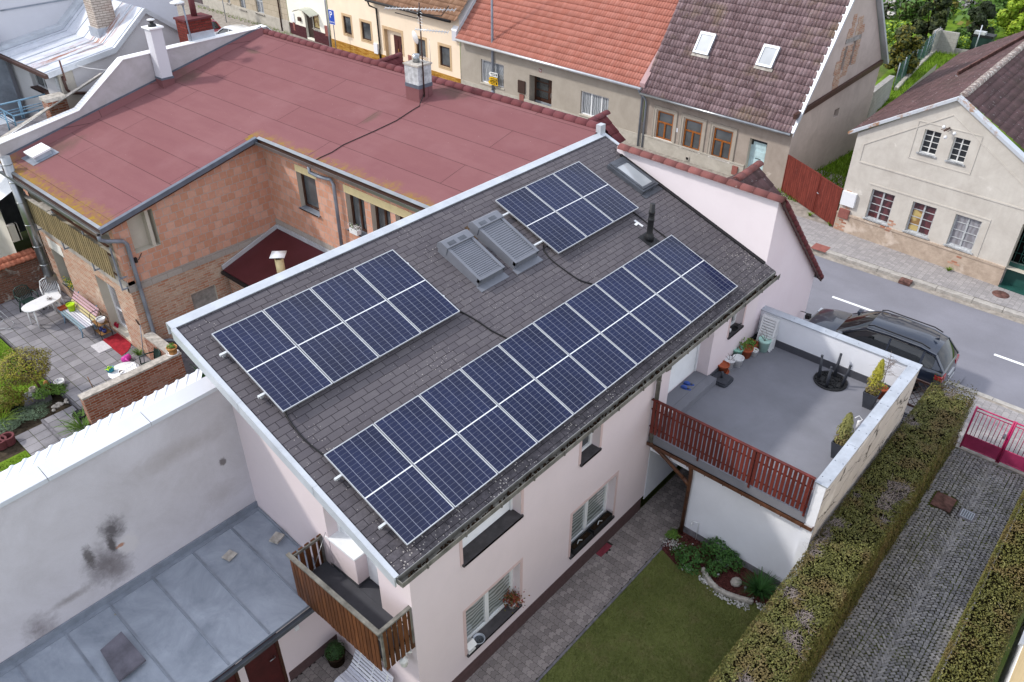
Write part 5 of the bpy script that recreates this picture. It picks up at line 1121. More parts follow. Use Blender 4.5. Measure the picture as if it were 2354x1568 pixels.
# slatted white bench under the balcony, its profile curved like a lounger
r=E('lounger_bench',(-.35,-.65,0),'white slatted lounger bench with curved back below the balcony','bench'); prof=[(-.06,.93),(-.10,.80),(-.16,.66),(-.24,.53),(-.34,.45),(-.46,.43),(-.57,.45),(-.66,.43),(-.74,.36),(-.80,.27)]
acc=[]
for (a,za),(b,zb) in zip(prof,prof[1:]):
    for k in range(2): acc.append((a+(b-a)*k/2,za+(zb-za)*k/2,math.atan2(zb-za,b-a)))
mb=MB()
for (x,z,an) in acc: mb.obox((x,-1.24,z),(cos(an)*.05,0,sin(an)*.05),(0,1.08,0),(-sin(an)*-.018,0,cos(an)*-.018))
mb.build('slat',M['bench_white'],r); mb=MB()
for y in (-1.10,-.72,-.32):
    for (a,za),(b,zb) in zip(prof,prof[1:]): mb.bar((a-.01,y,za-.045),(b-.01,y,zb-.045),.04,.05)
    mb.bar((-.10,y,0),(-.12,y,.75),.04,.05,up=(1,0,0)); mb.bar((-.70,y,0),(-.68,y,.37),.04,.05,up=(1,0,0))
mb.build('frame',M['white_paint'],r)
c=tuple(Zp(q('N',765,1375),.0)); r=pot('flower_pot','round stoneware pot with a dark green dwarf conifer by the shed wall',(-.25,.40,.01),.2,.3,'soil',taper=.8,group=None)
f=MB()
for k in range(900):
    a=R.uniform(0,6.28); el=R.uniform(-.1,1); rr=R.uniform(.6,1)*.22; f.leaf((-.25+cos(a)*rr*math.sqrt(1-min(1,el*el)),.40+sin(a)*rr*math.sqrt(1-min(1,el*el)),.36+el*.25),(cos(a),sin(a),el+.4),.05,3)
f.build('foliage',M['bush_dark'],r)
r=E('wall_lamp',(-.05,-1.72,1.95),'white lantern style lamp on the house corner below the balcony','wall lamp'); mb=MB(); b=V((.04,-1.70,2.1)); mb.tube([b,b+V((-.10,-.02,.06)),b+V((-.18,-.03,0))],.015,6); mb.lathe(b,[(.05,-.03),(.05,.03)],8); mb.build('bracket',M['white_paint'],r)
mb=MB(); b=b+V((-.18,-.03,-.02)); mb.lathe(b,[(0,.05),(.02,.03),(.09,-.02),(.085,-.04),(.06,-.18),(.03,-.22),(0,-.22)],6); mb.build('lantern',M['white_paint'],r)
# ================================================================ neighbour house with the red felt roof
NB=E('red_roof_house',(7.5,13,0),'bare brick house with a wide dull red felt roof','house')
YR,YL=12.92,19.75; XG=7.45; XV=2.18; XR=12.55; YM=3.62
nzv=lambda x:nz(x)
mb=MB()
P0=[(XV,YR),(XG,YR),(XG,YM),(XR,YM),(XR,YL),(XV,YL)]
mb.face([(XV,YR,nz(XV)),(XG,YR,nz(XG)),(XG,YL,nz(XG)),(XV,YL,nz(XV))]); mb.face([(XG,YM,nz(XG)),(XR,YM,nz(XR)),(XR,YL,nz(XR)),(XG,YL,nz(XG))])
mb.face([(x,y,nz(x)-.16) for x,y in P0][::-1],1)
for a,b in zip(P0,P0[1:]+P0[:1]): mb.face([(a[0],a[1],nz(a[0])-.16),(b[0],b[1],nz(b[0])-.16),(b[0],b[1],nz(b[0])),(a[0],a[1],nz(a[0]))],1)
# felt turned up at the parapet
mb.face([(XV,YL-.16,nz(XV)+.004),(XR,YL-.16,nz(XR)+.004),(XR,YL+.02,nz(XR)+.20),(XV,YL+.02,nz(XV)+.20)],0)
RR=mb.build('roof',[M['red_felt'],M['brown_frame']],NB)
sx_=V((1,0,NS)).normalized()
mb=MB(); mb.obox((XV-.03,YR-.035,nz(XV)-.11),sx_*5.42,(0,.035,0),(0,0,.13)); mb.obox((XV-.03,YR-.03,nz(XV)+.008),sx_*5.42,(0,.13,0),(0,0,.018)); mb.build('verge_flashing',M['flash_dark'],NB)
mb=MB(); mb.obox((XV,YL+.022,nz(XV)+.10),sx_*(10.6),(0,.012,0),(0,0,.16)); mb.build('wall_flashing',M['flash_dark'],NB)
mb=MB() # gutters
mb.obox((XV-.13,YR,nz(XV)-.16),(.13,0,0),(0,6.9,0),(0,0,.01)); mb.obox((XV-.14,YR,nz(XV)-.16),(.012,0,0),(0,6.9,0),(0,0,.10)); mb.obox((XV-.02,YR,nz(XV)-.0),(.10,0,.02),(0,6.85,0),(0,0,.01)); mb.build('gutter',M['steel'],NB); mb=MB()
mb.obox((XG-.13,YM,nz(XG)-.16),(.13,0,0),(0,YR-YM-.05,0),(0,0,.01)); mb.obox((XG-.14,YM,nz(XG)-.16),(.012,0,0),(0,YR-YM-.05,0),(0,0,.10)); mb.obox((XG-.05,YM,nz(XG)+.004),(.12,0,.027),(0,YR-YM-.02,0),(0,0,.008))
mb.build('gutter',M['steel'],NB)
mb=MB(); mb.tube([(XV-.07,13.0,nz(XV)-.15),(XV-.07,13.0,nz(XV)-.30),(XV+.1,13.02,nz(XV)-.42),(2.72,13.08,4.15),(2.82,13.10,4.02),(2.82,13.10,.80),(2.85,13.08,.62),(3.2,13.0,.52),(3.35,12.95,.45),(3.35,12.95,.1)],.06,10); mb.build('downpipe',M['zinc'],NB)
mb=MB(); mb.tube([(XG-.07,10.25,nz(XG)-.15),(XG-.07,10.25,nz(XG)-.36),(XG+.02,9.95,nz(XG)-.44),(XG+.14,9.55,nz(XG)-.46),(XG+.17,9.48,nz(XG)-.6),(XG+.17,9.48,3.0)],.055,10); mb.build('downpipe',M['zinc'],NB)
# front wall
N1=Fr((2.56,13.2),(2.56,19.75),(-1,0)); v=lambda y:y-13.2
mb=MB(); wall(mb,N1,0,6.55,0,2.45,[(v(14.42),v(15.75),.12,2.12,.35),(v(18.2),v(19.15),.5,1.88,.35)],.35,0,1); mb.build('wall',[M['old_brick'],M['reveal']],NB,label='old brick ground floor facing the patio')
mb=MB(); N2=Fr((2.56,13.2),(7.75,13.2),(0,-1)); N3=Fr((7.75,3.5),(7.75,13.2),(-1,0)); w=lambda x:x-2.56
wall(mb,N2,0,5.19,0,2.45,[(w(4.30),w(5.16),.9,1.60,.12)],.12,0,1); mb.build('wall',[M['old_brick'],M['reveal']],NB,label='old brick ground floor facing the pink house'); mb=MB(); wall(mb,N3,0,9.7,0,2.80); mb.build('wall',[M['old_brick'],M['reveal']],NB)
mb=MB(); fbox(mb,N1,-.0,6.55,2.45,2.80,-.2,.03); fbox(mb,N2,-.03,5.19,2.45,2.68,-.1,.012); fbox(mb,N3,0,9.7,2.80,3.04,-.1,.012); mb.build('concrete_band',M['block_band'],NB)
mb=MB(); wall(mb,N2,0,5.19,2.68,[(0,nz(2.56)-.18),(5.19,nz(7.75)-.18)],[(w(3.03),w(3.82),3.58,4.75,.3)],.3,0,1)
mb.build('wall',[M['block_orange'],M['reveal']],NB,label='raw orange hollow block wall with the open niche'); mb=MB(); wall(mb,N3,0,9.7,3.04,nz(7.75)-.18,[(11.54-3.5-.96,11.54-3.5,3.95,5.15,.22),(9.16-3.5-.85,9.16-3.5,3.98,5.15,.22),(8.04-3.5-.85,8.04-3.5,4.0,5.15,.22),(6.98-3.5-.85,6.98-3.5,4.0,5.15,.22)],.22,0,1)
mb.build('wall',[M['block_orange'],M['reveal']],NB,label='raw orange hollow block wall with three windows')
for (a,b) in ((0,.28),(6.2,6.55)): mb=MB(); wall(mb,N1,a,b,2.80,nz(2.56)-.18); mb.build('pier',[M['block_orange']],NB)
mb=MB(); quad(mb,N2,w(3.0),w(3.85),3.56,3.56,4.72,4.72,0,-.30); mb.build('niche_back',M['reveal'],NB)
mb=MB(); fbox(mb,N3,6.28-3.5,9.2-3.5,5.16,5.40,0,.01); fbox(mb,N3,10.5-3.5,11.56-3.5,5.16,5.38,0,.01); mb.build('lintel',M['plinth_cream'],NB) if 'plinth_cream' in M else (flat('lintel_cream','e2d2a4',.9,.15,0,.06,4), mb.build('lintel',M['lintel_cream'],NB))
for (a,z0) in ((11.54,3.95),(9.16,3.98),(8.04,4.0),(6.98,4.0)):
    ww=.96 if a>11 else .85
    window(NB,N3,a-3.5-ww,a-3.5,z0,5.15,.22,M['brown_frame'],M['glass_mid'],cols=(.5,) if a<11 else (),fw=.08,sill=(.08,.03,.03),sm=M['zinc'])
r=E('window_box',(7.6,8.72,4.0),'small white flower box with pale blooms on the zinc sill of the orange block wall','flower box'); mb=MB(); mb.box(7.56,8.56,4.005,7.72,8.92,4.16); mb.build('box',M['white_plastic'],r); f=MB()
for k in range(160): f.leaf((7.64+R.gauss(0,.05),8.74+R.gauss(0,.11),4.19+R.uniform(-.02,.08)),(R.uniform(-1,1),R.uniform(-1,1),1),.045,1.3,R.choice([0,1,1]))
f.build('flower',[M['herb'],M['blossom']],r)
mb=MB(); fbox(mb,N2,w(4.30),w(5.16),.9,1.60,-.12,-.10); mb.build('board_shutter',M['concrete'],NB)
window(NB,N1,v(18.2),v(19.15),.5,1.88,.33,M['dark_brown_door'],M['glass_dark'],cols=(),sill=(.03,.02,.05),sm=M['concrete'])
D_=window(NB,N1,v(14.42),v(15.75),.12,2.12,.33,M['white_pvc'],M['net_grey'],cols=(.5,),rows=(.34,),fw=.09,mw=.09,name='door')
mb=MB(); fbox(mb,N1,v(18.05),v(19.2),1.9,2.3,-.02,.014); mb.build('lintel',M['peel_white'],NB)
f=MB()
for k in range(260): f.leaf((2.6+R.gauss(0,.05),18.55+R.gauss(0,.2),.60+R.uniform(0,.2)),(-1,R.uniform(-1,1),1),.05,1.5,R.choice([0,0,1]))
flat('flower_yellow','d8c21a',.7,.2,0,.1,8); rr_=f.build('sill_flowers',[M['herb'],M['flower_yellow']],None,'yellow flowered plants on the patio window sill','flowers')
# loggia with its slatted railing
mb=MB(); mb.box(3.6,13.25,2.6,3.7,19.6,4.86); mb.box(2.6,13.3,2.801,3.6,19.6,2.82); mb.box(2.6,19.4,2.82,3.6,19.45,4.62); mb.build('loggia_wall',M['reveal'],NB)
mb=MB(); n=36
for i in range(n):
    y=13.5+(19.2-13.5)*i/(n-1); mb.box(2.33,y-.05,2.93+R.uniform(-.01,.01),2.355,y+.05,3.86+R.uniform(-.02,.02))
rl=mb.build('railing',M['rail_old'],NB); mb=MB(); mb.box(2.356,13.3,3.72,2.39,19.35,3.77); mb.box(2.356,13.3,3.08,2.39,19.35,3.13)
mb.box(2.34,13.3,4.02,2.40,17.0,4.06); mb.build('handrail',M['brown_frame'],rl)
for y in (13.22,14.98,17.06,19.1):
    mb=MB(); mb.box(2.36,y-.025,2.98,2.40,y+.025,4.02); mb.box(2.40,y-.022,2.98,2.60,y+.022,3.02); mb.box(2.34,y-.022,2.62,2.38,y+.022,3.0); mb.box(2.38,y-.022,2.62,2.57,y+.022,2.66); mb.build('bracket',M['zinc'],rl)
mb=MB(); mb.box(2.30,17.3,3.88,2.7,18.1,3.92); mb.box(2.3,17.0,3.86,2.42,19.3,3.9); mb.build('shelf_board',M['stone_light'],NB)
mb=MB(); mb.tube([(2.2,19.1,.95),(2.2,19.1,5.25)],.15,18)
for z in (1.4,2.1,2.9,3.7,4.4,5.0): mb.lathe((2.2,19.1,z),[(.153,0),(.162,.02),(.153,.04)],18)
mb.box(2.05,18.98,.75,2.4,19.22,1.0); mb.build('steel_flue',M['steel'],NB)
mb=MB(); fbox(mb,N2,.35,.42,3.35,3.5,.02,.1); mb.tube([N2.P(.2,3.3,.02),N2.P(.5,3.4,.02),N2.P(.62,3.55,.02)],.01,5); mb.build('lamp',M['black_plastic'],NB)
# parapet on the far side and things on the roof
r=NB; mb=MB(); pts=[(2.3,5.42),(5.05,5.86),(6.95,7.16),(7.85,7.18),(12.75,7.26)]
bot=[(x,nz(x)-.2) for x,_ in pts]
mb.prism([(x,19.80,z) for x,z in pts]+[(x,19.80,z) for x,z in bot[::-1]],(0,.3,0)); mb.build('parapet',M['parapet_plaster'],r)
mb=MB()
for (a,za),(b,zb) in zip(pts,pts[1:]): mb.obox((a,19.77,za+.004),(b-a,0,zb-za),(0,.38,0),(0,0,.03))
mb.prism([(12.75,19.77,7.27),(12.75,20.15,7.27),(13.3,20.15,6.75),(13.3,19.77,6.75)],(0,0,.03)); mb.build('coping',M['white_felt'],r)
mb=MB(); ridge_tiles(mb,(12.62,YM+.05,7.08),(12.62,19.7,7.10),.15,.40); mb.build('ridge',M['ridge_red'],NB)
mb=MB(); sv2=V((4.2,0,-3.9)).normalized(); tiles(mb,(16.8,YM,3.25),(0,1,0),-sv2,16.1,5.7,.32,.36,.035,.03,4); mb.build('street_roof',M['tile_maroon'],NB)
mb=MB(); FSt=Fr((16.4,YM),(16.4,19.9),(1,0)); wall(mb,FSt,0,16.2,0,3.4); mb.build('street_wall',M['grey_white'],NB)
def dormer(pix,label,par,mt='ridge_red'):
    c=Xp(pix,13.6); t=MB(); ridge_tiles(t,(12.95,c.y,c.z-.06),(14.2,c.y,c.z-.0),.11,.34); d=t.build('dormer',M[mt],par); t=MB()
    for sg in (-1,1): tiles(t,(14.1,c.y+sg*.8,c.z-.62),(-1,0,0),V((0,-sg*.8,.60)),1.3,1.0,.2,.3,.02,.02,4)
    t.build('dormer_roof',M['tile_maroon' if mt=='ridge_red' else 'tile_old'],d)
    t=MB(); t.prism([(14.05,c.y-.75,c.z-.66),(14.05,c.y+.75,c.z-.66),(14.05,c.y,c.z-.08)],(-.9,0,0)); t.build('dormer_wall',M['grey_white'],d)
dormer(q('B',1180,500),'',NB); dormer(q('C',815,1012),'',NB); dormer(q('C',2130,1460),'',H,'ridge_old')
def chim(cx,cy,w,d,z0,z1,mat,par,name='chimney',bandz=None,topm=None,basem=None):
    m=MB(); m.box(cx-w/2,cy-d/2,z0,cx+w/2,cy+d/2,z1); o=m.build(name,M[mat],par); return o
z0=nz(11.55); cx,cy=11.6,9.95
c_=chim(cx,cy,.56,.60,z0-.2,z0+1.02,'white_old',NB); t=MB(); t.box(cx-.285,cy-.305,z0-.3,cx+.285,cy+.305,z0+.36); t.build('felt_base',M['red_felt'],c_); t=MB(); t.box(cx-.292,cy-.312,z0+.36,cx+.292,cy+.312,z0+.47); t.build('band',M['flash_dark'],c_)
t=MB(); t.box(cx-.31,cy-.33,z0+1.02,cx+.31,cy+.33,z0+1.07); t.build('cap',M['stone_light'],c_); t=MB(); t.tube([(cx,cy+.05,z0+1.05),(cx,cy+.05,z0+1.3)],.11,12); t.build('flue',M['steel'],c_)
# aerial mast on that chimney
m0=V((cx-.1,cy-.34,z0+.1)); AE=E('aerial_mast',m0,'rusty aerial mast with television antennas and a small dish at the chimney','antenna'); t=MB(); t.tube([m0,m0+V((0,0,2.75))],.022,7); t.build('mast',M['brown_metal'],AE)
def yagi(c,d,ln,n,el,par,tilt=0,name='antenna'):
    t=MB(); c=V(c); d=V(d).normalized(); s=V((-d.y,d.x,0)); t.tube([c-d*ln/2,c+d*ln/2],.017,5)
    for i in range(n):
        p=c-d*ln/2+d*(ln*i/(n-1)); e=el*(.75+.35*(i/n)); t.tube([p-s*e/2-V((0,0,.03)),p+s*e/2+V((0,0,.03))],.010,4)
    return t.build(name,M['alu'],par)
tp=m0+V((0,0,2.45)); yagi(tp+V((0,-.0,.12)),(.35,-1,.06),2.3,20,.16,AE); yagi(m0+V((.12,-.35,2.0)),(.6,-1,-.05),1.0,12,.16,AE); t=MB(); t.tube([tp+V((-.25,.8,-.05)),tp+V((0,.1,-.15)),tp],.014,5); t.tube([tp,tp+V((.2,-.7,.0)),tp+V((.28,-.95,.3))],.014,5); t.lathe(tp+V((0,0,-.06)),[(.06,0),(.06,.13),(0,.16)],8); t.build('boom',M['black_metal'],AE)
t=MB()
for i in range(5):
    z=m0.z+1.55+i*.085; t.tube([(m0.x-.1,m0.y-.22,z+.6),(m0.x+.1,m0.y+.22,z+.6)],.009,4)
for i in range(4): t.tube([(m0.x-.2+i*.1,m0.y-.25,m0.z+1.15),(m0.x+.1+i*.05,m0.y+.3,m0.z+1.15)],.006,4)
t.tube([(m0.x+.1,m0.y-.25,m0.z+1.0),(m0.x+.1,m0.y-.25,m0.z+1.75)],.008,4); t.build('dipole',M['alu'],AE)
t=MB(); dc=m0+V((-.12,.2,1.75)); t.T=Matrix.Translation(dc)@Matrix.Rotation(rad(80),4,V((.3,1,0))); t.lathe((0,0,0),[(.0,.0),(.1,.012),(.19,.05),(.2,.055),(.19,.062),(.0,.02)],18); t.build('dish',M['white_plastic'],AE)
t=MB(); P=[Np(p,.02) for p in (q('B',1455,905),q('B',1380,950),q('B',1250,1035),q('B',1060,1125),q('B',800,1240),q('B',700,1305),q('B',600,1350),q('B',565,1370))]; t.tube([m0+V((0,0,.1)),P[0]+V((0,0,.05))]+P,.013,5); t.build('cable',M['cable'],None,'black aerial cable running down the red felt roof','cable')
# white chimney by the parapet
cx,cy=8.15,19.55; z0=nz(cx); c_=chim(cx,cy,.42,.42,z0-.2,z0+1.95,'grey_white2',NB); t=MB(); t.box(cx-.23,cy-.23,z0-.3,cx+.23,cy+.23,z0+.24); t.build('felt_base',M['red_felt'],c_); t=MB(); t.box(cx-.235,cy-.235,z0+.24,cx+.235,cy+.235,z0+.31); t.build('band',M['flash_dark'],c_)
t=MB(); t.box(cx-.27,cy-.27,z0+1.95,cx+.27,cy+.27,z0+2.0); t.build('cap',M['white_felt'],c_); t=MB(); t.lathe((cx,cy,z0+2.0),[(.14,0),(.13,.06),(.07,.09),(.07,.16),(.12,.17),(.12,.19),(.07,.2)],14); t.build('flue',M['black_plastic'],c_); t=MB(); t.lathe((cx,cy,z0+2.2),[(.13,0),(.13,.03),(0,.06)],14); t.build('cowl',M['white_plastic'],c_)
# roof hatch
hc=Np(q('A',345,1320)); sy_=V((0,1,0)); 
t=MB(); o=Np(q('A',295,1415)); o=V((2.78,18.65,nz(2.78))); t.obox(o+V((0,0,.004)),sx_*.9,sy_*.95,V((-NS,0,1)).normalized()*.012); h_=t.build('roof_hatch',M['zinc'],NB); t=MB(); nn=V((-NS,0,1)).normalized(); t.obox(o+sx_*.18+sy_*.16+nn*.017,sx_*.55,sy_*.62,nn*.14); t.build('curb',M['zinc_light'],h_); t=MB(); t.obox(o+sx_*.14+sy_*.12+nn*.158,sx_*.63,sy_*.70,nn*.06); t.build('lid',M['white_felt'],h_,bevel=.01)
# dark red felt lean-to in the corner
LT=E('lean_to',(6.6,11,0),'flat dark red lean-to roof tucked in the brick corner','lean-to'); zz_=lambda x:2.72+.30*(x-7.74)
mb=MB(); mb.face([(5.5,6.5,zz_(5.5)),(7.74,6.5,zz_(7.74)),(7.74,13.15,zz_(7.74)),(5.5,13.15,zz_(5.5))]); mb.face([(5.5,6.5,zz_(5.5)-.1),(5.5,13.15,zz_(5.5)-.1),(7.74,13.15,zz_(7.74)-.1),(7.74,6.5,zz_(7.74)-.1)]); mb.face([(5.5,6.5,zz_(5.5)-.1),(5.5,6.5,zz_(5.5)),(5.5,13.15,zz_(5.5)),(5.5,13.15,zz_(5.5)-.1)]); mb.build('roof',M['dark_red'],LT)
mb=MB(); mb.box(7.69,6.5,zz_(7.7),7.735,13.1,zz_(7.7)+.14); mb.obox((5.5,13.1,zz_(5.5)),(2.2,0,.66),(0,.06,0),(0,0,.13)); mb.build('flashing',M['flash'],LT); mb=MB(); mb.box(5.62,6.5,0,7.7,13.1,1.95); mb.build('wall',M['old_brick'],LT)
mb=MB(); mb.box(5.40,6.5,zz_(5.5)-.12,5.52,13.1,zz_(5.5)-.03); mb.build('gutter',M['black_metal'],LT)
vc=V((6.30,10.97,zz_(6.30))); mb=MB(); mb.tube([vc-V((0,0,.1)),vc+V((0,0,.62))],.135,14); st=mb.build('vent_pipe',M['lintel_cream'],LT); mb=MB(); mb.tube([vc+V((0,0,.62)),vc+V((0,0,.74))],.10,10); mb.build('neck',M['black_plastic'],st); mb=MB(); mb.lathe(vc+V((0,0,.74)),[(.32,0),(.32,.02),(.0,.13)],4); mb.build('cowl',M['white_felt'],st)
# ================================================================ patio of that house
def slabs(name,x0,x1,y0,y1,t,z,mat='slab_tile',rot=0):
    mb=MB(); mb.face([(x0,y0,z-.004),(x1,y0,z-.004),(x1,y1,z-.004),(x0,y1,z-.004)],1,.5); nx=max(1,round((x1-x0)/t)); ny=max(1,round((y1-y0)/t)); a=(x1-x0)/nx; b=(y1-y0)/ny; g=.007
    for i in range(nx):
        for j in range(ny):
            h=z+.012+R.uniform(-.004,.004); mb.face([(x0+i*a+g,y0+j*b+g,h+R.uniform(-.002,.002)),(x0+(i+1)*a-g,y0+j*b+g,h),(x0+(i+1)*a-g,y0+(j+1)*b-g,h),(x0+i*a+g,y0+(j+1)*b-g,h)],0)
    return mb.build(name,[M[mat],M['joint_moss']],kind='structure')
sheet('garden_soil',[(-9,3.7),(7.7,3.7),(7.7,24),(-9,24)],-.32,'yard_soil')
mb=MB(); mb.box(-.03,11.3,-.35,7.0,20.3,-.012); mb.build('patio_base',M['concrete_dark'],kind='structure')
slabs('patio_tiles',0,2.52,11.5,20.2,.345,0); slabs('patio_tiles',-.9,-.06,11.45,13.0,.33,-.15); slabs('patio_tiles',-1.75,-.97,8.0,13.0,.36,-.27)
mb=MB(); mb.box(-.97,11.3,-.35,-.90,13.0,-.125); mb.box(-.97,11.3,-.35,-.05,11.42,-.125); mb.build('step_edging',M['concrete_dark'],kind='structure')
sheet('garden_lawn',[(-9,5),(-1.76,5),(-1.76,12.2),(-9,12.2)],-.27,'meadow'); sheet('garden_lawn',[(-9,13.9),(-.1,14.2),(-.1,24),(-9,24)],-.06,'meadow')
blades('grass',9000,(-4,-1.8,8,12.1),'meadow_blade',h=(.03,.08),w=.008,label='bright green grass strip beyond the corrugated wall coping',z=-.27)
blades('grass',9000,(-3.4,-.15,14.2,19),'meadow_blade',h=(.03,.09),w=.008,label='bright green grass around the clipped bush by the patio',z=-.06)
BW=E('brick_wall',(1.3,11.45,0),'low red brick wall with concrete coping around the patio','wall'); mb=MB(); mb.box(-.16,11.38,-.35,2.76,11.62,.97); mb.build('wall',M['yard_brick'],BW); mb=MB(); mb.box(2.50,11.62,-.3,2.76,13.1,.97); mb.build('wall',M['yard_brick'],BW); mb=MB(); mb.box(-.18,11.36,.972,2.78,11.64,1.03); mb.box(2.48,11.642,.972,2.78,13.1,1.028); mb.build('coping',M['stone_light'],BW)
# yard wall at the back with tile cap
FBk=20.3; mb=MB(); YW=E('yard_wall',(0,FBk,0),'crumbling brick yard wall with a red tile cap behind the patio','wall'); a=Yp(q('E',0,870),FBk); b=Yp(q('E',310,740),FBk); mb.box(-6,FBk,-.3,2.5,FBk+.3,a.z-.05); mb.build('wall',M['dark_brick'],YW); mb=MB(); 
tiles(mb,(-6,FBk-.12,a.z-.08),(1,0,0),(0,1,.35),8.4,.55,.16,.3,.02,.03,4); mb.build('tile_cap',M['tile_redcap'],YW)
# furniture
WT=E('patio_table',(1.4,17.95,0),'oval white plastic garden table with a brown clump on top','table'); mb=MB(); th_=math.atan2(.23,1.15); cc=V((1.39,17.95,.70))
pts=[]
for k in range(40):
    t=2*pi*k/40; x=.64*abs(cos(t))**.62*(1 if cos(t)>0 else -1); y=.35*abs(sin(t))**.8*(1 if sin(t)>0 else -1); pts.append(cc+V((x*cos(th_)-y*sin(th_),x*sin(th_)+y*cos(th_),0)))
mb.prism(pts,(0,0,.028)); mb.build('tabletop',M['white_plastic'],WT,bevel=.006)
for (a,b) in ((-.42,.2),(-.42,-.2),(.42,.2),(.42,-.2)):
    mb=MB(); p=cc+V((a*cos(th_)-b*sin(th_),a*sin(th_)+b*cos(th_),-.001)); e=cc+V((a*1.08*cos(th_)-b*1.1*sin(th_),a*1.08*sin(th_)+b*1.1*cos(th_),-.695)); mb.tube([p,e],[.04,.028],8); mb.build('leg',M['white_plastic'],WT)
mb=MB(); o=Zp(qs(0,1150,935,225),.74)
for k in range(40): mb.leaf(o+V((R.gauss(0,.05),R.gauss(0,.05),R.uniform(0,.07))),(R.uniform(-1,1),R.uniform(-1,1),1),.05)
mb.build('dried_moss',M['deadtwig'],None,'clump of dried moss on the oval white table','moss')
def mono(name,label,c,rz_,mat,group):
    r=E(name,c,label,'chair',group,(0,0,rz_)); LOC[r]=(0,0,0)
    s=MB(); s.prism([(-.22,-.2,.40),(.22,-.2,.40),(.2,.2,.39),(-.2,.2,.39)],(0,0,.03)); s.build('seat',M[mat],r)
    s=MB(); n=9
    for i in range(n):
        x=-.19+.38*i/(n-1); s.bar((x,.2+.02*abs(x),.43),(x*1.1,.30+.05*(abs(x)/.2)**2*-1,.84-.06*(abs(x)/.2)**2),.026,.016,up=(0,1,0))
    pr=[(-.24,.19,.42),(-.27,.24,.62),(-.22,.29,.82),(-.1,.31,.88),(.1,.31,.88),(.22,.29,.82),(.27,.24,.62),(.24,.19,.42)]; s.tube(pr,.022,6); s.build('backrest',M[mat],r)
    for sg in (-1,1):
        s=MB(); s.tube([(sg*.25,-.22,.40),(sg*.275,-.2,.64),(sg*.28,-.0,.66),(sg*.27,.24,.64)],.022,6); s.build('armrest',M[mat],r)
        for (x,y,xx,y2) in ((.22,-.2,.26,-.26),(.2,.2,.26,.28)): s=MB(); s.tube([(sg*x,y,.40),(sg*xx,y2,0)],[.03,.022],6); s.build('leg',M[mat],r)
    return r
mono('garden_chair','dark green plastic garden chair behind the oval table',(1.28,18.95,.012),.15,'dark_green_pl','plastic garden chairs on the patio')
mono('garden_chair','white plastic garden chair behind the oval table',(2.02,18.85,.012),-.25,'white_plastic','plastic garden chairs on the patio')
mono('garden_chair','dark green plastic chair behind the brick wall coping',(2.2,12.35,.012),-1.7,'dark_green_pl','plastic garden chairs on the patio')
BN=E('garden_bench',(1.9,16.7,0),'faded slatted bench in blue, yellow and pink against the brick wall','bench')
for i in range(6):
    mb=MB(); x=1.66+i*.078; mb.box(x,15.80,.43,x+.055,17.55,.455); mb.build('seat_slat',M['bench_blue' if i in(0,1) else 'bench_white'],BN)
for i,(mt) in enumerate(('bench_yellow','bench_yellow','bench_pink','bench_pink','bench_pink')):
    mb=MB(); mb.obox((2.12+i*.055,15.80,.50+i*.083),(.035,0,.055),(0,1.75,0),(-.02,0,.012)); mb.build('back_slat',M[mt],BN)
for y in (16.05,17.35):
    mb=MB(); mb.tube([(1.68,y,.0),(1.72,y,.2),(1.68,y,.41)],.022,6); mb.tube([(1.68,y,.41),(2.1,y,.41),(2.42,y,.92)],.018,6); mb.tube([(2.1,y,.41),(2.2,y,0)],.022,6); mb.build('leg',M['blue_paint'],BN)
b=Zp(qs(0,1150,1335,450),.46); r=pot('bucket','bright lime bucket standing on the slatted bench',tuple(b+V((.06,.02,0))),.135,.25,'lime',taper=.74,soil=False,group='g',cat='bucket'); del r['group']
mb=MB(); mb.tube([b+V((.06+.14*cos(t),.02+.14*sin(t)*.6,.25+.03*sin(t*1.0)+.02)) for t in [pi*k/8 for k in range(9)]],.006,5); mb.build('handle',M['black_plastic'],r)
mb=MB(); b=Zp(qs(0,1150,1210,390),.46); 
for (a,bb,c2,d) in ((-.17,-.12,-.155,.12),(.155,-.12,.17,.12),(-.155,-.12,.155,-.105),(-.155,.105,.155,.12)): mb.box(b.x+a,b.y+bb,.457,b.x+c2,b.y+d,.52)
mb.box(b.x-.155,b.y-.105,.457,b.x+.155,b.y+.105,.468); mb.build('tray',M['terracotta'],None,'terracotta tray beside the lime bucket on the bench','tray')
SR=E('shoe_rack',(2.2,15.7,0),'black wire two tier rack with a basket and blue pots by the door','rack'); mb=MB()
for y in (15.35,15.85):
    mb.tube([(2.03,y,0),(2.03,y,.78),(2.10,y,.86),(2.32,y,.86),(2.38,y,.78),(2.38,y,0)],.011,5)
for z in (.20,.55):
    for x in (2.03,2.38): mb.tube([(x,15.35,z),(x,15.85,z)],.009,5)
mb.build('frame',M['black_metal'],SR); mb=MB(); mb.box(2.04,15.36,.55,2.37,15.84,.565); mb.box(2.04,15.36,.20,2.37,15.84,.215); mb.build('shelf',M['wood_raw'],SR)
mb=MB(); mb.lathe((2.22,15.5,.57),[(.07,0),(.13,.1),(.15,.17),(.135,.17),(.06,.03)],14); mb.build('basket',M['white_plastic'],None,'white basket on the upper tier of the wire rack','basket')
for k,(x,y,lb) in enumerate(((2.18,15.62,'blue glazed pot on the lower tier, wall side'),(2.2,15.45,'blue glazed pot on the lower tier, door side'))):
    mb=MB(); mb.lathe((x,y,.217),[(.05,0),(.07,.08),(.06,.12),(.05,.12),(.04,.03)],12); mb.build('glazed_pot',M['blue_glaze'],None,lb,'pot','blue pots on the wire rack')
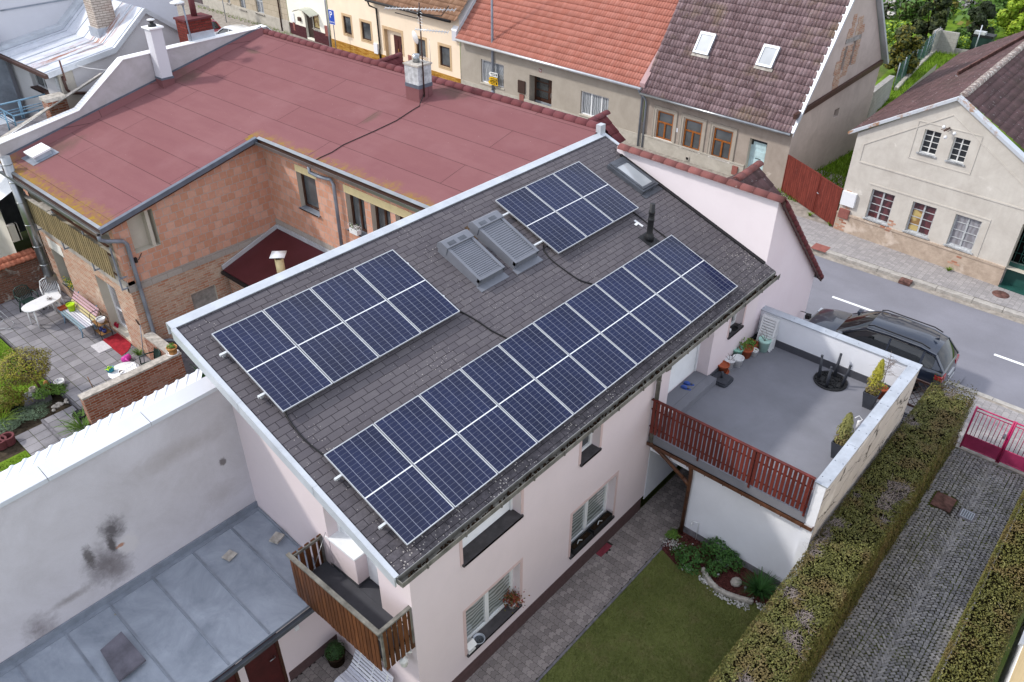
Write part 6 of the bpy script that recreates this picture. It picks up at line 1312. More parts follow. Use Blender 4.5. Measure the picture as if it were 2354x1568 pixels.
for k,(dy,lb) in enumerate(((0.07,'crimson slipper leaning at the door frame, rack side'),(-.06,'crimson slipper leaning at the door frame, wall side'))):
    mb=MB(); b=V((2.62,15.66+dy,.03)); mb.T=Matrix.Translation(b)@Matrix.Rotation(rad(-62),4,'Y'); so=[(.13*cos(t),.05*sin(t)) for t in [2*pi*i/16 for i in range(16)]]; mb.prism([(x+.12,y,0) for x,y in so],(0,0,.025)); mb.lathe((.17,0,.025),[(.045,0),(.04,.03),(0,.045)],10,sx=1.5); mb.build('slipper',M['crimson'],None,lb,'slipper','crimson slippers at the patio door')
mb=MB(); 
RG=[Zp(qs(0,1150,1920,995),.02),Zp(qs(0,1150,2270,835),.02),Zp(qs(300,1250,1060,490),.02),Zp(qs(300,1250,1050,650),.02),Zp(qs(300,1250,990,735),.02),Zp(qs(300,1250,880,820),.02)]
mb.prism([(p.x,p.y,.016) for p in RG],(0,0,.012)); mb.build('rug',M['red_cloth'],None,'red door rug spread on the patio slabs','rug')
mb=MB(); mb.box(1.62,14.75,.016,2.03,15.36,.03); mb.build('door_mat',M['mat_white'],None,'pale square mat beside the red rug','mat')
c=V((2.02,13.72,.10)); r=E('watering_can',c,'magenta plastic watering can lying on the patio','watering can'); mb=MB(); mb.T=Matrix.Translation(c)@Matrix.Rotation(.4,4,'Z')@Matrix.Rotation(rad(90),4,'Y'); mb.lathe((0,0,-.13),[(.0,0),(.10,0),(.115,.02),(.10,.22),(.085,.26),(.03,.27)],16); mb.build('body',M['magenta'],r); mb=MB(); mb.T=Matrix.Translation(c)@Matrix.Rotation(.4,4,'Z'); mb.tube([(-.08,-.02,.06),(-.12,-.14,.05),(-.10,-.26,-.04)],[.04,.028,.02],8); mb.build('spout',M['magenta'],r); mb=MB(); mb.T=Matrix.Translation(c)@Matrix.Rotation(.4,4,'Z'); mb.tube([(.10,.02,.08),(.18,.05,.05),(.18,.05,-.04),(.10,.03,-.07)],.014,6); mb.build('handle',M['magenta'],r)
RT=E('side_table',(1.4,12.25,0),'round white table with cloth and garden things behind the brick wall','table'); mb=MB(); mb.lathe((1.38,12.28,.67),[(0,0),(.42,0),(.44,.015),(.43,.03),(0,.032)],32); mb.build('tabletop',M['white_plastic'],RT)
for a in (0.6,2.2,3.7,5.3): mb=MB(); mb.tube([(1.38+cos(a)*.28,12.28+sin(a)*.28,.67),(1.38+cos(a)*.33,12.28+sin(a)*.33,.01)],.022,6); mb.build('leg',M['white_plastic'],RT)
mb=MB(); n=14
for i in range(n):
    for j in range(n):
        def hh(i,j): 
            x=1.22+.5*i/n; y=12.12+.36*j/n; return V((x+.12*(j/n-.5),y-.1*(i/n),.712+.02*abs(sin(i*.9+j*.5))+.035*math.exp(-((i-j)/2.5)**2)))
        mb.face([hh(i,j),hh(i+1,j),hh(i+1,j+1),hh(i,j+1)])
mb.build('cloth',M['white_felt'],None,'crumpled white cloth on the round table','cloth')
r=E('basket',(1.08,12.52,.705),'teal plastic basket of pegs and gloves at the table edge','basket'); mb=MB(); mb.lathe((1.10,12.50,.705),[(.09,0),(.125,.13),(.115,.13),(.08,.015),(0,.015)],14,sy=.75); mb.build('body',M['teal_pl'],r); mb=MB()
for k in range(24): mb.leaf((1.10+R.gauss(0,.05),12.5+R.gauss(0,.04),.84),(R.uniform(-1,1),R.uniform(-1,1),1),.07)
mb.build('contents',M['lime'],r)
mb=MB(); mb.tube([(1.12,12.02,.713),(1.62,11.98,.713)],.012,5); mb.build('stick',M['zinc'],None,'grey stick lying on the round table','stick'); mb=MB(); mb.lathe((1.28,12.2,.704),[(.03,0),(.07,.03),(.075,.05),(.06,.045),(.0,.012)],12); mb.build('bowl',M['bark'],None,'small brown bowl under the cloth edge','bowl')
r=pot('flower_pot','clay pot of succulents on a saucer topping the brick wall',(2.60,11.50,1.04),.155,.22,'clay_beige',group=None); f=MB()
for k in range(70): a=R.uniform(0,6.28); f.leaf((2.60+cos(a)*R.uniform(0,.13),11.5+sin(a)*R.uniform(0,.13),1.27+R.uniform(0,.12)),(cos(a)*.6,sin(a)*.6,R.uniform(.2,1)),.09,2.5)
f.build('foliage',M['herb'],r); s=MB(); s.lathe((2.6,11.5,1.031),[(.17,0),(.185,.025),(.17,.025),(.16,.008)],16); s.build('saucer',M['white_plastic'],r)
r=E('broom',(2.3,13.0,0),'grey broom handle leaning against the brick wall corner','broom'); mb=MB(); mb.tube([(2.28,13.12,.02),(2.52,13.16,1.35)],.014,6); mb.build('pole',M['zinc'],r); mb=MB(); mb.tube([(2.52,13.16,1.35),(2.5,13.28,1.5),(2.52,13.4,1.45),(2.53,13.3,1.3),(2.52,13.18,1.33)],.014,6); mb.build('hook',M['brown_metal'],r)
strappy('weed_tuft','dry green weeds growing at the corner of the brick house','weeds',(2.42,13.75,0),120,.3,'herb',.012)
b=Zp(qs(0,1480,1130,260),.02); mb=MB(); mb.lathe((b.x,b.y,.012),[(.10,0),(.145,.03),(.15,.12),(.135,.12),(.125,.04),(0,.04)],20); mb.build('enamel_bowl',M['white_plastic'],None,'white enamel bowl at the patio edge','bowl')
b=Zp(qs(0,1480,1530,905),-.13); r=E('planter_bowl',tuple(b),'dark bowl planter at the end of the low brick wall','planter'); mb=MB(); mb.lathe(tuple(b),[(.12,0),(.2,.10),(.21,.16),(.18,.16),(.17,.1),(0,.1)],18); mb.build('bowl',M['black_plastic'],r); f=MB()
for k in range(120): f.leaf(b+V((R.gauss(0,.07),R.gauss(0,.07),.14+R.uniform(0,.04))),(R.uniform(-1,1),R.uniform(-1,1),1),.04)
f.build('foliage',M['herb'],r)
strappy('iris','broad sword leaved iris clump between coping and brick wall','plant',(-.30,11.75,-.3),90,.75,'herb',.045); strappy('iris','small green iris tuft peeping over the coping at the brick wall foot','plant',(.95,11.2,-.3),40,.6,'lily',.035); strappy('iris','green leaves in the gap beside the roof corner','plant',(3.1,10.9,-.1),70,.8,'lily',.04)
for k,(p,lb) in enumerate((((180,1380),'fluted maroon planter ring nearer the paved path'),((40,1450),'fluted maroon planter ring at the left edge'))):
    b=Zp(qs(0,1480,*p),-.27); r=E('planter_ring',tuple(b),lb,'planter','fluted maroon planters'); mb=MB(); n=28; rg=[]
    for (rr,z) in ((.16,0),(.19,.26),(.14,.26),(.13,.08)):
        rg.append([mb.add(b+V((rr*(1+.035*(kk%2))*cos(2*pi*kk/n),rr*(1+.035*(kk%2))*sin(2*pi*kk/n),z))) for kk in range(n)])
    for i in range(3):
        for kk in range(n): mb.idx([rg[i][kk],rg[i][(kk+1)%n],rg[i+1][(kk+1)%n],rg[i+1][kk]],0,.5,sm=False)
    mb.idx(rg[3],0,.5,sm=False); mb.build('ring',M['ridge_red'],r)
b=Zp(qs(0,1480,600,440),.1); mb=MB(); mb.box(-1.0,13.95,-.3,-.28,14.12,.02); mb.build('bed_edging',M['concrete_dark'],None,'low concrete border block under the clipped bush','edging')
b=Zp(qs(0,1480,610,350),.2); mb=MB(); mb.lathe((b.x,b.y,.022),[(.07,0),(.11,.05),(.11,.15),(.085,.17),(.095,.2),(.07,.2),(.06,.1)],14); mb.build('stone_jar',M['stone_light'],None,'pale stoneware jar on the low border','jar')
b=Zp(qs(0,1480,505,450),.12); mb=MB(); 
for (a,c2) in ((-.11,-.085),(.085,.11)): mb.box(b.x+a,b.y-.07,.022,b.x+c2,b.y+.07,.12)
mb.box(b.x-.085,b.y-.07,.022,b.x+.085,b.y-.05,.119); mb.box(b.x-.085,b.y+.05,.022,b.x+.085,b.y+.07,.119); mb.build('stone_trough',M['white_old'],None,'small white stone trough on the low border','planter')
# sitting clay dog: body, head, ears, legs in one skin
b=Zp(qs(0,1480,925,365),-.05); r=E('dog_figurine',(b.x,b.y,-.1),'ochre clay dog figurine among the purple flowers','figurine'); mb=MB(); c=V((b.x,b.y,-.1)); mb.lathe(c,[(.075,0),(.09,.06),(.07,.16),(.05,.24),(.035,.28)],12); mb.lathe(c+V((-.02,-.01,.27)),[(.02,0),(.05,.03),(.055,.06),(.045,.10),(0,.12)],12); mb.tube([c+V((-.04,-.01,.32)),c+V((-.10,-.03,.305))],[.032,.02],8); mb.tube([c+V((-.05,.03,.2)),c+V((-.08,.04,0))],.02,6); mb.tube([c+V((-.05,-.03,.2)),c+V((-.08,-.04,0))],.02,6)
for s_ in (-1,1): mb.prism([c+V((0,.035*s_,.36)),c+V((.02,.06*s_,.35)),c+V((.01,.065*s_,.29))],(.012,0,0))
mb.build('body',M['clay_beige'],r)
mb=MB(); b=Zp(qs(0,1480,960,270),.05); 
for k in range(200): mb.leaf(b+V((R.gauss(0,.09),R.gauss(0,.08),R.uniform(-.1,.08))),(R.uniform(-1,1),R.uniform(-1,1),1),.04,1.2,R.choice([0,0,1]))
mb.build('purple_flowers',[M['purple'],M['herb']],None,'purple flowering cushion beside the clay dog','flowers')
mb=MB()
for k in range(46): 
    t=R.random(); p=Zp(qs(0,1480,1000+270*t+R.uniform(-30,30),740-170*t+R.uniform(-40,40)),-.1); s=R.uniform(.02,.05); mb.lathe(p,[(s*.7,-.03),(s,0),(s*.7,s*.7),(0,s*.8)],6,sx=R.uniform(.8,1.4))
mb.build('rubble_stones',M['stone_light'],None,'row of pale rubble stones beside the garden steps','stones',None,'stuff')
plantball('shrub','bushy green strawberry bed above the rubble stones','plant',tuple(Zp(qs(0,1480,900,480),-.15)),.38,.4,'herb',1200,.055); plantball('shrub','green plant cushion at the bed corner by the patio edge','plant',tuple(Zp(qs(0,1480,1150,440),-.1)),.24,.26,'herb',500,.05)
for k,(p,rr,lb) in enumerate((((700,830),.42,'grey green ground cover mound nearest the garden step'),((430,930),.44,'grey green ground cover mound in the middle of the bed'),((180,1080),.40,'grey green ground cover mound by the maroon planters'))): plantball('ground_cover',lb,'plant',tuple(Zp(qs(0,1480,*p),-.27)),rr,.26,'lavender',2200,.035,group='grey green mounds',asp=2.5,stem=False)
plantball('shrub','tall olive bush with thin stakes at the left edge of the garden','shrub',tuple(Zp(qs(0,1480,200,760),-.2)),.55,.75,'bush_olive',1800,.06); strappy('reed_clump','light green reed clump at the left edge','plant',tuple(Zp(qs(0,1480,40,1060),-.27)),70,.7,'meadow_blade',.02)
# clipped round tree
TC=V((-.44,14.1,-.06)); r=E('clipped_tree',TC,'round clipped yellow green tree at the edge of the patio','tree'); mb=MB(); ctr=V((-.62,13.98,1.12)); 
for k in range(7000):
    a=R.uniform(0,6.28); el=R.uniform(-1,1); d=V((cos(a)*math.sqrt(1-el*el),sin(a)*math.sqrt(1-el*el),el)); rr=R.uniform(.45,1.0)**.4; w=1+.10*sin(4*a+1)+.09*sin(6*el+3*a); top=el>.1
    p=ctr+V((d.x*.72,d.y*.72,d.z*.50))*rr*w; m=0 if (rr>.82 and (el>-.2 or R.random()<.4) and R.random()<.72) else 1
    mb.leaf(p,d+V((R.uniform(-.9,.9),R.uniform(-.9,.9),R.uniform(0,.9))),R.uniform(.03,.06),1.7,m)
mb.build('crown',[M['spirea'],M['thuja_brown']],r); mb=MB(); mb.tube([TC,TC+V((-.02,-.02,.4)),TC+V((-.12,-.08,.8)),ctr],[.05,.04,.035,.015],8)
for k in range(14): a=R.uniform(0,6.28); mb.tube([TC+V((-.1,-.06,.75)),ctr+V((cos(a)*.3,sin(a)*.3,R.uniform(-.1,.3))),ctr+V((cos(a)*.6,sin(a)*.6,R.uniform(-.1,.4)))],[.02,.01,.004],5)
mb.build('trunk',M['bark'],r)
mb=MB(); b=Zp(qs(0,1150,30,560),.4); mb.tube([b+V((-.3,.1,0)),b+V((0,0,.02)),b+V((.05,0,-.1)),b+V((-.2,-.1,-.15))],.012,5)
for i in range(5): mb.tube([b+V((-.05*i,.02*i,.0)),b+V((-.05*i-.02,.02*i+.1,.35))],.006,4)
mb.tube([b+V((.0,.2,.3)),b+V((.28,.0,-.38)),b+V((.05,-.25,-.38)),b+V((-.2,-.1,-.3))],.01,5); mb.build('drying_rack',M['white_old'],None,'folded wire drying rack cut by the left edge of the patio','drying rack')
r=E('wire_planter',(-.0,12.0,0),'grey stake and blue tub behind the low brick wall','tub'); mb=MB(); b=Zp(qs(0,1480,1730,385),.3); mb.lathe((b.x,b.y,.02),[(.06,0),(.09,.28),(.08,.28),(.05,.02)],10); mb.build('tub',M['blue_paint'],r); mb=MB(); mb.tube([(b.x+.08,b.y+.02,.02),(b.x+.03,b.y+.05,.75)],.012,5); mb.build('stake',M['wood_raw'],r)
# ================================================================ houses across the street
def rect(F,pts,d=0):
    a=[F.at(p,d) for p in pts]; us=sorted(x[0] for x in a); zs=sorted(x[1] for x in a)
    return ((us[0]+us[1])/2,(us[-1]+us[-2])/2,(zs[0]+zs[1])/2,(zs[-1]+zs[-2])/2)
def Q4(r,*pp): return [q(r,*p) for p in pp]
def roofdir(F,P,vp):                     # slope direction of a roof whose verge leaves eave point P towards a measured direction
    W=PLN(vp,F.U,F.U.dot(P)); d=W-P; hz=-F.n.dot(d); return (-F.n*hz+V((0,0,d.z))).normalized(), math.degrees(math.atan2(d.z,hz))
PROF=lambda t:(0,.85,1,1,.85,0)[int(round(t*5))]
# ---- white old gable house
WH=E('gable_house',(26,-2.2,0),'old cream house with a street gable and peeling plinth at the right','house'); F=Fr((25.86,.92),(25.3,-5.4),(-1,0))
pk=F.at((2205,224)); le=F.at((1966,298)); ru=2*pk[0]-le[0]+.8; rz_=le[1]-.35
win=[rect(F,Q4('H',(1055,205),(1245,262),(990,455),(1190,510))),rect(F,Q4('H',(1405,312),(1605,372),(1330,565),(1535,625))),rect(F,Q4('H',(1770,422),(1995,485),(1685,680),(1905,750))),
     rect(F,Q4('D',(1510,1105),(1645,1140),(1450,1305),(1595,1340))),rect(F,Q4('D',(1755,1170),(1895,1205),(1700,1375),(1840,1410)))]
mb=MB(); wall(mb,F,-.02,ru,.75,[(-.02,le[1]-.1),(pk[0],pk[1]-.08),(ru,rz_)],[(a,b,c,d,.16) for a,b,c,d in win]+[(6.42,7.7,.75,2.5,.35)],.16,0,1); mb.build('wall',[M['cream_old'],M['reveal']],WH)
mb=MB(); wall(mb,F,-.04,6.42,0,.75); wall(mb,F,7.7,ru,0,.75); fbox(mb,F,-.04,6.42,0,.72,0,.04); fbox(mb,F,-.04,6.42,.72,.80,0,.07); mb.build('plinth',M['plinth_rough'],WH)
t=MB(); 
for (ua,ub,za,zb,kp) in ((0,.34,.05,1.75,.75),(1.55,2.35,.74,1.12,.75),(1.75,2.1,.5,.74,.5),(4.3,5.0,.25,.62,.35),(.9,1.5,.72,.8,.5)):
    z=za; row=0
    while z<zb:
        u=ua+(.12 if row%2 else 0)
        while u<ub:
            e=min(1,2.2*min((u-ua)/(ub-ua)+.15,(ub-u)/(ub-ua)+.1)); bad=any(a_-.02<u+.2 and u<b_+.02 and c_-.1<z<d_ for a_,b_,c_,d_ in win)
            if R.random()<kp*e and not bad: fbox(t,F,u,u+R.uniform(.17,.215),z,z+.062,0,(.045 if z<.7 else .075 if z<.82 else .005)+R.uniform(0,.004))
            u+=.235
        z+=.078; row+=1
t.build('bare_brick',M['pale_brick'],WH)
side=Fr((25.86,.92),(39,.92+.0),(0,1)); s0=F.P(-.02,0); mb=MB(); mb.face([s0,s0+V((12,.9,0)),s0+V((12,.9,le[1]-.1)),s0+V((0,0,le[1]-.1))]); mb.build('wall',M['cream_old'],WH,label='side wall towards the grassy yard')
mb=MB()
for i,(a,b,c,d) in enumerate(win):
    g=['net_brown','net_brown','net_grey','glass_dark','glass_dark'][i]
    window(WH,F,a,b,c,d,.15,M['white_old' if i<3 else 'white_paint'],M[g],cols=(.5,),rows=(.25,.5,.75),fw=.05 if i<3 else .035,mw=.04 if i<3 else .028,sill=(.05,.06,.05),sm=M['white_old'])
t=MB(); a,b,c,d=win[1]; fbox(t,F,a+.08,a+(b-a)*.46,c+.06,c+(d-c)*.72,-.128,-.122); t.build('cardboard',M['card_yellow'],WH)
t=MB()
a0,b0=win[0][0]-.16,win[2][1]+.22; c0,d0=win[0][2]-.22,max(w[3] for w in win[:3])+.12
for args in ((a0,b0,d0,d0+.05),(a0,b0,c0-.04,c0),(b0,b0+.03,c0-.04,d0+.05)): fbox(t,F,*args,0,.02)
fbox(t,F,.3,ru-.5,le[1]-1.18,le[1]-1.13,0,.025); fbox(t,F,.3,.33,le[1]-1.13,le[1]-.45,0,.02)
a1,b1=win[3][0]-.3,win[4][1]+.3; c1,d1=win[3][2]-.3,win[3][3]+.22
for args in ((a1,b1,c1,c1+.03),(a1,b1,d1,d1+.03),(a1,a1+.03,c1,d1),(b1,b1+.03,c1,d1)): fbox(t,F,*args,0,.018)
for (ua,za,ub,zb) in ((.33,le[1]-.45,pk[0],pk[1]-.62),(pk[0],pk[1]-.62,ru-.9,rz_-.2)): t.bar(F.P(ua,za,.01),F.P(ub,zb,.01),.02,.03)
t.build('moulding',M['cream_old'],WH)
t=MB()
for (ua,za,ub,zb) in ((-.35,le[1]-.14,pk[0],pk[1]),(pk[0],pk[1]-.002,ru+.2,rz_-.05)): t.bar(F.P(ua,za+.02,-.03),F.P(ub,zb+.02,-.03),.30,.035); t.bar(F.P(ua,za-.03,.125),F.P(ub,zb-.03,.125),.012,.09)
t.build('verge_metal',M['rusty_flash'],WH)
bk=-F.n; lp=F.P(pk[0],pk[1]-.05,-.3); 
rdir=(PLN((2353,104.7),(0,0,1),pk[1]-.05)-lp); rdir.z=0; rdir.normalize(); side_l=V((-rdir.y,rdir.x,0)); 
if side_l.y<0: side_l=-side_l
wl=(F.P(-.35,0)-F.P(pk[0],0)).length; dz=pk[1]-le[1]+.1
mb=MB(); eL=lp+side_l*wl-V((0,0,dz)); tiles(mb,eL,rdir,(lp-eL),15,(lp-eL).length,.24,.33,.012,.03,3); eR=lp-side_l*(ru-pk[0]+.1)-V((0,0,pk[1]-rz_)); tiles(mb,eR,rdir,(lp-eR),15,(lp-eR).length,.3,.33,.006,.03,2); rfw=mb.build('roof',M['tile_old'],WH)
mb=MB(); ridge_tiles(mb,lp+V((0,0,.02)),lp+rdir*15+V((0,0,.02)),.14,.4); mb.build('ridge',M['ridge_grey'],WH)
nl=rdir.cross(lp-eL).normalized(); p0=PLN(q('D',1780,652),nl,nl.dot(lp)); p1=PLN(q('D',2354,330),nl,nl.dot(lp)); dr_=(p1-p0).normalized(); zl=p0.z-.45; o0=Zp(q('D',1728,685),zl); vv=(p0-o0)+V((0,0,.05)); mb=MB(); tiles(mb,o0,dr_,vv,14,vv.length,.24,.33,.012,.03,3); mb.build('rear_roof',M['tile_brown'],WH); mb=MB(); mb.bar(p0+V((0,0,.09)),p0+dr_*14+V((0,0,.09)),.05,.2); mb.build('red_flashing',M['rust_red'],WH); mb=MB(); mb.bar(o0-V((0,0,.03)),o0+dr_*14-V((0,0,.03)),.1,.1); mb.bar(o0,p0,.1,.06); mb.build('gutter',M['zinc_light'],WH)
mb=MB(); b=F.P(win[3][1]+.2,win[3][3]+.25,.02); mb.tube([b+F.n*.0,b+F.n*.45+F.U*-.0],.03,6); 
for k in range(3): p=b+F.n*(.12+.13*k); mb.tube([p-F.U*.14,p+F.U*.14],.012,5)
mb.build('insulator_bracket',M['brown_metal'],WH); mb=MB()
for (du,dz_) in ((-.1,.08),(.05,-.25),(.3,-.05)): p=b+F.n*.3+F.U*du+V((0,0,dz_)); mb.lathe(p,[(.03,-.06),(.06,-.03),(.06,.02),(.02,.06)],8)
mb.build('insulator',M['white_plastic'],WH)
mb=MB(); a=F.at(q('H',815,205)); b=F.at(q('H',935,240)); c=F.at(q('H',905,365)); fbox(mb,F,a[0]+.02,b[0],c[1],a[1]-.04,0,.12); mb.build('meter_box',M['white_box'],WH); mb=MB(); a=F.at(q('H',785,365)); b=F.at(q('H',850,465)); fbox(mb,F,a[0],b[0],b[1],a[1],0,.1); mb.build('meter_box',M['red_meter'],WH)
D_=MB(); quad(D_,F,6.42,7.7,.0,.0,.92,.92,0,-.30); fbox(D_,F,6.42,7.7,.0,.05,-.35,.05); gd=D_.build('door',M['green_paint'],WH); t=MB(); quad(t,F,6.42,7.7,.92,.92,2.5,2.5,0,-.34); t.build('glass',M['dark_void'],gd); t=MB()
for k in range(7): t.tube([F.P(6.5+k*.19,.92,-.31),F.P(6.5+k*.19,2.5,-.31)],.01,4)
for z in (.95,1.3,1.75,2.2,2.48): t.tube([F.P(6.42,z,-.31),F.P(7.7,z,-.31)],.012,4)
for (u,z,r0) in ((6.9,1.15,.14),(7.2,1.5,.17),(6.75,1.6,.10),(7.0,1.98,.16),(7.4,1.1,.12),(7.45,1.9,.13)):
    for rr in (r0,r0*.55): t.tube([F.P(u+rr*cos(x),z+rr*sin(x),-.305) for x in [2*pi*i/14 for i in range(15)]],.010,4)
t.build('ironwork',M['green_paint'],gd)
# ---- rusty gate between the two houses
g0=F.P(-.03,0); g1=V((27.85,4.25,0)); FGt=Fr(g1,g0,(-1,.3)); GT=E('yard_gate',(26.8,2.6,0),'rust red sheet metal yard gate between the brown and the cream house','gate'); L_=FGt.w
for (a,b,h) in ((.02,L_*.62,1.72),(L_*.63,L_-.05,1.68)): mb=MB(); fbox(mb,FGt,a,b,.06,h,-.02,.0); lf=mb.build('gate_leaf',M['gate_rust'],GT); mb=MB(); fbox(mb,FGt,a,b,h-.04,h+.03,-.03,.02); fbox(mb,FGt,a,a+.04,.06,h-.04,.001,.02); fbox(mb,FGt,b-.04,b,.06,h-.04,.001,.02); mb.build('frame',M['gate_rust'],lf)
mb=MB(); p=FGt.P(L_*.64,1.0,.03); mb.tube([p,p+FGt.n*.05,p+FGt.n*.05+FGt.U*.12],.014,5); mb.build('handle',M['zinc_light'],GT)
# ---- brown tiled house
BH=E('brown_roof_house',(31,8,0),'drab house with a lichen speckled brown tile roof and two roof windows','house'); F=Fr((28.35,12.1),(27.85,4.25),(-1,0)); U0=0
win=[rect(F,Q4('C',(1350,945),(1490,985),(1332,1180),(1462,1215))),rect(F,Q4('C',(1585,1015),(1735,1055),(1558,1258),(1703,1297))),rect(F,Q4('C',(1835,1090),(1995,1135),(1803,1338),(1958,1382)))]
ev=F.at(q('D',330,1145),.32); el=F.at(q('C',1240,795),.32); ez=(ev[1]+el[1])/2; dr=rect(F,Q4('C',(2140,1185),(2290,1222),(2140,1195),(2290,1232))); d0,d1=dr[0],dr[1]; dt=dr[3]
mb=MB(); wall(mb,F,0,F.w,0,ez+.05,[(a,b,c,d,.14) for a,b,c,d in win]+[(d0,d1,.1,dt,.28)],.14,0,1); mb.build('wall',[M['brown_render'],M['reveal']],BH)
for a,b,c,d in win:
    window(BH,F,a,b,c,d,.10,M['orange_wood'],M['glass_mid'],cols=(),fw=.07,mw=.05,transom=.60,sill=(.06,.10,.07),sm=M['peel_white'])
mb=MB()
for a,b,c,d in win: fbox(mb,F,a+(b-a)*.46,a+(b-a)*.54,c+.07,c+(d-c)*.58,-.10,-.03)
mb.build('mullion',M['orange_wood'],BH); mb=MB()
for a,b,c,d in win: surround(mb,F,a-.06,b+.06,c,d+.05,.12,.03,bottom=False); surround(mb,F,a-.18,b+.18,c,d+.17,.04,.05,bottom=False)
mb.build('window_surround',M['grey_render'],BH)
mb=MB(); fbox(mb,F,d0,d1,.1,dt-.35,-.26,-.22); dd=mb.build('door',M['blue_door'],BH); mb=MB()
for z in (.35,.75,1.15,1.55): fbox(mb,F,d0+.12,d1-.12,z,z+.26,-.219,-.205)
mb.build('panel',M['blue_door'],dd); mb=MB(); fbox(mb,F,d0+.3,d1-.3,1.05,1.08,-.204,-.2); mb.build('letter_slot',M['black_metal'],dd); mb=MB(); fbox(mb,F,d0,d1,dt-.34,dt,-.26,-.24); mb.build('pane',M['glass_dark'],dd)
gE=V((0,0,0)); eP=F.P(F.w+.05,ez,.34); vd,ang=roofdir(F,eP,(1954.6,0)); print('brown roof slope',ang,'eave',ez)
oP=F.P(-.05,ez,.34); mb=MB(); tiles(mb,oP,F.U,vd,F.w+.15,8.6,.168,.345,.035,.035,5,PROF); mb.build('roof',M['tile_brown'],BH)
mb=MB(); mb.bar(eP+F.U*.05+V((0,0,.03)),eP+F.U*.05+vd*8.6+V((0,0,.03)),.20,.05); mb.obox(eP+F.U*.14-V((0,0,.12)),vd*8.6,F.U*.02,V((0,0,.2))); mb.build('verge_metal',M['flash'],BH)
gd_=-F.n; gU=F.P(F.w,0); depth=PLN((2025.7,139.6),F.U,F.U.dot(gU)); dlen=(depth-gU).dot(gd_); rez=depth.z
ridge_h=vd*8.6; rh=(vd-V((0,0,vd.z))).length
hx=None
SL=vd.z/rh; bz=PLN((1997.5,0),F.U,F.U.dot(gU)); SB=(bz.z-rez)/max(.5,dlen-(bz-gU).dot(gd_)); hx=(rez+SB*dlen-ez+SL*.34)/(SL+SB) if SL+SB>0 else 5
pz=ez+SL*(hx+.34)-.1; print('gable',dlen,rez,hx,pz)
mb=MB(); FGb=Fr((gU.x,gU.y),(gU.x+gd_.x,gU.y+gd_.y),(0,-1))
FGb=Fr((gU.x,gU.y),((gU+gd_).x,(gU+gd_).y),(0,-1)); sw=1 if FGb.U.dot(gd_)>0 else -1
wt=rect(FGb,[q('D',820,390),q('D',960,300),q('D',790,610),q('D',890,560)]); w2=[(FGb.at(q('D',740,960))),(FGb.at(q('D',772,930))),(FGb.at(q('D',725,1010)))]
slits=[(FGb.at(q('D',828,395))[0],FGb.at(q('D',842,385))[0]+.1,FGb.at(q('D',790,605))[1],FGb.at(q('D',830,400))[1],.2),(FGb.at(q('D',900,350))[0],FGb.at(q('D',915,340))[0]+.1,FGb.at(q('D',865,560))[1],FGb.at(q('D',905,350))[1],.2),(w2[0][0]-.1,w2[1][0]+.05,w2[2][1],w2[0][1]+.12,.2)]
wall(mb,FGb,0,dlen,0,[(0,ez-.02),(hx,pz),(dlen,rez)],slits,.2); mb.build('wall',M['gable_render'],BH,label='bare gable wall facing the grassy yard')
mb=MB(); 
for s_ in slits: quad(mb,FGb,s_[0],s_[1],s_[2],s_[2],s_[3],s_[3],0,-.19)
mb.build('opening_back',M['dark_void'],BH)
# exposed brick round the narrow gable openings
mb=MB(); s1,s2=slits[0],slits[1]
for (a,b,c,d) in ((s1[0]-.55,s1[0],s1[2]-.1,s1[2]+.5),(s1[0]-.25,s1[0],s1[2]+.5,s1[3]),(s1[1],s2[0],s1[2]-.3,s1[3]),(s2[1],s2[1]+.4,s2[2],s2[3]+.3),(s1[0]-.05,s1[1]+.25,s1[3]+.22,s1[3]+.75),(s1[0]+.15,s1[1]+.2,s1[3]+.75,s1[3]+1.3),(s2[0]-.1,s2[1]+.5,s2[3]+.25,s2[3]+.6),(s2[0]-.05,s2[1]+.15,s2[3]+.6,s2[3]+1.0),(s1[0]-.45,s1[1]-.1,s1[2]-.75,s1[2]-.1)):
    n=max(1,int((d-c)/.09))
    for i in range(n): fbox(mb,FGb,a+R.uniform(-.06,.05),b+R.uniform(-.05,.06),c+(d-c)*i/n,c+(d-c)*(i+1)/n,0,.012)
mb.build('bare_brick',M['old_brick'],BH); mb=MB(); fbox(mb,FGb,s1[0]-.1,s2[1]+.35,s2[3]+.01,s2[3]+.2,0,.03); mb.build('lintel',M['concrete'],BH)
mb=MB(); a=FGb.at(q('D',380,1000)); b=FGb.at(q('D',1125,530)); mb.bar(FGb.P(a[0],a[1],.06),FGb.P(b[0],b[1],.06),.14,.22); mb.build('string_course',M['brown_metal'],BH)
mb=MB(); mb.bar(FGb.P(hx,pz+.05,-.02),FGb.P(dlen+.35,rez-.15,-.02),.5,.12); mb.build('rear_verge',M['flash'],BH); mb=MB(); rv=(FGb.P(dlen+.3,rez-.1,0)-FGb.P(hx,pz+.02,0)); o=FGb.P(hx,pz+.02,-.2); mb.face([o,o+rv,o+rv-FGb.n*8,o-FGb.n*8]); mb.build('rear_roof',M['tile_brown'],BH)
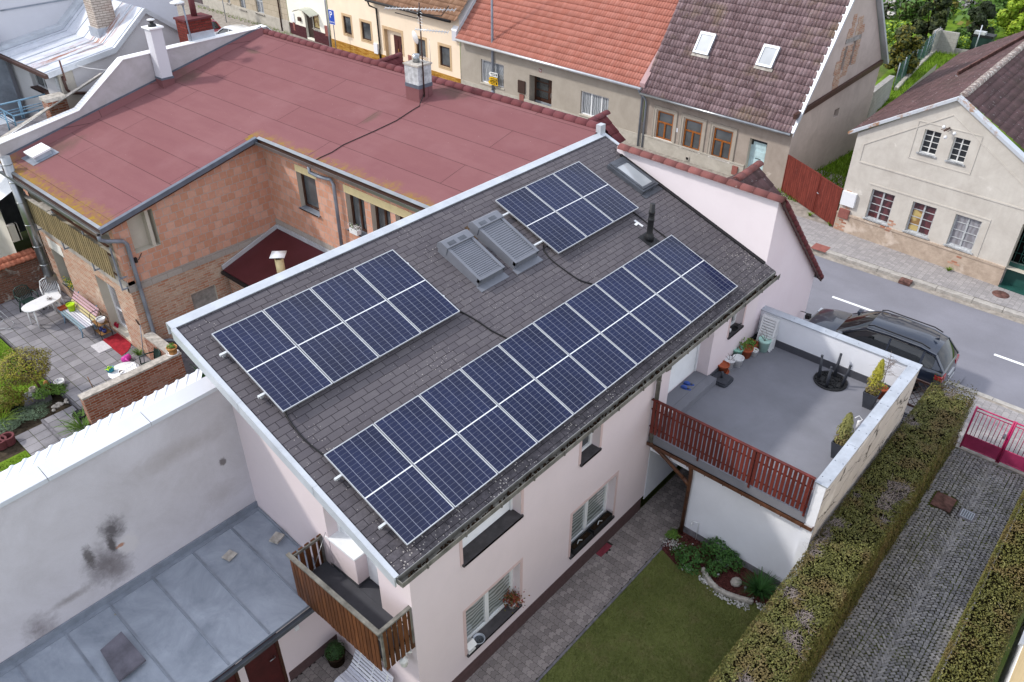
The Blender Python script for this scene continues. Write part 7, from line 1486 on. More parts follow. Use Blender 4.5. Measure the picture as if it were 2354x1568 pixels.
# roof windows of the brown house
for pts in (((C2:=[q('C',1660,455),q('C',1785,490),q('C',1770,285)]),) ,([q('D',65,565),q('D',195,605),q('D',180,395)],)):
    pp=pts[0]; n=F.U.cross(vd).normalized(); n=n if n.z>0 else -n; k=n.dot(oP); a,b,c=[PLN(x,n,k) for x in pp]; w=(b-a).dot(F.U); l=(c-a).dot(vd); o=a+n*.05
    mb=MB(); 
    for (u0,u1,v0,v1) in ((0,.09,0,l),(w-.09,w,0,l),(.09,w-.09,0,.09),(.09,w-.09,l-.11,l)): mb.obox(o+F.U*u0+vd*v0,F.U*(u1-u0),vd*(v1-v0),n*.12)
    rw=mb.build('roof_window',M['zinc_light'],BH); mb=MB(); mb.face([o+F.U*.08+vd*.08+n*.09,o+F.U*(w-.08)+vd*.08+n*.09,o+F.U*(w-.08)+vd*(l-.1)+n*.09,o+F.U*.08+vd*(l-.1)+n*.09]); mb.build('pane',M['dusty_glass'],rw)
    mb=MB(); mb.obox(o-F.U*.06-vd*.14+n*.0,F.U*(w+.12),vd*.14,n*.03); mb.build('apron',M['stone_light'],rw)
mb=MB(); mb.tube([F.P(-.05,ez-.04,.40),F.P(F.w+.1,ez-.04,.40)],.07,8); mb.build('gutter',M['steel'],BH); mb=MB(); mb.tube([F.P(.08,ez-.08,.40),F.P(.1,ez-.35,.12),F.P(.12,ez-.5,.07),F.P(.12,.0,.07)],.05,8); mb.build('downpipe',M['zinc'],BH)
mb=MB(); fbox(mb,F,0,d0-.05,0,.62,0,.05); fbox(mb,F,0,d0-.05,.62,.68,0,.07); mb.build('plinth',M['plinth_grey'],BH)
mb=MB(); u,z=F.at(q('C',1610,1355)); mb.lathe((0,0,0),[(.0,0)],4) if False else fbox(mb,F,u-.1,u+.1,z-.1,z+.1,.05,.09); vt=mb.build('vent',M['stone_light'],BH); mb=MB(); fbox(mb,F,u-.06,u+.06,z-.06,z+.06,.09,.092); mb.build('hole',M['dark_void'],vt)
mb=MB(); u,z=F.at(q('C',2015,1465)); fbox(mb,F,u-.14,u+.14,z-.15,z+.25,.05,.12); mb.build('meter_box',M['red_meter'],BH); mb=MB(); u,z=F.at(q('C',1515,1115)); fbox(mb,F,u-.05,u+.05,z-.1,z+.1,0,.012); mb.build('number_plate',M['white_box'],BH)
# ---- grey house with the orange roof
OH=E('orange_roof_house',(33,18.8,0),'grey rendered house under a bright orange pantile roof','house'); F=Fr((29.06,25.5),(28.35,12.15),(-1,0))
wa=rect(F,Q4('B',(1975,505),(2172,562),(1980,700),(2172,765))); wb=rect(F,Q4('C',(695,770),(930,850),(682,980),(920,1042))); do=rect(F,Q4('C',(252,640),(445,692),(252,700),(445,752))); el=F.at(q('B',1800,325),.3); er=F.at(q('C',1195,770),.3); ez=(el[1]+er[1])/2
dz0=F.at(q('C',300,960))[1]
mb=MB(); wall(mb,F,0,F.w,0,ez+.05,[(*wa,.22),(*wb,.22),(do[0],do[1],.12,do[3],.5)],.22,0,1); mb.build('wall',[M['grey_render'],M['grey_render']],OH)
window(OH,F,*wa,.16,M['white_pvc'],M['lace'],cols=(.5,),fw=.07,sill=(.04,.05,.06),sm=M['reveal']); window(OH,F,*wb,.16,M['white_pvc'],M['lace'],cols=(.36,.72),fw=.07,sill=(.04,.05,.06),sm=M['reveal'])
a,b,t_=do[0],do[1],do[3]; mb=MB(); fbox(mb,F,a,b,.12,t_,-.50,-.44); d=mb.build('door',M['brown_frame'],OH); mb=MB()
for z in (.75,1.2,1.65): fbox(mb,F,a+.15,a+(b-a)*.62,z,z+.38,-.439,-.43)
mb.build('pane',M['glass_dark'],d); mb=MB(); fbox(mb,F,a+.1,b-.3,.16,.55,-.438,-.428); mb.build('kick_plate',M['zinc_light'],d); mb=MB(); fbox(mb,F,b-.42,b-.38,.9,1.15,-.44,-.39); mb.build('handle',M['steel'],d); mb=MB(); fbox(mb,F,a,b,0,.12,-.5,.05); mb.build('step',M['stone_light'],d)
mb=MB(); m=rect(F,Q4('C',(158,683),(218,700),(158,790),(218,806))); fbox(mb,F,*m,0,.06); mb.build('meter_box',M['brown_box'],OH); mb=MB(); m2=rect(F,Q4('C',(170,805),(208,815),(170,880),(208,890))); fbox(mb,F,*m2,0,.05); mb.build('meter_box',M['red_meter'],OH)
mb=MB(); u,z=F.at(q('C',346,605)); fbox(mb,F,u-.10,u+.10,z-.09,z+.09,0,.012); npl=mb.build('number_plate',M['red_meter'],OH)
def text(s,F,u,z,h,d,mat,parent,ax='CENTER',name='lettering'):
    cu=bpy.data.curves.new(name,'FONT'); cu.body=s; cu.size=h*1.4; cu.align_x=ax; cu.align_y='CENTER'; cu.extrude=.001; cu.fill_mode='BOTH'; cu.materials.append(mat)
    o=bpy.data.objects.new(name,cu); COL.objects.link(o); P_=F.P(u,z,d); up=V((0,0,1)); rt=up.cross(F.n).normalized()
    m=Matrix((rt,up,F.n)).transposed().to_4x4(); m.translation=P_-V(LOC[parent]); bpy.context.view_layer.update(); me=bpy.data.meshes.new_from_object(o.evaluated_get(bpy.context.evaluated_depsgraph_get())); bpy.data.objects.remove(o); me.name=name; o=bpy.data.objects.new(name,me); COL.objects.link(o); o.parent=parent; o.matrix_local=m; LOC[o]=LOC[parent]; return o
text('56',F,u,z,.11,.014,M['ink_white'],npl)
mb=MB(); fbox(mb,F,0,F.w,0,.60,0,.04); mb.build('plinth',M['plinth_grey'],OH)
eP=F.P(-.05,ez,.32); vp=q('B',1945,0); vd,ang=roofdir(F,eP,vp); print('orange slope',ang,ez)
mb=MB(); tiles(mb,eP,F.U,vd,F.w-.05,8.4,.166,.355,.032,.038,5,PROF); mb.build('roof',M['tile_orange'],OH)
mb=MB(); mb.tube([F.P(0,ez-.03,.38),F.P(F.w,ez-.03,.38)],.075,8); mb.build('gutter',M['alu'],OH); mb=MB(); mb.tube([F.P(F.w-.15,ez-.08,.38),F.P(F.w-.14,ez-.38,.15),F.P(F.w-.1,ez-.5,.07),F.P(F.w-.1,0,.07)],.05,8); mb.build('downpipe',M['zinc'],OH)
mb=MB(); o=F.P(F.w-.16,ez,.3); mb.obox(o+V((0,0,.03)),vd*8.4,F.U*.30,V((0,0,.20))); mb.build('firewall_cap',M['cap_pink'],OH)
mb=MB(); o=F.P(-.5,ez-.2,.2); mb.obox(o,vd*8.4,F.U*.38,V((0,0,.55))); fw_=mb.build('firewall',M['grey_white2'],OH); mb=MB(); mb.obox(o+V((0,0,.56))-F.U*.04,vd*8.4,F.U*.46,V((0,0,.05))); mb.build('cap',M['white_felt'],fw_)
# ---- cream house
CH=E('cream_house',(34,32,0),'cream house with yellow brick plinth and tan tiled roof','house'); F=Fr((29.93,39.09),(29.06,25.55),(-1,0))
W=[rect(F,Q4('B',(790,132),(860,152),(806,285),(872,302))),rect(F,Q4('B',(945,183),(1030,205),(958,335),(1040,358))),rect(F,Q4('B',(1415,325),(1500,345),(1425,480),(1508,500))),rect(F,Q4('B',(1615,390),(1710,410),(1625,560),(1715,588)))]
W=[(a+.06,b,c,d) for a,b,c,d in W]; do=rect(F,Q4('B',(1150,245),(1300,290),(1165,500),(1310,560))); el=F.at(q('B',1035,5),.3); er=F.at(q('B',1730,180),.3); ez=(el[1]+er[1])/2; pl=(F.at(q('B',705,325))[1]+F.at(q('B',1810,690))[1])/2
mb=MB(); wall(mb,F,0,F.w,0,ez+.1,[(*w,.16) for w in W]+[(do[0],do[1],.1,do[3],.3)],.16,0,1); mb.build('wall',[M['cream_plaster'],M['tan_surround']],CH)
for w in W: window(CH,F,*w,.12,M['brown_frame'],M['glass_mid'],cols=(),fw=.08,sill=(.03,.03,.03),sm=M['tan_surround'])
mb=MB()
for w in W: surround(mb,F,*w,.16,.012)
surround(mb,F,do[0],do[1],.9,do[3],.18,.013,bottom=False); mb.build('window_surround',M['tan_surround'],CH)
mb=MB(); dx=do[0]+(do[1]-do[0])*.38; 
fbox(mb,F,0,do[0]-.02,0,pl,0,.02); fbox(mb,F,do[1]+.02,F.w,0,pl,0,.02); mb.build('plinth',M['plinth_yellow'],CH)
mb=MB(); fbox(mb,F,dx,do[1],.1,do[3]-.3,-.28,-.22); d=mb.build('door',M['brown_door'],CH); mb=MB()
for k in range(2):
    for z in (.3,1.1): fbox(mb,F,dx+.1+k*.45,dx+.42+k*.45,z,z+.65,-.219,-.20)
mb.build('panel',M['brown_door'],d); mb=MB(); fbox(mb,F,dx+.46,dx+.49,1.0,1.2,-.22,-.15); mb.build('handle',M['clay_beige'],d); mb=MB(); fbox(mb,F,do[0],dx,.1,do[3],-.28,-.24); fbox(mb,F,dx,do[1],do[3]-.3,do[3],-.28,-.24); mb.build('side_panel',M['cream_plaster'],d); mb=MB(); fbox(mb,F,do[0],do[1],0,.1,-.3,.1); mb.build('step',M['stone_light'],d)
mb=MB(); u,z=F.at(q('B',1372,520)); fbox(mb,F,u-.14,u+.14,z-.33,z+.33,.0,.05); mb.build('meter_box',M['red_meter'],CH); mb=MB(); u,z=F.at(q('B',1085,412)); fbox(mb,F,u-.2,u+.2,z-.35,z+.3,0,.1); mb.build('meter_box',M['white_box'],CH)
mb=MB(); u,z=F.at(q('B',1300,400)); fbox(mb,F,u-.04,u+.04,z-.12,z+.12,0,.03); mb.build('doorbell',M['black_plastic'],CH)
u0=F.at(q('B',1055,12))[0]; eP=F.P(u0-.3,ez,.32); vd2=(vd+V((0,0,-.05))).normalized(); mb=MB(); tiles(mb,eP,F.U,vd2,F.w-u0+.35,6.0,.17,.34,.03,.035,5,PROF); mb.build('roof',M['tile_tan'],CH)
mb=MB(); mb.tube([F.P(u0-.3,ez-.04,.38),F.P(F.w-.35,ez-.04,.38)],.08,8); mb.build('gutter',M['black_metal'],CH); mb=MB(); mb.tube([F.P(u0-.1,ez-.06,.38),F.P(u0-.05,ez-.35,.3),F.P(u0+.35,ez-.5,.08),F.P(u0+.40,1.0,.08),F.P(u0+.34,.8,.08),F.P(u0+.34,.0,.08)],.055,8); mb.build('downpipe',M['black_metal'],CH)
mb=MB(); wall(mb,F,0,u0-.2,ez+.09,ez+2.2); mb.build('wall',M['cream_plaster'],CH,label='taller left part of the cream house')
# ---- white house with the canopy
VH=E('white_canopy_house',(34,42,0),'white house with a curved glass canopy over its dark door','house'); F=Fr((30.4,44.6),(29.93,39.15),(-1,0)); do=rect(F,Q4('B',(462,95),(535,110),(485,300),(545,320))); wn_=rect(F,Q4('B',(530,110),(580,125),(540,240),(592,255))); gt=rect(F,Q4('B',(205,30),(320,30),(232,270),(350,290)))
mb=MB(); wall(mb,F,0,F.w,0,6.5,[(do[0],do[1]+.0,.1,do[3],.25),(do[1]+.02,wn_[1]+.1,wn_[2],do[3],.15),(gt[0]+.02 if gt[0]>0 else .02,gt[1],.0,gt[3]+.5,.4)],.2); mb.build('wall',M['offwhite'],VH)
mb=MB(); fbox(mb,F,do[0],do[1],.1,do[3],-.24,-.18); d=mb.build('door',M['dark_brown_door'],VH); mb=MB(); fbox(mb,F,do[0]+.12,do[1]-.12,.3,1.0,-.179,-.165); fbox(mb,F,do[0]+.12,do[1]-.12,1.15,1.9,-.179,-.165); mb.build('panel',M['dark_brown_door'],d)
window(VH,F,do[1]+.02,wn_[1]+.1,wn_[2],do[3],.12,M['dark_brown_door'],M['card_yellow'],cols=(),fw=.06,sill=(.08,.03,.06),sm=M['stone_light'])
mb=MB(); g0_=max(gt[0]+.02,.02); fbox(mb,F,g0_,gt[1],.02,gt[3]+.5,-.38,-.32); gg=mb.build('gate',M['darkwood'],VH); mb=MB()
for k in range(18):
    for s_ in (0,1):
        c0=g0_+(gt[1]-g0_)*.5*(s_); w_=(gt[1]-g0_)*.5; z=k*.2; 
        if z<gt[3]: mb.bar(F.P(c0+.02,z+(.3 if s_ else 0),-.31),F.P(c0+w_-.02,z+(0 if s_ else .3),-.31),.02,.03)
fbox(mb,F,g0_+(gt[1]-g0_)*.5-.03,g0_+(gt[1]-g0_)*.5+.03,.02,gt[3]+.4,-.319,-.28); mb.build('board',M['fence_dark'],gg)
mb=MB(); fbox(mb,F,gt[1]+.02,do[0],0,.78,0,.03); fbox(mb,F,do[1],F.w,0,.78,0,.031); mb.build('plinth',M['plinth_maroon'],VH)
mb=MB(); ca=F.at(q('B',370,65),.0); cb=F.at(q('B',590,108),.9); u0,u1=do[0]-.35,wn_[1]+.15; zc=do[3]+.06; n=12
for i in range(n):
    t0,t1=i/n,(i+1)/n; h=lambda t:.26*sin(pi*t); P=F.P
    a,b,c,e=P(u0+(u1-u0)*t0,zc+h(t0),.02),P(u0+(u1-u0)*t1,zc+h(t1),.02),P(u0+(u1-u0)*t1,zc+h(t1)-.06,.75),P(u0+(u1-u0)*t0,zc+h(t0)-.06,.75); mb.face([a,b,c,e]); k_=V((0,0,-.02)); mb.face([e+k_,c+k_,b+k_,a+k_])
cn=mb.build('canopy',M['canopy_glass'],VH); mb=MB()
for t in (0,.5,1): h=.26*sin(pi*t); mb.bar(F.P(u0+(u1-u0)*t,zc+h-.03,.02),F.P(u0+(u1-u0)*t,zc+h-.09,.75),.03,.03)
mb.build('rib',M['white_paint'],cn)
mb=MB(); u,z=F.at(q('B',370,150)); fbox(mb,F,u-.22,u+.2,z-.32,z+.32,0,.06); mb.build('meter_box',M['white_box'],VH); mb=MB(); u,z=F.at(q('B',382,225)); fbox(mb,F,u-.12,u+.12,z-.3,z+.3,0,.05); mb.build('meter_box',M['red_meter'],VH); mb=MB(); u,z=F.at(q('B',430,165)); fbox(mb,F,u-.16,u+.16,z-.12,z+.14,0,.14); mb.build('letter_box',M['brown_metal'],VH); mb=MB(); u,z=F.at(q('B',662,265)); fbox(mb,F,u-.2,u+.2,z-.35,z+.33,0,.08); mb.build('meter_box',M['red_meter'],VH)
mb=MB(); mb.tube([F.P(F.w-.05,6.4,.08),F.P(F.w-.05,0,.08)],.055,8); mb.build('downpipe',M['zinc_light'],VH)
# ---- ashlar house and timber fence
AH=E('ashlar_house',(34,50,0),'weathered house with scored ashlar render and tall windows','house'); F=Fr((30.9,56.5),(30.4,44.65),(-1,0)); zwin=[]
for pts in (Q4('B',(-62,0),(-10,0),(-30,10),(-4,10)),):pass
ws=[rect(F,[q('B',42,-60),q('B',108,-40),q('B',52,105),q('B',115,125)]),rect(F,[qs(650,0,1430,-150),qs(650,0,1540,-120),qs(650,0,1460,160),qs(650,0,1570,195)]),rect(F,[qs(650,0,1190,-260),qs(650,0,1250,-240),qs(650,0,1205,40),qs(650,0,1255,70)])]
mb=MB(); wall(mb,F,-1,F.w,.85,7,[(*w,.25) for w in ws],.25); mb.build('wall',M['ashlar_block'],AH); mb=MB(); wall(mb,F,-1,F.w,0,.85); fbox(mb,F,-1,F.w,0,.8,0,.05); mb.build('plinth',M['plinth_grey'],AH)
for w in ws: window(AH,F,*w,.18,M['white_old'],M['lace'],cols=(.5,),transom=.6,fw=.08,sill=(.12,.1,.08),sm=M['stone_light'])
mb=MB(); mb.tube([F.P(F.w-1.0,6.8,.08),F.P(F.w-1.0,0,.08)],.055,8); mb.build('downpipe',M['brown_metal'],AH)
TF=E('timber_fence',(31,62,0),'tall dark timber board fence beside the ashlar house','fence'); F=Fr((31.6,72),(30.9,56.6),(-1,0)); mb=MB(); n=70
for i in range(n): fbox(mb,F,F.w*i/n+.008,F.w*(i+1)/n-.008,.15,2.6+R.uniform(-.02,.02),-.02+R.uniform(0,.01),.02)
mb.build('board',M['fence_dark'],TF); mb=MB(); fbox(mb,F,0,F.w,0,.14,-.1,.06); mb.build('base',M['concrete'],TF)
blades('street_weeds',900,(29.2,30.8,44,58),'meadow_blade',h=(.05,.16),w=.02,label='sparse weeds along the house plinths across the street',z=0,inside=lambda x,y: abs(x-(29.9+.042*(y-39)))<.35 and R.random()<.4)
for k,(p,lb) in enumerate(((q('H',1705,905),'small bright weed tuft at the cream house plinth'),(q('H',690,520),'weed tuft at the foot of the rusty gate post'),(q('H',520,435),'weed tuft in front of the rusty gate'))): strappy('weed_tuft',lb,'weeds',tuple(Zp(p,.01)),60,.2,'meadow_blade',.02,'weeds along the far pavement')
# ---- signs and lamp post
def post_sign(p,px_top,label,w,h,zc,txt,text2):
    b=Zp(p,0); r=E('parking_sign',b,label,'road sign','blue parking signs'); mb=MB(); mb.tube([b,b+V((0,0,zc+h*.5))],.03,8); mb.build('post',M['zinc'],r); Fs=Fr((b.x-.05,b.y+w/2),(b.x-.05,b.y-w/2),(-1,0)); mb=MB(); fbox(mb,Fs,0,w,zc-h/2,zc+h/2,0,.02); pl=mb.build('sign_plate',M['ink_white'],r); mb=MB(); fbox(mb,Fs,.02,w-.02,zc-h/2+.02,zc+h/2-.02,.02,.024); mb.build('blue_field',M['sign_blue'],pl); text(txt,Fs,w*.42,zc+h*.14,h*.44,.026,M['ink_white'],pl); text(text2,Fs,w*.5,zc-h*.34,h*.105,.026,M['ink_white'],pl); return r,Fs
post_sign(q('B',742,455),None,'blue parking sign on a grey post before the cream house',.62,.95,2.35,'P','RESERVÉ')
r_,Fs=post_sign(q('A',1940,195),None,'blue parking sign partly cut by the top edge before the ashlar house',.62,.95,2.5,'P','RESERVÉ'); mb=MB(); fbox(mb,Fs,.03,.59,1.82,1.98,0,.02); mb.build('lower_plate',M['sign_white'],r_)
b=Zp(q('B',2080,855),0); LP=E('lamp_post',b,'tall grey street lamp post carrying white and yellow direction signs','lamp post'); mb=MB(); mb.tube([b,b+V((0,0,3)),b+V((0,0,9.5))],[.085,.075,.05],12); mb.lathe(b,[(.12,0),(.12,.5),(.09,.55)],12); mb.build('pole',M['zinc'],LP)
for (a,c,mt,dz_) in (((2045,640),(2120,625),'sign_white',0),((2045,685),(2118,665),'sign_yellow',0),((2040,715),(2122,695),'sign_yellow',0)):
    za=Xp(q('B',2082,(a[1]+c[1])/2),b.x).z; y0=Xp(q('B',*a),b.x-.1).y; y1=Xp(q('B',*c),b.x-.1).y; Fs=Fr((b.x-.10,y0),(b.x-.10,y1),(-1,0)); mb=MB(); L2=Fs.w; hh=.12
    P=Fs.P; pts=[P(0,za,0),P(.12,za-hh,0),P(L2,za-hh,0),P(L2,za+hh,0),P(.12,za+hh,0)]; mb.prism(pts,Fs.n*.02); pl=mb.build('direction_sign',M[mt],LP); mb=MB()
    for i,(l0,l1) in enumerate(((.22,.42),(.45,.62),(.64,.74))): fbox(mb,Fs,L2*l0,L2*l1,za+.015,za+.06,.021,.023); 
    for i,(l0,l1) in enumerate(((.3,.5),(.53,.72))): fbox(mb,Fs,L2*l0,L2*l1,za-.065,za-.025,.021,.023)
    fbox(mb,Fs,L2*.80,L2*.94,za-.06,za+.06,.021,.023); mb.build('lettering',M['ink'],pl)
b=Zp(q('B',700,405),0)
# ---- white house behind the parapet (upper left)
LB=E('tin_roof_house',(9,24,0),'off white house with a kinked rusty tin roof beyond the parapet','house'); YG=22.0; F=Fr((0,YG),(14,YG),(0,-1)); at=lambda r,x,y: F.at(q(r,x,y))
c0=at('A',405,640); c1=at('A',970,425); c2=at('A',1225,85); c3=at('A',1590,285); c3=(c2[0]+(c3[0]-c2[0])*1.6,c2[1]+(c3[1]-c2[1])*1.6)
XW=c0[0]+.35
mb=MB(); wall(mb,F,XW+.5,c3[0],0,[(XW+.5,c0[1]+(c1[1]-c0[1])*.3),c1,c2,c3]); FL_=Fr((XW,YG+.25),(XW,28.5),(-1,0)); wl_=FL_.at(q('A',240,590)); wr_=FL_.at(q('A',395,650)); ww=rect(FL_,[qs(0,250,660,130,400/2354),qs(0,250,1040,290,400/2354),qs(0,250,800,580,400/2354),qs(0,250,1130,700,400/2354)])
wall(mb,FL_,0,6,0,c0[1]-.05,[(*ww,.22)],.22); mb.build('wall',M['grey_white'],LB)
mb=MB(); fbox(mb,F,XW,XW+.52,0,c0[1]-.02,-.25,-.02); mb.build('pier',M['beige_white'],LB)
window(LB,FL_,*ww,.2,M['white_old'],M['glass_mid'],cols=(.45,),fw=.05,sill=(.12,.04,.05),sm=M['brown_metal'])
e0=Xp(q('A',0,445),c0[0]); depth=4.6
mb=MB(); prof=[(c0[0]-.05,c0[1]),c1,(c2[0],c2[1]),c3]
for (a,za),(b,zb) in zip(prof,prof[1:]):
    mb.face([(a,YG-.12,za+.05),(b,YG-.12,zb+.05),(b,YG+depth,zb+.05),(a,YG+depth,za+.05)])
rf=mb.build('roof',M['old_tin'],LB); mb=MB()
for (a,za),(b,zb) in zip(prof,prof[1:]):
    for k in range(6):
        y=YG+.05+k*.75; mb.obox((a,y,za+.051),(b-a,0,zb-za),(0,.03,0),(0,0,.03))
    mb.obox((a,YG-.16,za-.10),(b-a,0,zb-za),(0,.035,0),(0,0,.19)); 
    if b<=c2[0]+.01: mb.obox((a,YG+depth-.5,za+.06),(b-a,0,zb-za),(0,.5,0),(0,0,.14))
mb.build('verge_metal',M['flash'],LB); mb=MB(); mb.box(c0[0]-.16,YG-.16,c0[1]-.10,c0[0]-.04,YG+6,c0[1]+.02); mb.build('gutter',M['brown_metal'],LB)
mb=MB(); k4=400/2354; P=[Xp(qs(0,250,1165,380,k4),XW-.05),Xp(qs(0,250,1200,430,k4),XW-.05)]; z=c0[1]-.75; mb.tube([(XW+.1,YG-.05,c0[1]-.15),(XW+.1,YG-.08,z+.15),(XW+.2,YG-.1,z),(XW+1.05,YG-.1,z-.2),(XW+1.15,YG-.1,z-.35),(XW+1.2,YG-.1,2)],.055,8); mb.build('downpipe',M['brown_metal'],LB); mb=MB(); mb.tube([(XW-.04,YG+.2,c0[1]-.2),(XW-.04,YG+.2,2.5)],.06,8); mb.build('downpipe',M['white_old'],LB)
cc=F.at(q('A',880,200)); yy=YG+1.6; pc=Yp(q('A',890,195),yy); mb=MB(); mb.box(pc.x-.4,yy-.32,pc.z-.8,pc.x+.35,yy+.32,pc.z+1.6); ck=mb.build('chimney',M['chimney_pale'],LB); mb=MB(); mb.box(pc.x-.46,yy-.36,pc.z-.75,pc.x+.40,yy+.36,pc.z-.1); mb.build('flashing',M['zinc_light'],ck)
mb=MB(); a=Yp(q('A',508,520),YG-.6); b=Yp(q('A',562,695),YG-.6); mb.tube([a,b],.03,6); mb.build('rusty_rod',M['rust_red'],None,'rusty iron rod standing before the white gable wall','rod'); mb=MB(); mb.tube([Yp(q('A',640,560),YG-.1),Yp(q('A',760,585),YG-.8),Yp(q('A',925,603),20.1)],.008,4); mb.build('clothes_line',M['white_plastic'],None,'thin white line strung from the tin roof to the parapet','line')
TB=E('tall_white_house',(9,30,0),'tall plain white house rising behind the tin roof','house'); yb=YG+depth; F2=Fr((-6,yb),(20,yb),(0,-1)); rx=F2.at(q('A',1500,0))[0]; mb=MB(); wall(mb,F2,5.6,rx,0,8.9); mb.face([(rx-6,yb,0),(rx-6,yb+12,0),(rx-6,yb+12,8.9),(rx-6,yb,8.9)]); mb.face([(-.4,yb,8.9),(rx-6,yb,8.9),(rx-6,yb+12,8.9),(-.4,yb+12,8.9)]); mb.build('wall',M['grey_white2'],TB); mb=MB(); a=F2.at(q('A',0,93)); b=F2.at(q('A',580,0)); mb.bar(F2.P(a[0],a[1],.02),F2.P(b[0]+1.5,b[1]+.05,.02),.03,.05); mb.build('ledge',M['zinc'],TB)
# sheet roof and stair behind the parapet
mb=MB(); zf=lambda x: 5.20+ (x-2.3)*.30; A=[(2.2,20.12),(6.9,20.12)]; pe=[Yp(q('A',20,1190),21.3),Yp(q('A',880,635),21.3)]
NS2=E('sheet_roof',(4.5,20.8,3),'bright white corrugated sheet roof strip along the parapet','roof'); n=46
for i in range(n):
    t0,t1=i/n,(i+1)/n; 
    for (s0,s1,hh) in ((0,.82,0),(.82,1,.03)):
        a=t0+(t1-t0)*s0; b=t0+(t1-t0)*s1; za=5.30+a*1.75; zb=5.30+b*1.75; pa=pe[0]+(pe[1]-pe[0])*a; pb=pe[0]+(pe[1]-pe[0])*b
        mb.face([(2.2+4.75*a,20.12,za+hh),(2.2+4.75*b,20.12,zb+hh),pb+V((0,0,hh)),pa+V((0,0,hh))])
mb.build('sheet',M['white_felt'],NS2); mb=MB(); mb.bar(pe[0]-(pe[1]-pe[0])*.1+V((0,.08,.0)),pe[1]+V((0,.08,.0)),.16,.05); mb.build('edge',M['stone_light'],NS2)
BR=E('stair_railing',(3,23,3),'light blue tubular railing of an outside stair at the left edge','railing'); mb=MB(); k4=400/2354; yy=22.6; pt=lambda x,y,yy=yy: Yp(qs(0,250,x,y,k4),yy)
for L_ in ([(-60,1015),(430,900),(1060,755)],[(-60,1200),(470,1080)],[(-60,1270),(480,1140)],[(520,1060),(1080,935)],[(540,1120),(1090,985)]): mb.tube([pt(*p) for p in L_],.03 if L_[0][1]==1015 else .016,6)
for a,b in (((430,900),(540,1320)),((455,895),(580,1310)),((1040,760),(1115,1060))): mb.tube([pt(*a),pt(*b)],.03,6)
y2=21.9
for L_ in ([(-60,1060),(310,1265),(1120,1075)],[(-60,1210),(380,1440)],[(-60,1250),(390,1500)],[(390,1430),(640,1375)]): mb.tube([pt(*p,yy=y2) for p in L_],.03 if L_[0][1]==1060 else .016,6)
for a,b in (((310,1265),(400,1560)),((95,1180),(230,1600)),((910,1130),(915,1190))): mb.tube([pt(*a,yy=y2),pt(*b,yy=y2)],.026,6)
mb.build('tube',M['blue_paint'],BR); a=pt(60,1500,y2); mb=MB(); mb.box(1.2,21.75,a.z-.35,5.4,22.9,a.z-.25); mb.build('landing',M['concrete_dark'],BR)
c=Yp(qs(0,250,1250,870,k4),21.6); CK=E('brick_pier',(c.x,c.y,2),'short crumbling brick pier with concrete cap behind the parapet','pier'); mb=MB(); mb.box(c.x-.3,c.y-.25,1,c.x+.35,c.y+.25,c.z); mb.build('pier',M['yard_brick'],CK); mb=MB(); mb.box(c.x-.34,c.y-.28,c.z,c.x+.38,c.y+.28,c.z+.12); mb.build('cap',M['stone_light'],CK)
mb=MB(); mb.box(-2.0,26.2,-.3,5.3,26.4,7.4); mb.build('blue_wall',M['zinc'],None,'shaded blue grey wall behind the light blue railing','wall')
# small chimneys on the parapet
pc=Yp(q('A',1720,300),20.25); CB=E('brick_chimney',(pc.x,20.3,6.4),'squat red brick chimney with painted pipe on the parapet','chimney'); a=Yp(q('A',1620,330),20.0); b=Yp(q('A',1840,300),20.0); tt=Yp(q('A',1625,235),20.0); mb=MB(); mb.box(a.x,20.05,6.4,b.x,20.75,tt.z+.18); mb.build('stack',M['chimney_brick'],CB); mb=MB(); mb.box(a.x-.04,20.0,tt.z+.18,b.x+.04,20.8,tt.z+.25); mb.build('cap',M['ridge_red'],CB); mb=MB(); mb.box(a.x-.02,20.02,6.4,b.x+.02,20.045,7.5); mb.build('flashing',M['zinc_light'],CB); mb=MB(); o=V(((a.x+b.x)/2+.1,20.45,tt.z+.25)); mb.tube([o,o+V((0,0,.75))],.11,12); mb.build('pipe',M['ridge_red'],CB); mb=MB(); mb.lathe(o+V((0,0,.78)),[(.24,0),(.24,.02),(.03,.2),(0,.21)],12); mb.build('cowl',M['ridge_red'],CB)
o=Yp(q('A',1640,350),19.95); MS=E('aerial_mast',o,'grey mast with a white disc aerial beside the squat brick chimney','antenna'); tp=Yp(q('A',1560,30),19.95); mb=MB(); mb.tube([o,o+(tp-o)*.45,tp],.03,7); mb.tube([tp,tp+V((-.25,.1,-.05))],.02,5); mb.build('mast',M['zinc'],MS); mb=MB(); d_=Yp(q('A',1515,22),19.95); mb.lathe(d_,[(.05,-.1),(.08,-.05),(.25,-.02),(.25,.01),(.12,.06),(0,.08)],18); mb.build('disc',M['white_plastic'],MS); mb=MB(); mb.lathe(tp,[(.06,-.06),(.08,0),(.05,.05),(0,.06)],10); mb.build('knob',M['zinc_light'],MS)
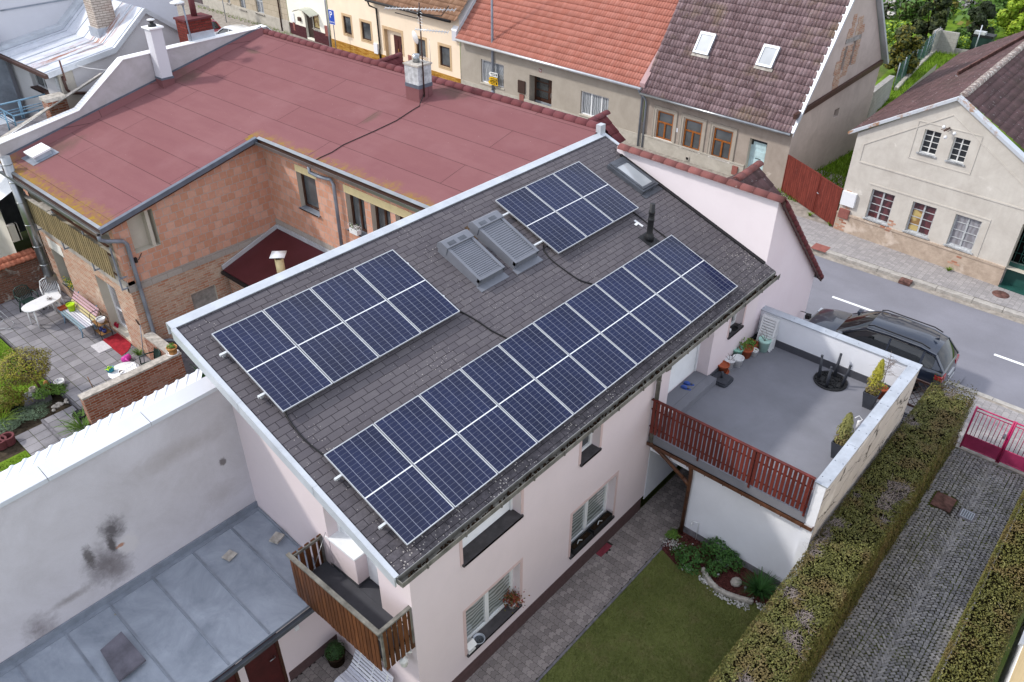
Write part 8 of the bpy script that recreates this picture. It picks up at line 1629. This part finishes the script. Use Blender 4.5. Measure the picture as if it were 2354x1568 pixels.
# ---- left neighbour seen past the steel flue
LN=E('left_house',(1,24,0),'pale house with a white sheet roof cut by the left edge','house'); x_=1.9; F=Fr((x_,20.65),(x_,30),(-1,0)); ev=F.at(q('E',150,465)); e2=F.at(q('E',0,375)); nd=rect(F,[q('E',65,535),q('E',160,590),q('E',150,740),q('E',235,700)]); mb=MB(); wall(mb,F,0,9.3,0,min(ev[1],e2[1])-.05,[(max(nd[0],.05),nd[1],nd[2],nd[3],.3)],.3,0,1); mb.build('wall',[M['beige_white'],M['reveal']],LN); mb=MB()
zz=ev[1]; tiles(mb,(x_-.3,20.6,zz),(0,1,0),(1,0,.42),9,3.2,.22,3.3,.015,.0,3); mb.build('roof',M['white_felt'],LN); mb=MB(); mb.tube([(x_-.33,20.6,zz-.04),(x_-.33,29.6,zz-.04)],.07,8); mb.lathe((x_-.33,20.72,zz-.35),[(.0,0),(.14,.1),(.16,.4),(.1,.45)],8); mb.build('gutter',M['brown_metal'],LN); window(LN,F,max(nd[0],.05),nd[1],nd[2],nd[3],.28,M['wood_raw'],M['glass_dark'],cols=(.3,.6)); mb=MB(); mb.bar(F.P(.1,nd[2]-.1,.5),F.P(2.2,nd[2]-.05,.5),.05,.06); mb.bar(F.P(.3,nd[2]-.75,.5),F.P(2.4,nd[2]-.7,.5),.05,.06); mb.bar(F.P(1.8,nd[2]+.3,.5),F.P(.4,nd[2]-.8,.5),.04,.04); mb.build('brace',M['brown_metal'],LN)
# ================================================================ yard and gardens at the upper right
sheet('meadow',[(26.3,-25),(130,-25),(130,40),(60,40),(60,9),(26.9,4.6)],-.012,'meadow')
dz=lambda x,y,z=0: Zp(q('D',x,y),z)
blades('yard_grass',26000,(27.2,58,.6,7),'meadow_blade',h=(.08,.30),w=.022,label='tall bright grass in the yard between the brown and cream houses',z=-.012,inside=lambda x,y: y<4.4+.11*(x-27) and R.random()<30/x)
a,b=dz(1000,1060),dz(1195,850); BWL=E('block_wall',a,'grey concrete block wall continuing the brown gable into the yard','wall'); mb=MB(); d=(b-a); n=V((-d.y,d.x,0)).normalized(); mb.prism([a,b,b+V((0,0,1.3)),a+V((0,0,1.66))],n*.28); mb.build('wall',M['block_grey'],BWL); mb=MB(); mb.bar(a+n*.14+V((0,0,1.685)),b+n*.14+V((0,0,1.325)),.32,.05); mb.build('coping',M['concrete'],BWL)
pts=[dz(1255,775),dz(1330,690),dz(1400,620),dz(1480,540),dz(1560,465),dz(1600,440)]
mb=MB(); 
for p0,p1 in zip(pts,pts[1:]): mb.bar(p0+V((0,0,.06)),p1+V((0,0,.06)),.22,.22)
mb.build('kerb_wall',M['stone_light'],None,'low pale kerb wall along the green mesh fence','kerb wall')
WF=E('mesh_fence',pts[0],'green wire mesh fence on the low kerb wall','fence'); mb=MB(); 
for p in [pts[0]+(pts[-1]-pts[0])*(i/7) for i in range(8)]: mb.tube([p+V((0,.15,0)),p+V((0,.15,1.6))],.035,5)
mb.build('post',M['zinc'],WF); mb=MB(); s0,s1=pts[0]+V((0,.15,.1)),pts[-1]+V((0,.15,.1)); N=60
for i in range(N):
    t=i/N; p=s0+(s1-s0)*t; e=s0+(s1-s0)*min(1,t+.06); mb.bar(p,e+V((0,0,1.45)),.012,.012); mb.bar(p+V((0,0,1.45)),e,.012,.012)
mb.build('wire_mesh',M['green_paint'],WF)
a,b=dz(1595,445),dz(1660,447); top=Xp(q('D',1640,250),a.x).z; LW=E('block_wall',a,'tall L shaped block wall stub at the end of the green fence','wall'); mb=MB(); mb.box(a.x-.9,a.y-.0,-.05,a.x+.25,a.y+.28,top); mb.box(a.x+.0,a.y-1.15,-.05,a.x+.25,a.y-.0,top-.1); mb.build('wall',M['block_grey'],LW)
a,b=dz(1660,450),dz(1970,488); mb=MB(); mb.bar(a+V((0,0,.15)),b+V((0,0,.15)),.25,.4); mb.build('low_wall',M['concrete'],None,'low concrete wall closing the far end of the grassy yard','wall')
a=dz(1955,470)+V((.4,0,0)); BN2=E('rubbish_bin',a,'dark green rubbish bin with a lid behind the low wall','bin'); mb=MB(); mb.prism([a+V((-.45,-.6,0)),a+V((.35,-.6,0)),a+V((.35,.6,0)),a+V((-.45,.6,0))],(0,0,1.15)); mb.build('body',M['dark_green_pl'],BN2); mb=MB(); mb.box(a.x-.5,a.y-.65,1.152,a.x+.42,a.y+.65,1.3); mb.build('lid',M['black_plastic'],BN2); mb=MB(); mb.box(a.x-.53,a.y-.1,1.31,a.x-.1,a.y+.6,1.5); mb.build('white_bag',M['white_old'],None,'white bundle on top of the dark green bin','bag')
p=dz(1915,478); mb=MB(); mb.tube([p,p+V((0,0,2.0))],.04,6); mb.build('fence_post',M['zinc_light'],None,'thin pale post in front of the dark green bin','post')
SD=E('tool_shed',(40,2.6,0),'little wooden shed with a felt roof behind the cream house','shed'); r_=[dz(1268,925,1.8),dz(1400,932,1.75),dz(1600,790,1.9),dz(1460,787,2.0)]; mb=MB(); mb.prism(r_,(0,0,.08)); rr=mb.build('roof',M['anthracite'],SD); mb=MB(); mb.box(37.7,1.0,0,41,2.7,1.72); mb.build('wall',M['wood_raw'],SD)
mb=MB(); f0=r_[0]+(r_[1]-r_[0])*.1+(r_[3]-r_[0])*.05; mb.prism([f0+V((0,0,.085)),f0+(r_[1]-r_[0])*.7+V((0,0,.085)),f0+(r_[1]-r_[0])*.7+(r_[2]-r_[1])*.3+V((0,0,.09)),f0+(r_[2]-r_[1])*.3+V((0,0,.09))],(0,0,.01)); mb.build('light_patch',M['concrete'],rr)
def tree(name,label,base,top,l,rgt,mats,n,size,shape='round',cat='tree',z0=.1,group='trees and shrubs in the gardens',asp=1.7,w=(1,)):
    b=dz(*base); X_=b.x; tz_=Xp(q('D',*top),X_).z; ry=abs(Xp(q('D',l,base[1]),X_).y-Xp(q('D',rgt,base[1]),X_).y)/2; cy_=(Xp(q('D',l,base[1]),X_).y+Xp(q('D',rgt,base[1]),X_).y)/2
    h=max(tz_,1.0); root=E(name,(X_,cy_,0),label,cat,group); mb=MB(); cl=[]
    nc=26
    for i in range(nc):
        t=R.uniform(z0,1); a=R.uniform(0,6.28); 
        pr={'round':math.sqrt(max(.05,1-((t-.5)/.55)**2)),'cone':(1-t)*1.0+.08,'bush':math.sqrt(max(.1,1-t*t))}[shape]
        rr=pr*R.uniform(.3,.92)*ry; cl.append((V((X_+cos(a)*rr,cy_+sin(a)*rr,h*t)),ry*R.uniform(.22,.42)))
    for k in range(n):
        c,rad_=R.choice(cl); d=V((R.gauss(0,1),R.gauss(0,1),R.gauss(0,1))).normalized(); p=c+d*rad_*R.uniform(.3,1)**.5; 
        if p.z<.02 or p.z>h*1.03: p.z=R.uniform(.1,h)
        mb.leaf(p,d+V((R.uniform(-.7,.7),R.uniform(-.7,.7),R.uniform(-.1,.9))),size*R.uniform(.6,1.4),asp,R.choice(range(len(mats))) if len(w)==1 else (0 if R.random()<w[0] else 1))
    mb.build('crown',[M[m] for m in mats],root); s=MB(); s.tube([(X_,cy_,-.02),(X_+.1,cy_,h*.45),(X_,cy_+.1,h*.85)],[.05*ry+.05,.04*ry+.02,.02],6)
    for i in range(9): c,_=R.choice(cl); s.tube([(X_,cy_,h*R.uniform(.15,.5)),tuple(c)],[.04,.012],4)
    s.build('trunk',M['bark'],root); return root
tree('conifer','tall dark olive conifer behind the tall block wall stub',(1490,395),(1480,-120),1360,1620,['conifer','conifer_dark'],5200,.34,'round')
tree('shrub','wide olive brown yew bush in front, beside the gable verge',(1240,640),(1240,215),1110,1430,['bush_olive','conifer'],6500,.22,'bush','shrub',w=(.65,))
tree('shrub','bright green bush peeping above the olive yew bush',(1200,420),(1215,180),1085,1400,['tree_light','tree_mid'],2600,.22,'bush','shrub')
tree('conifer','dark round spruce behind the green bin',(1920,380),(1925,10),1800,2050,['conifer_dark'],4200,.28,'round')
tree('shrub','mid green shrubs between the block wall stub and the dark spruce',(1745,420),(1740,240),1640,1870,['tree_mid','herb'],2600,.22,'bush','shrub')
tree('shrub','low leafy shrub in front of the dark spruce',(1790,445),(1790,360),1690,1900,['tree_mid','tree_light'],1500,.2,'bush','shrub')
tree('tree','light yellow green tree at the upper right corner above the cream house roof',(2270,330),(2270,-80),2090,2440,['tree_light'],5200,.3,'round')
tree('shrub','pale green shrub left of the yellow green tree',(2040,330),(2040,170),1960,2130,['herb','tree_light'],1800,.2,'bush','shrub')
tree('tree','white blossoming tree at the top edge beside the gable',(1190,150),(1180,-110),1040,1330,['blossom','tree_mid'],2600,.3,'round',w=(.45,))
tree('shrub','white blossoming shrub at the top edge above the dark spruce',(1800,60),(1800,-100),1690,1960,['blossom','herb'],1800,.32,'round','shrub',w=(.5,))
tree('tree','soft green tree at the top edge right of the dark spruce',(2060,120),(2060,-90),1960,2190,['tree_mid','herb'],2600,.34,'round')
tree('tree','green tree at the top edge left of the olive conifer',(1370,230),(1350,-90),1270,1470,['conifer','tree_mid'],2600,.32,'round')
tree('tree','hazy green tree at the top edge behind the olive conifer',(1640,150),(1640,-120),1540,1760,['tree_mid','bush_olive'],2600,.36,'round')
tree('shrub','green thicket at the yard end behind the fence posts',(1440,480),(1440,390),1360,1520,['tree_mid','bush_olive'],1500,.18,'bush','shrub')
mb=MB()
for k in range(9000):
    x=R.uniform(66,128); y=R.uniform(-6,36); mb.leaf((x,y,R.uniform(0,1.6)*R.random()),(R.uniform(-1,1)-.4,R.uniform(-1,1),R.uniform(.1,1)),R.uniform(.4,.9),1.5,R.choice([0,0,1,2]))
mb.build('undergrowth',[M['tree_mid'],M['herb'],M['bush_olive']],None,'mass of green undergrowth in the far gardens','undergrowth',None,'stuff')
# ================================================================ cars
def car(name,label,loc,rz_,paint,L=4.4,W=.875,group=None,roofrail=True,suv=1.0):
    r=E(name,loc,label,'car',group,(0,0,rz_)); LOC[r]=(0,0,0); k=L/4.4; H_=suv
    # s along +x from tail (0) to nose (L): x = L/2 - s
    st=[(0,.60,.52,.30),(.05,.72,.72,.28),(.18,.80,.84,.26),(.6,.86,.93,.25),(1.12,.875,.985,.25),(2.2,.88,1.0,.25),(3.4,.875,1.02,.25),(4.05,.84,1.02,.27),(4.28,.78,1.0,.30),(4.38,.70,.66,.32),(4.4,.62,.58,.36)]
    mb=MB(); rg=[]
    for (s,w,zt,zb) in st:
        x=L/2-s*k; w=w*W/.875; zt*=H_; pts=[(-.0,zb),(w*.90,zb),(w*.99,zb+.14),(w,(zb+zt)/2),(w*.985,zt-.12),(w*.93,zt-.03),(w*.80,zt),(0,zt+.035)]
        full=[(y,z) for y,z in pts]+[(-y,z) for y,z in pts[-2:0:-1]]
        rg.append([mb.add((x,y,z)) for y,z in full])
    n=len(rg[0])
    for i in range(len(rg)-1):
        for j in range(n): mb.idx([rg[i][j],rg[i][(j+1)%n],rg[i+1][(j+1)%n],rg[i+1][j]])
    mb.idx(rg[0][::-1]); mb.idx(rg[-1])
    body=mb.build('body',M[paint],r)
    # cabin: glass shell, then painted roof and pillars set proud of it
    gst=[(1.08,.78,.76,.97,.985),(1.55,.79,.70,.99,1.30),(1.95,.79,.62,1.0,1.51),(2.6,.79,.62,1.0,1.555),(3.5,.78,.60,1.02,1.53),(3.95,.76,.58,1.02,1.44),(4.30,.72,.68,1.02,1.03)]
    def ring(o,g): 
        s,wb,wt,zb,zt=g; x=L/2-s*k; wb*=W/.875; wt*=W/.875; zb*=H_; zt*=H_; return [(x,wb+o,zb),(x,wt+o,zt-.05+o*.4),(x,wt-.10+o,zt+o*.6),(x,0,zt+.025+o*.6),(x,-wt+.10-o,zt+o*.6),(x,-wt-o,zt-.05+o*.4),(x,-wb-o,zb)]
    mb=MB(); G_=[[mb.add(p) for p in ring(0,g)] for g in gst]
    for i in range(len(G_)-1):
        for j in range(6): mb.idx([G_[i][j],G_[i][j+1],G_[i+1][j+1],G_[i+1][j]])
    mb.build('windows',M['car_glass'],body)
    mb=MB(); G_=[[mb.add(p) for p in ring(.014,g)] for g in gst]
    for i in range(2,5):
        for j in range(1,5): mb.idx([G_[i][j],G_[i][j+1],G_[i+1][j+1],G_[i+1][j]])
    mb.build('roof',M[paint],body)
    def lerp(a,b,t): return tuple(a[i]+(b[i]-a[i])*t for i in range(3))
    mb=MB()
    for sg in (0,6):
        s2=1 if sg==0 else 5
        Rg=[ring(.012,g) for g in gst]
        def strip(i,t0,t1):
            a0,a1=lerp(Rg[i][sg],Rg[i+1][sg],t0),lerp(Rg[i][sg],Rg[i+1][sg],t1); b0,b1=lerp(Rg[i][s2],Rg[i+1][s2],t0),lerp(Rg[i][s2],Rg[i+1][s2],t1); mb.face([a0,a1,b1,b0])
        strip(0,.0,.18); strip(3,.05,.11); strip(4,.25,.40); strip(5,.10,1.0)
        for i in range(0,2):
            a,b=Rg[i][s2],Rg[i+1][s2]; mb.bar(a,b,.06,.05)
        for i in range(2,5): mb.bar(Rg[i][s2],Rg[i+1][s2],.05,.05)
        a,b=Rg[5][s2],Rg[6][s2]; mb.bar(a,b,.09,.05)
    mb.build('pillar',M[paint],body)
    mb=MB()
    for sg in (0,6):
        Rg=[ring(.02,g) for g in gst]
        for i in range(0,5): mb.bar(Rg[i][sg],Rg[i+1][sg],.012,.018)
        s2=1 if sg==0 else 5
        for i in range(1,5): a,b=lerp(Rg[i][s2],Rg[i][sg],.10),lerp(Rg[i+1][s2],Rg[i+1][sg],.10); mb.bar(a,b,.012,.018)
    mb.build('chrome_trim',M['chrome'],body)
    if roofrail:
        for sg in (1,-1):
            mb=MB(); mb.tube([(L/2-x*k,sg*.58*W/.875,z*H_) for x,z in ((1.95,1.55),(2.1,1.61),(3.5,1.60),(3.75,1.53))],.018,6); mb.build('roof_rail',M['black_plastic'],body)
    for (sx,sy) in ((.85,1),(.85,-1),(3.5,1),(3.5,-1)):
        x=L/2-sx*k; y=sy*(W-.09); w=MB(); w.T=Matrix.Translation((x,y,.33))@Matrix.Rotation(rad(90),4,'X'); w.lathe((0,0,-.11),[(.2,0),(.33,.01),(.34,.05),(.34,.17),(.33,.21),(.2,.22)],20); wh=w.build('wheel',M['tyre'],r)
        m=MB(); m.T=Matrix.Translation((x,y,.33))@Matrix.Rotation(rad(90),4,'X'); m.lathe((0,0,-.113),[(0,0),(.21,0),(.21,.005),(0,.005)],16); m.lathe((0,0,.108),[(0,0),(.21,0),(.21,.005),(0,.005)],16); m.build('rim',M['zinc_light'],wh)
    for sg in (1,-1):
        m=MB(); m.obox((-L/2+.03*k,sg*.52*W,.74*H_),(.06,0,0),(0,sg*.26*W,0),(.02,0,.13)); m.obox((-L/2+.04*k,sg*.78*W,.74*H_),(.22,0,.02),(0,sg*.16*W,0),(0.02,0,.13)); m.build('tail_light',M['red_lens'],body)
        m=MB(); m.obox((L/2-.30*k,sg*.52*W,.66*H_),(.22,0,0),(0,sg*.34*W,0),(0,0,.13)); m.build('headlight',M['zinc_light'],body)
        m=MB(); m.obox((L/2-1.35*k,sg*.86*W,.98*H_),(.14,0,0),(0,sg*.2,0),(0,0,.14)); m.build('mirror',M[paint],body)
    m=MB(); m.box(-L/2-.02,-.45,.40,-L/2+.12,.45,.47); m.box(-L/2-.004,-.26,.62,-L/2+.05,.26,.73); m.build('bumper_trim',M['alu'],body)
    m=MB(); m.prism([(-L/2+.72*k,-.02,1.535*H_+.03),(-L/2+.58*k,-.02,1.535*H_+.03),(-L/2+.60*k,-.02,1.535*H_+.12)],(0,.04,0)); m.build('aerial_fin',M[paint],body)
    return r
car('suv','dark blue estate car with roof rails parked behind the terrace parapet',(17.52,-3.80,0.0),rad(90),'car_navy',L=4.42,W=.86,suv=1.0)
y_=[(15.3,-6.2),(15.3,3),(18.1,3),(18.1,-6.2)]; mb=MB(); mb.face([(16.0,-6.25,.0),(18.15,-6.25,.0),(18.15,4,.0),(16.0,4,.0)]); mb.face([(18.15,-6.25,.0),(18.9,-6.25,-.113),(18.9,4,-.113),(18.15,4,.0)]); mb.build('layby',M['asphalt'],kind='structure')
p=Zp(q('A',1675,150),1.45); car('small_car','red small car parked on the street behind the squat brick chimney',(p.x,p.y,-.11),rad(91),'car_red',L=4.1,W=.85)
p=Zp(q('A',1990,225),1.4); car('small_car','white car with a dark sunroof parked beyond the parapet corner',(p.x,p.y,-.11),rad(91),'car_white',L=4.2,W=.85,roofrail=False)
mb=MB(); mb.T=Matrix.Translation((p.x,p.y,-.11))@Matrix.Rotation(rad(91),4,'Z'); 
mb.box(-.4,-.45,1.585,.1,.45,1.60); mb.box(-1.0,-.45,1.58,-.55,.45,1.595); o=mb.build('sunroof',M['car_glass'],[c for c in COL.objects if c.name.startswith('small_car')][-1]) if False else None
c=Zp(q('H',2155,1110),.006); mb=MB(); mb.lathe(c,[(0,.012),(.28,.012),(.29,0)],20); mb.build('manhole_cover',M['rust_red'],None,'round rusty manhole cover in the far pavement','manhole cover')
c=Zp(q('H',590,705),.006); mb=MB(); mb.box(c.x-.25,c.y-.4,.002,c.x+.3,c.y+.2,.014); mb.build('red_paving',M['red_meter'],None,'patch of reddish paving in the far pavement by the tiled gable','paving patch')
c=Zp(q('H',1345,988),.0); mb=MB(); mb.box(c.x-.2,c.y-.2,-.1,c.x+.14,c.y+.2,.012); mb.build('kerb_inlet',M['rust_red'],None,'rusty rectangular inlet set in the far kerb','inlet')
# ================================================================ light, sky, camera
SUN=V((-.50,.66,.74)).normalized()
ld=bpy.data.lights.new('sun','SUN'); ld.energy=SUN_E; ld.angle=rad(4.0); ld.color=(1,.95,.88); lo=bpy.data.objects.new('sun',ld); COL.objects.link(lo); lo.rotation_euler=SUN.to_track_quat('Z','Y').to_euler(); lo.location=(0,0,40)
wd=bpy.data.worlds.new('World'); S.world=wd; wd.use_nodes=True; nt=wd.node_tree; bg=nt.nodes['Background']
sk=nt.nodes.new('ShaderNodeTexSky'); sk.sky_type='NISHITA'; sk.sun_disc=False; sk.sun_elevation=math.asin(SUN.z); sk.sun_rotation=math.atan2(SUN.x,SUN.y); sk.air_density=1.0; sk.dust_density=2.5; sk.ozone_density=1.0; sk.altitude=200
# thin bright cloud veil in the sky
tc=nt.nodes.new('ShaderNodeTexCoord'); no=nt.nodes.new('ShaderNodeTexNoise'); no.inputs['Scale'].default_value=2.2; no.inputs['Detail'].default_value=6; no.inputs['Roughness'].default_value=.62; nt.links.new(tc.outputs['Generated'],no.inputs['Vector'])
mr=nt.nodes.new('ShaderNodeMapRange'); nt.links.new(no.outputs['Fac'],mr.inputs[0]); mr.inputs[1].default_value=.40; mr.inputs[2].default_value=.62; mr.inputs[3].default_value=.35; mr.inputs[4].default_value=.95
mx=nt.nodes.new('ShaderNodeMix'); mx.data_type='RGBA'; nt.links.new(mr.outputs[0],mx.inputs[0]); nt.links.new(sk.outputs[0],mx.inputs[6]); mx.inputs[7].default_value=(7.6,7.9,8.6,1)
nt.links.new(mx.outputs[2],bg.inputs['Color']); bg.inputs['Strength'].default_value=SKY_E
cd=bpy.data.cameras.new('camera'); co=bpy.data.objects.new('camera',cd); COL.objects.link(co); cd.sensor_width=36; cd.lens=3186/4096*36; cd.clip_start=.1; cd.clip_end=1500
m=Matrix((_r,_u,-_f)).transposed().to_4x4(); m.translation=CAM; co.matrix_world=m; S.camera=co
S.view_settings.view_transform='Standard'; S.view_settings.look='None'; S.view_settings.exposure=EXPO; S.view_settings.gamma=1
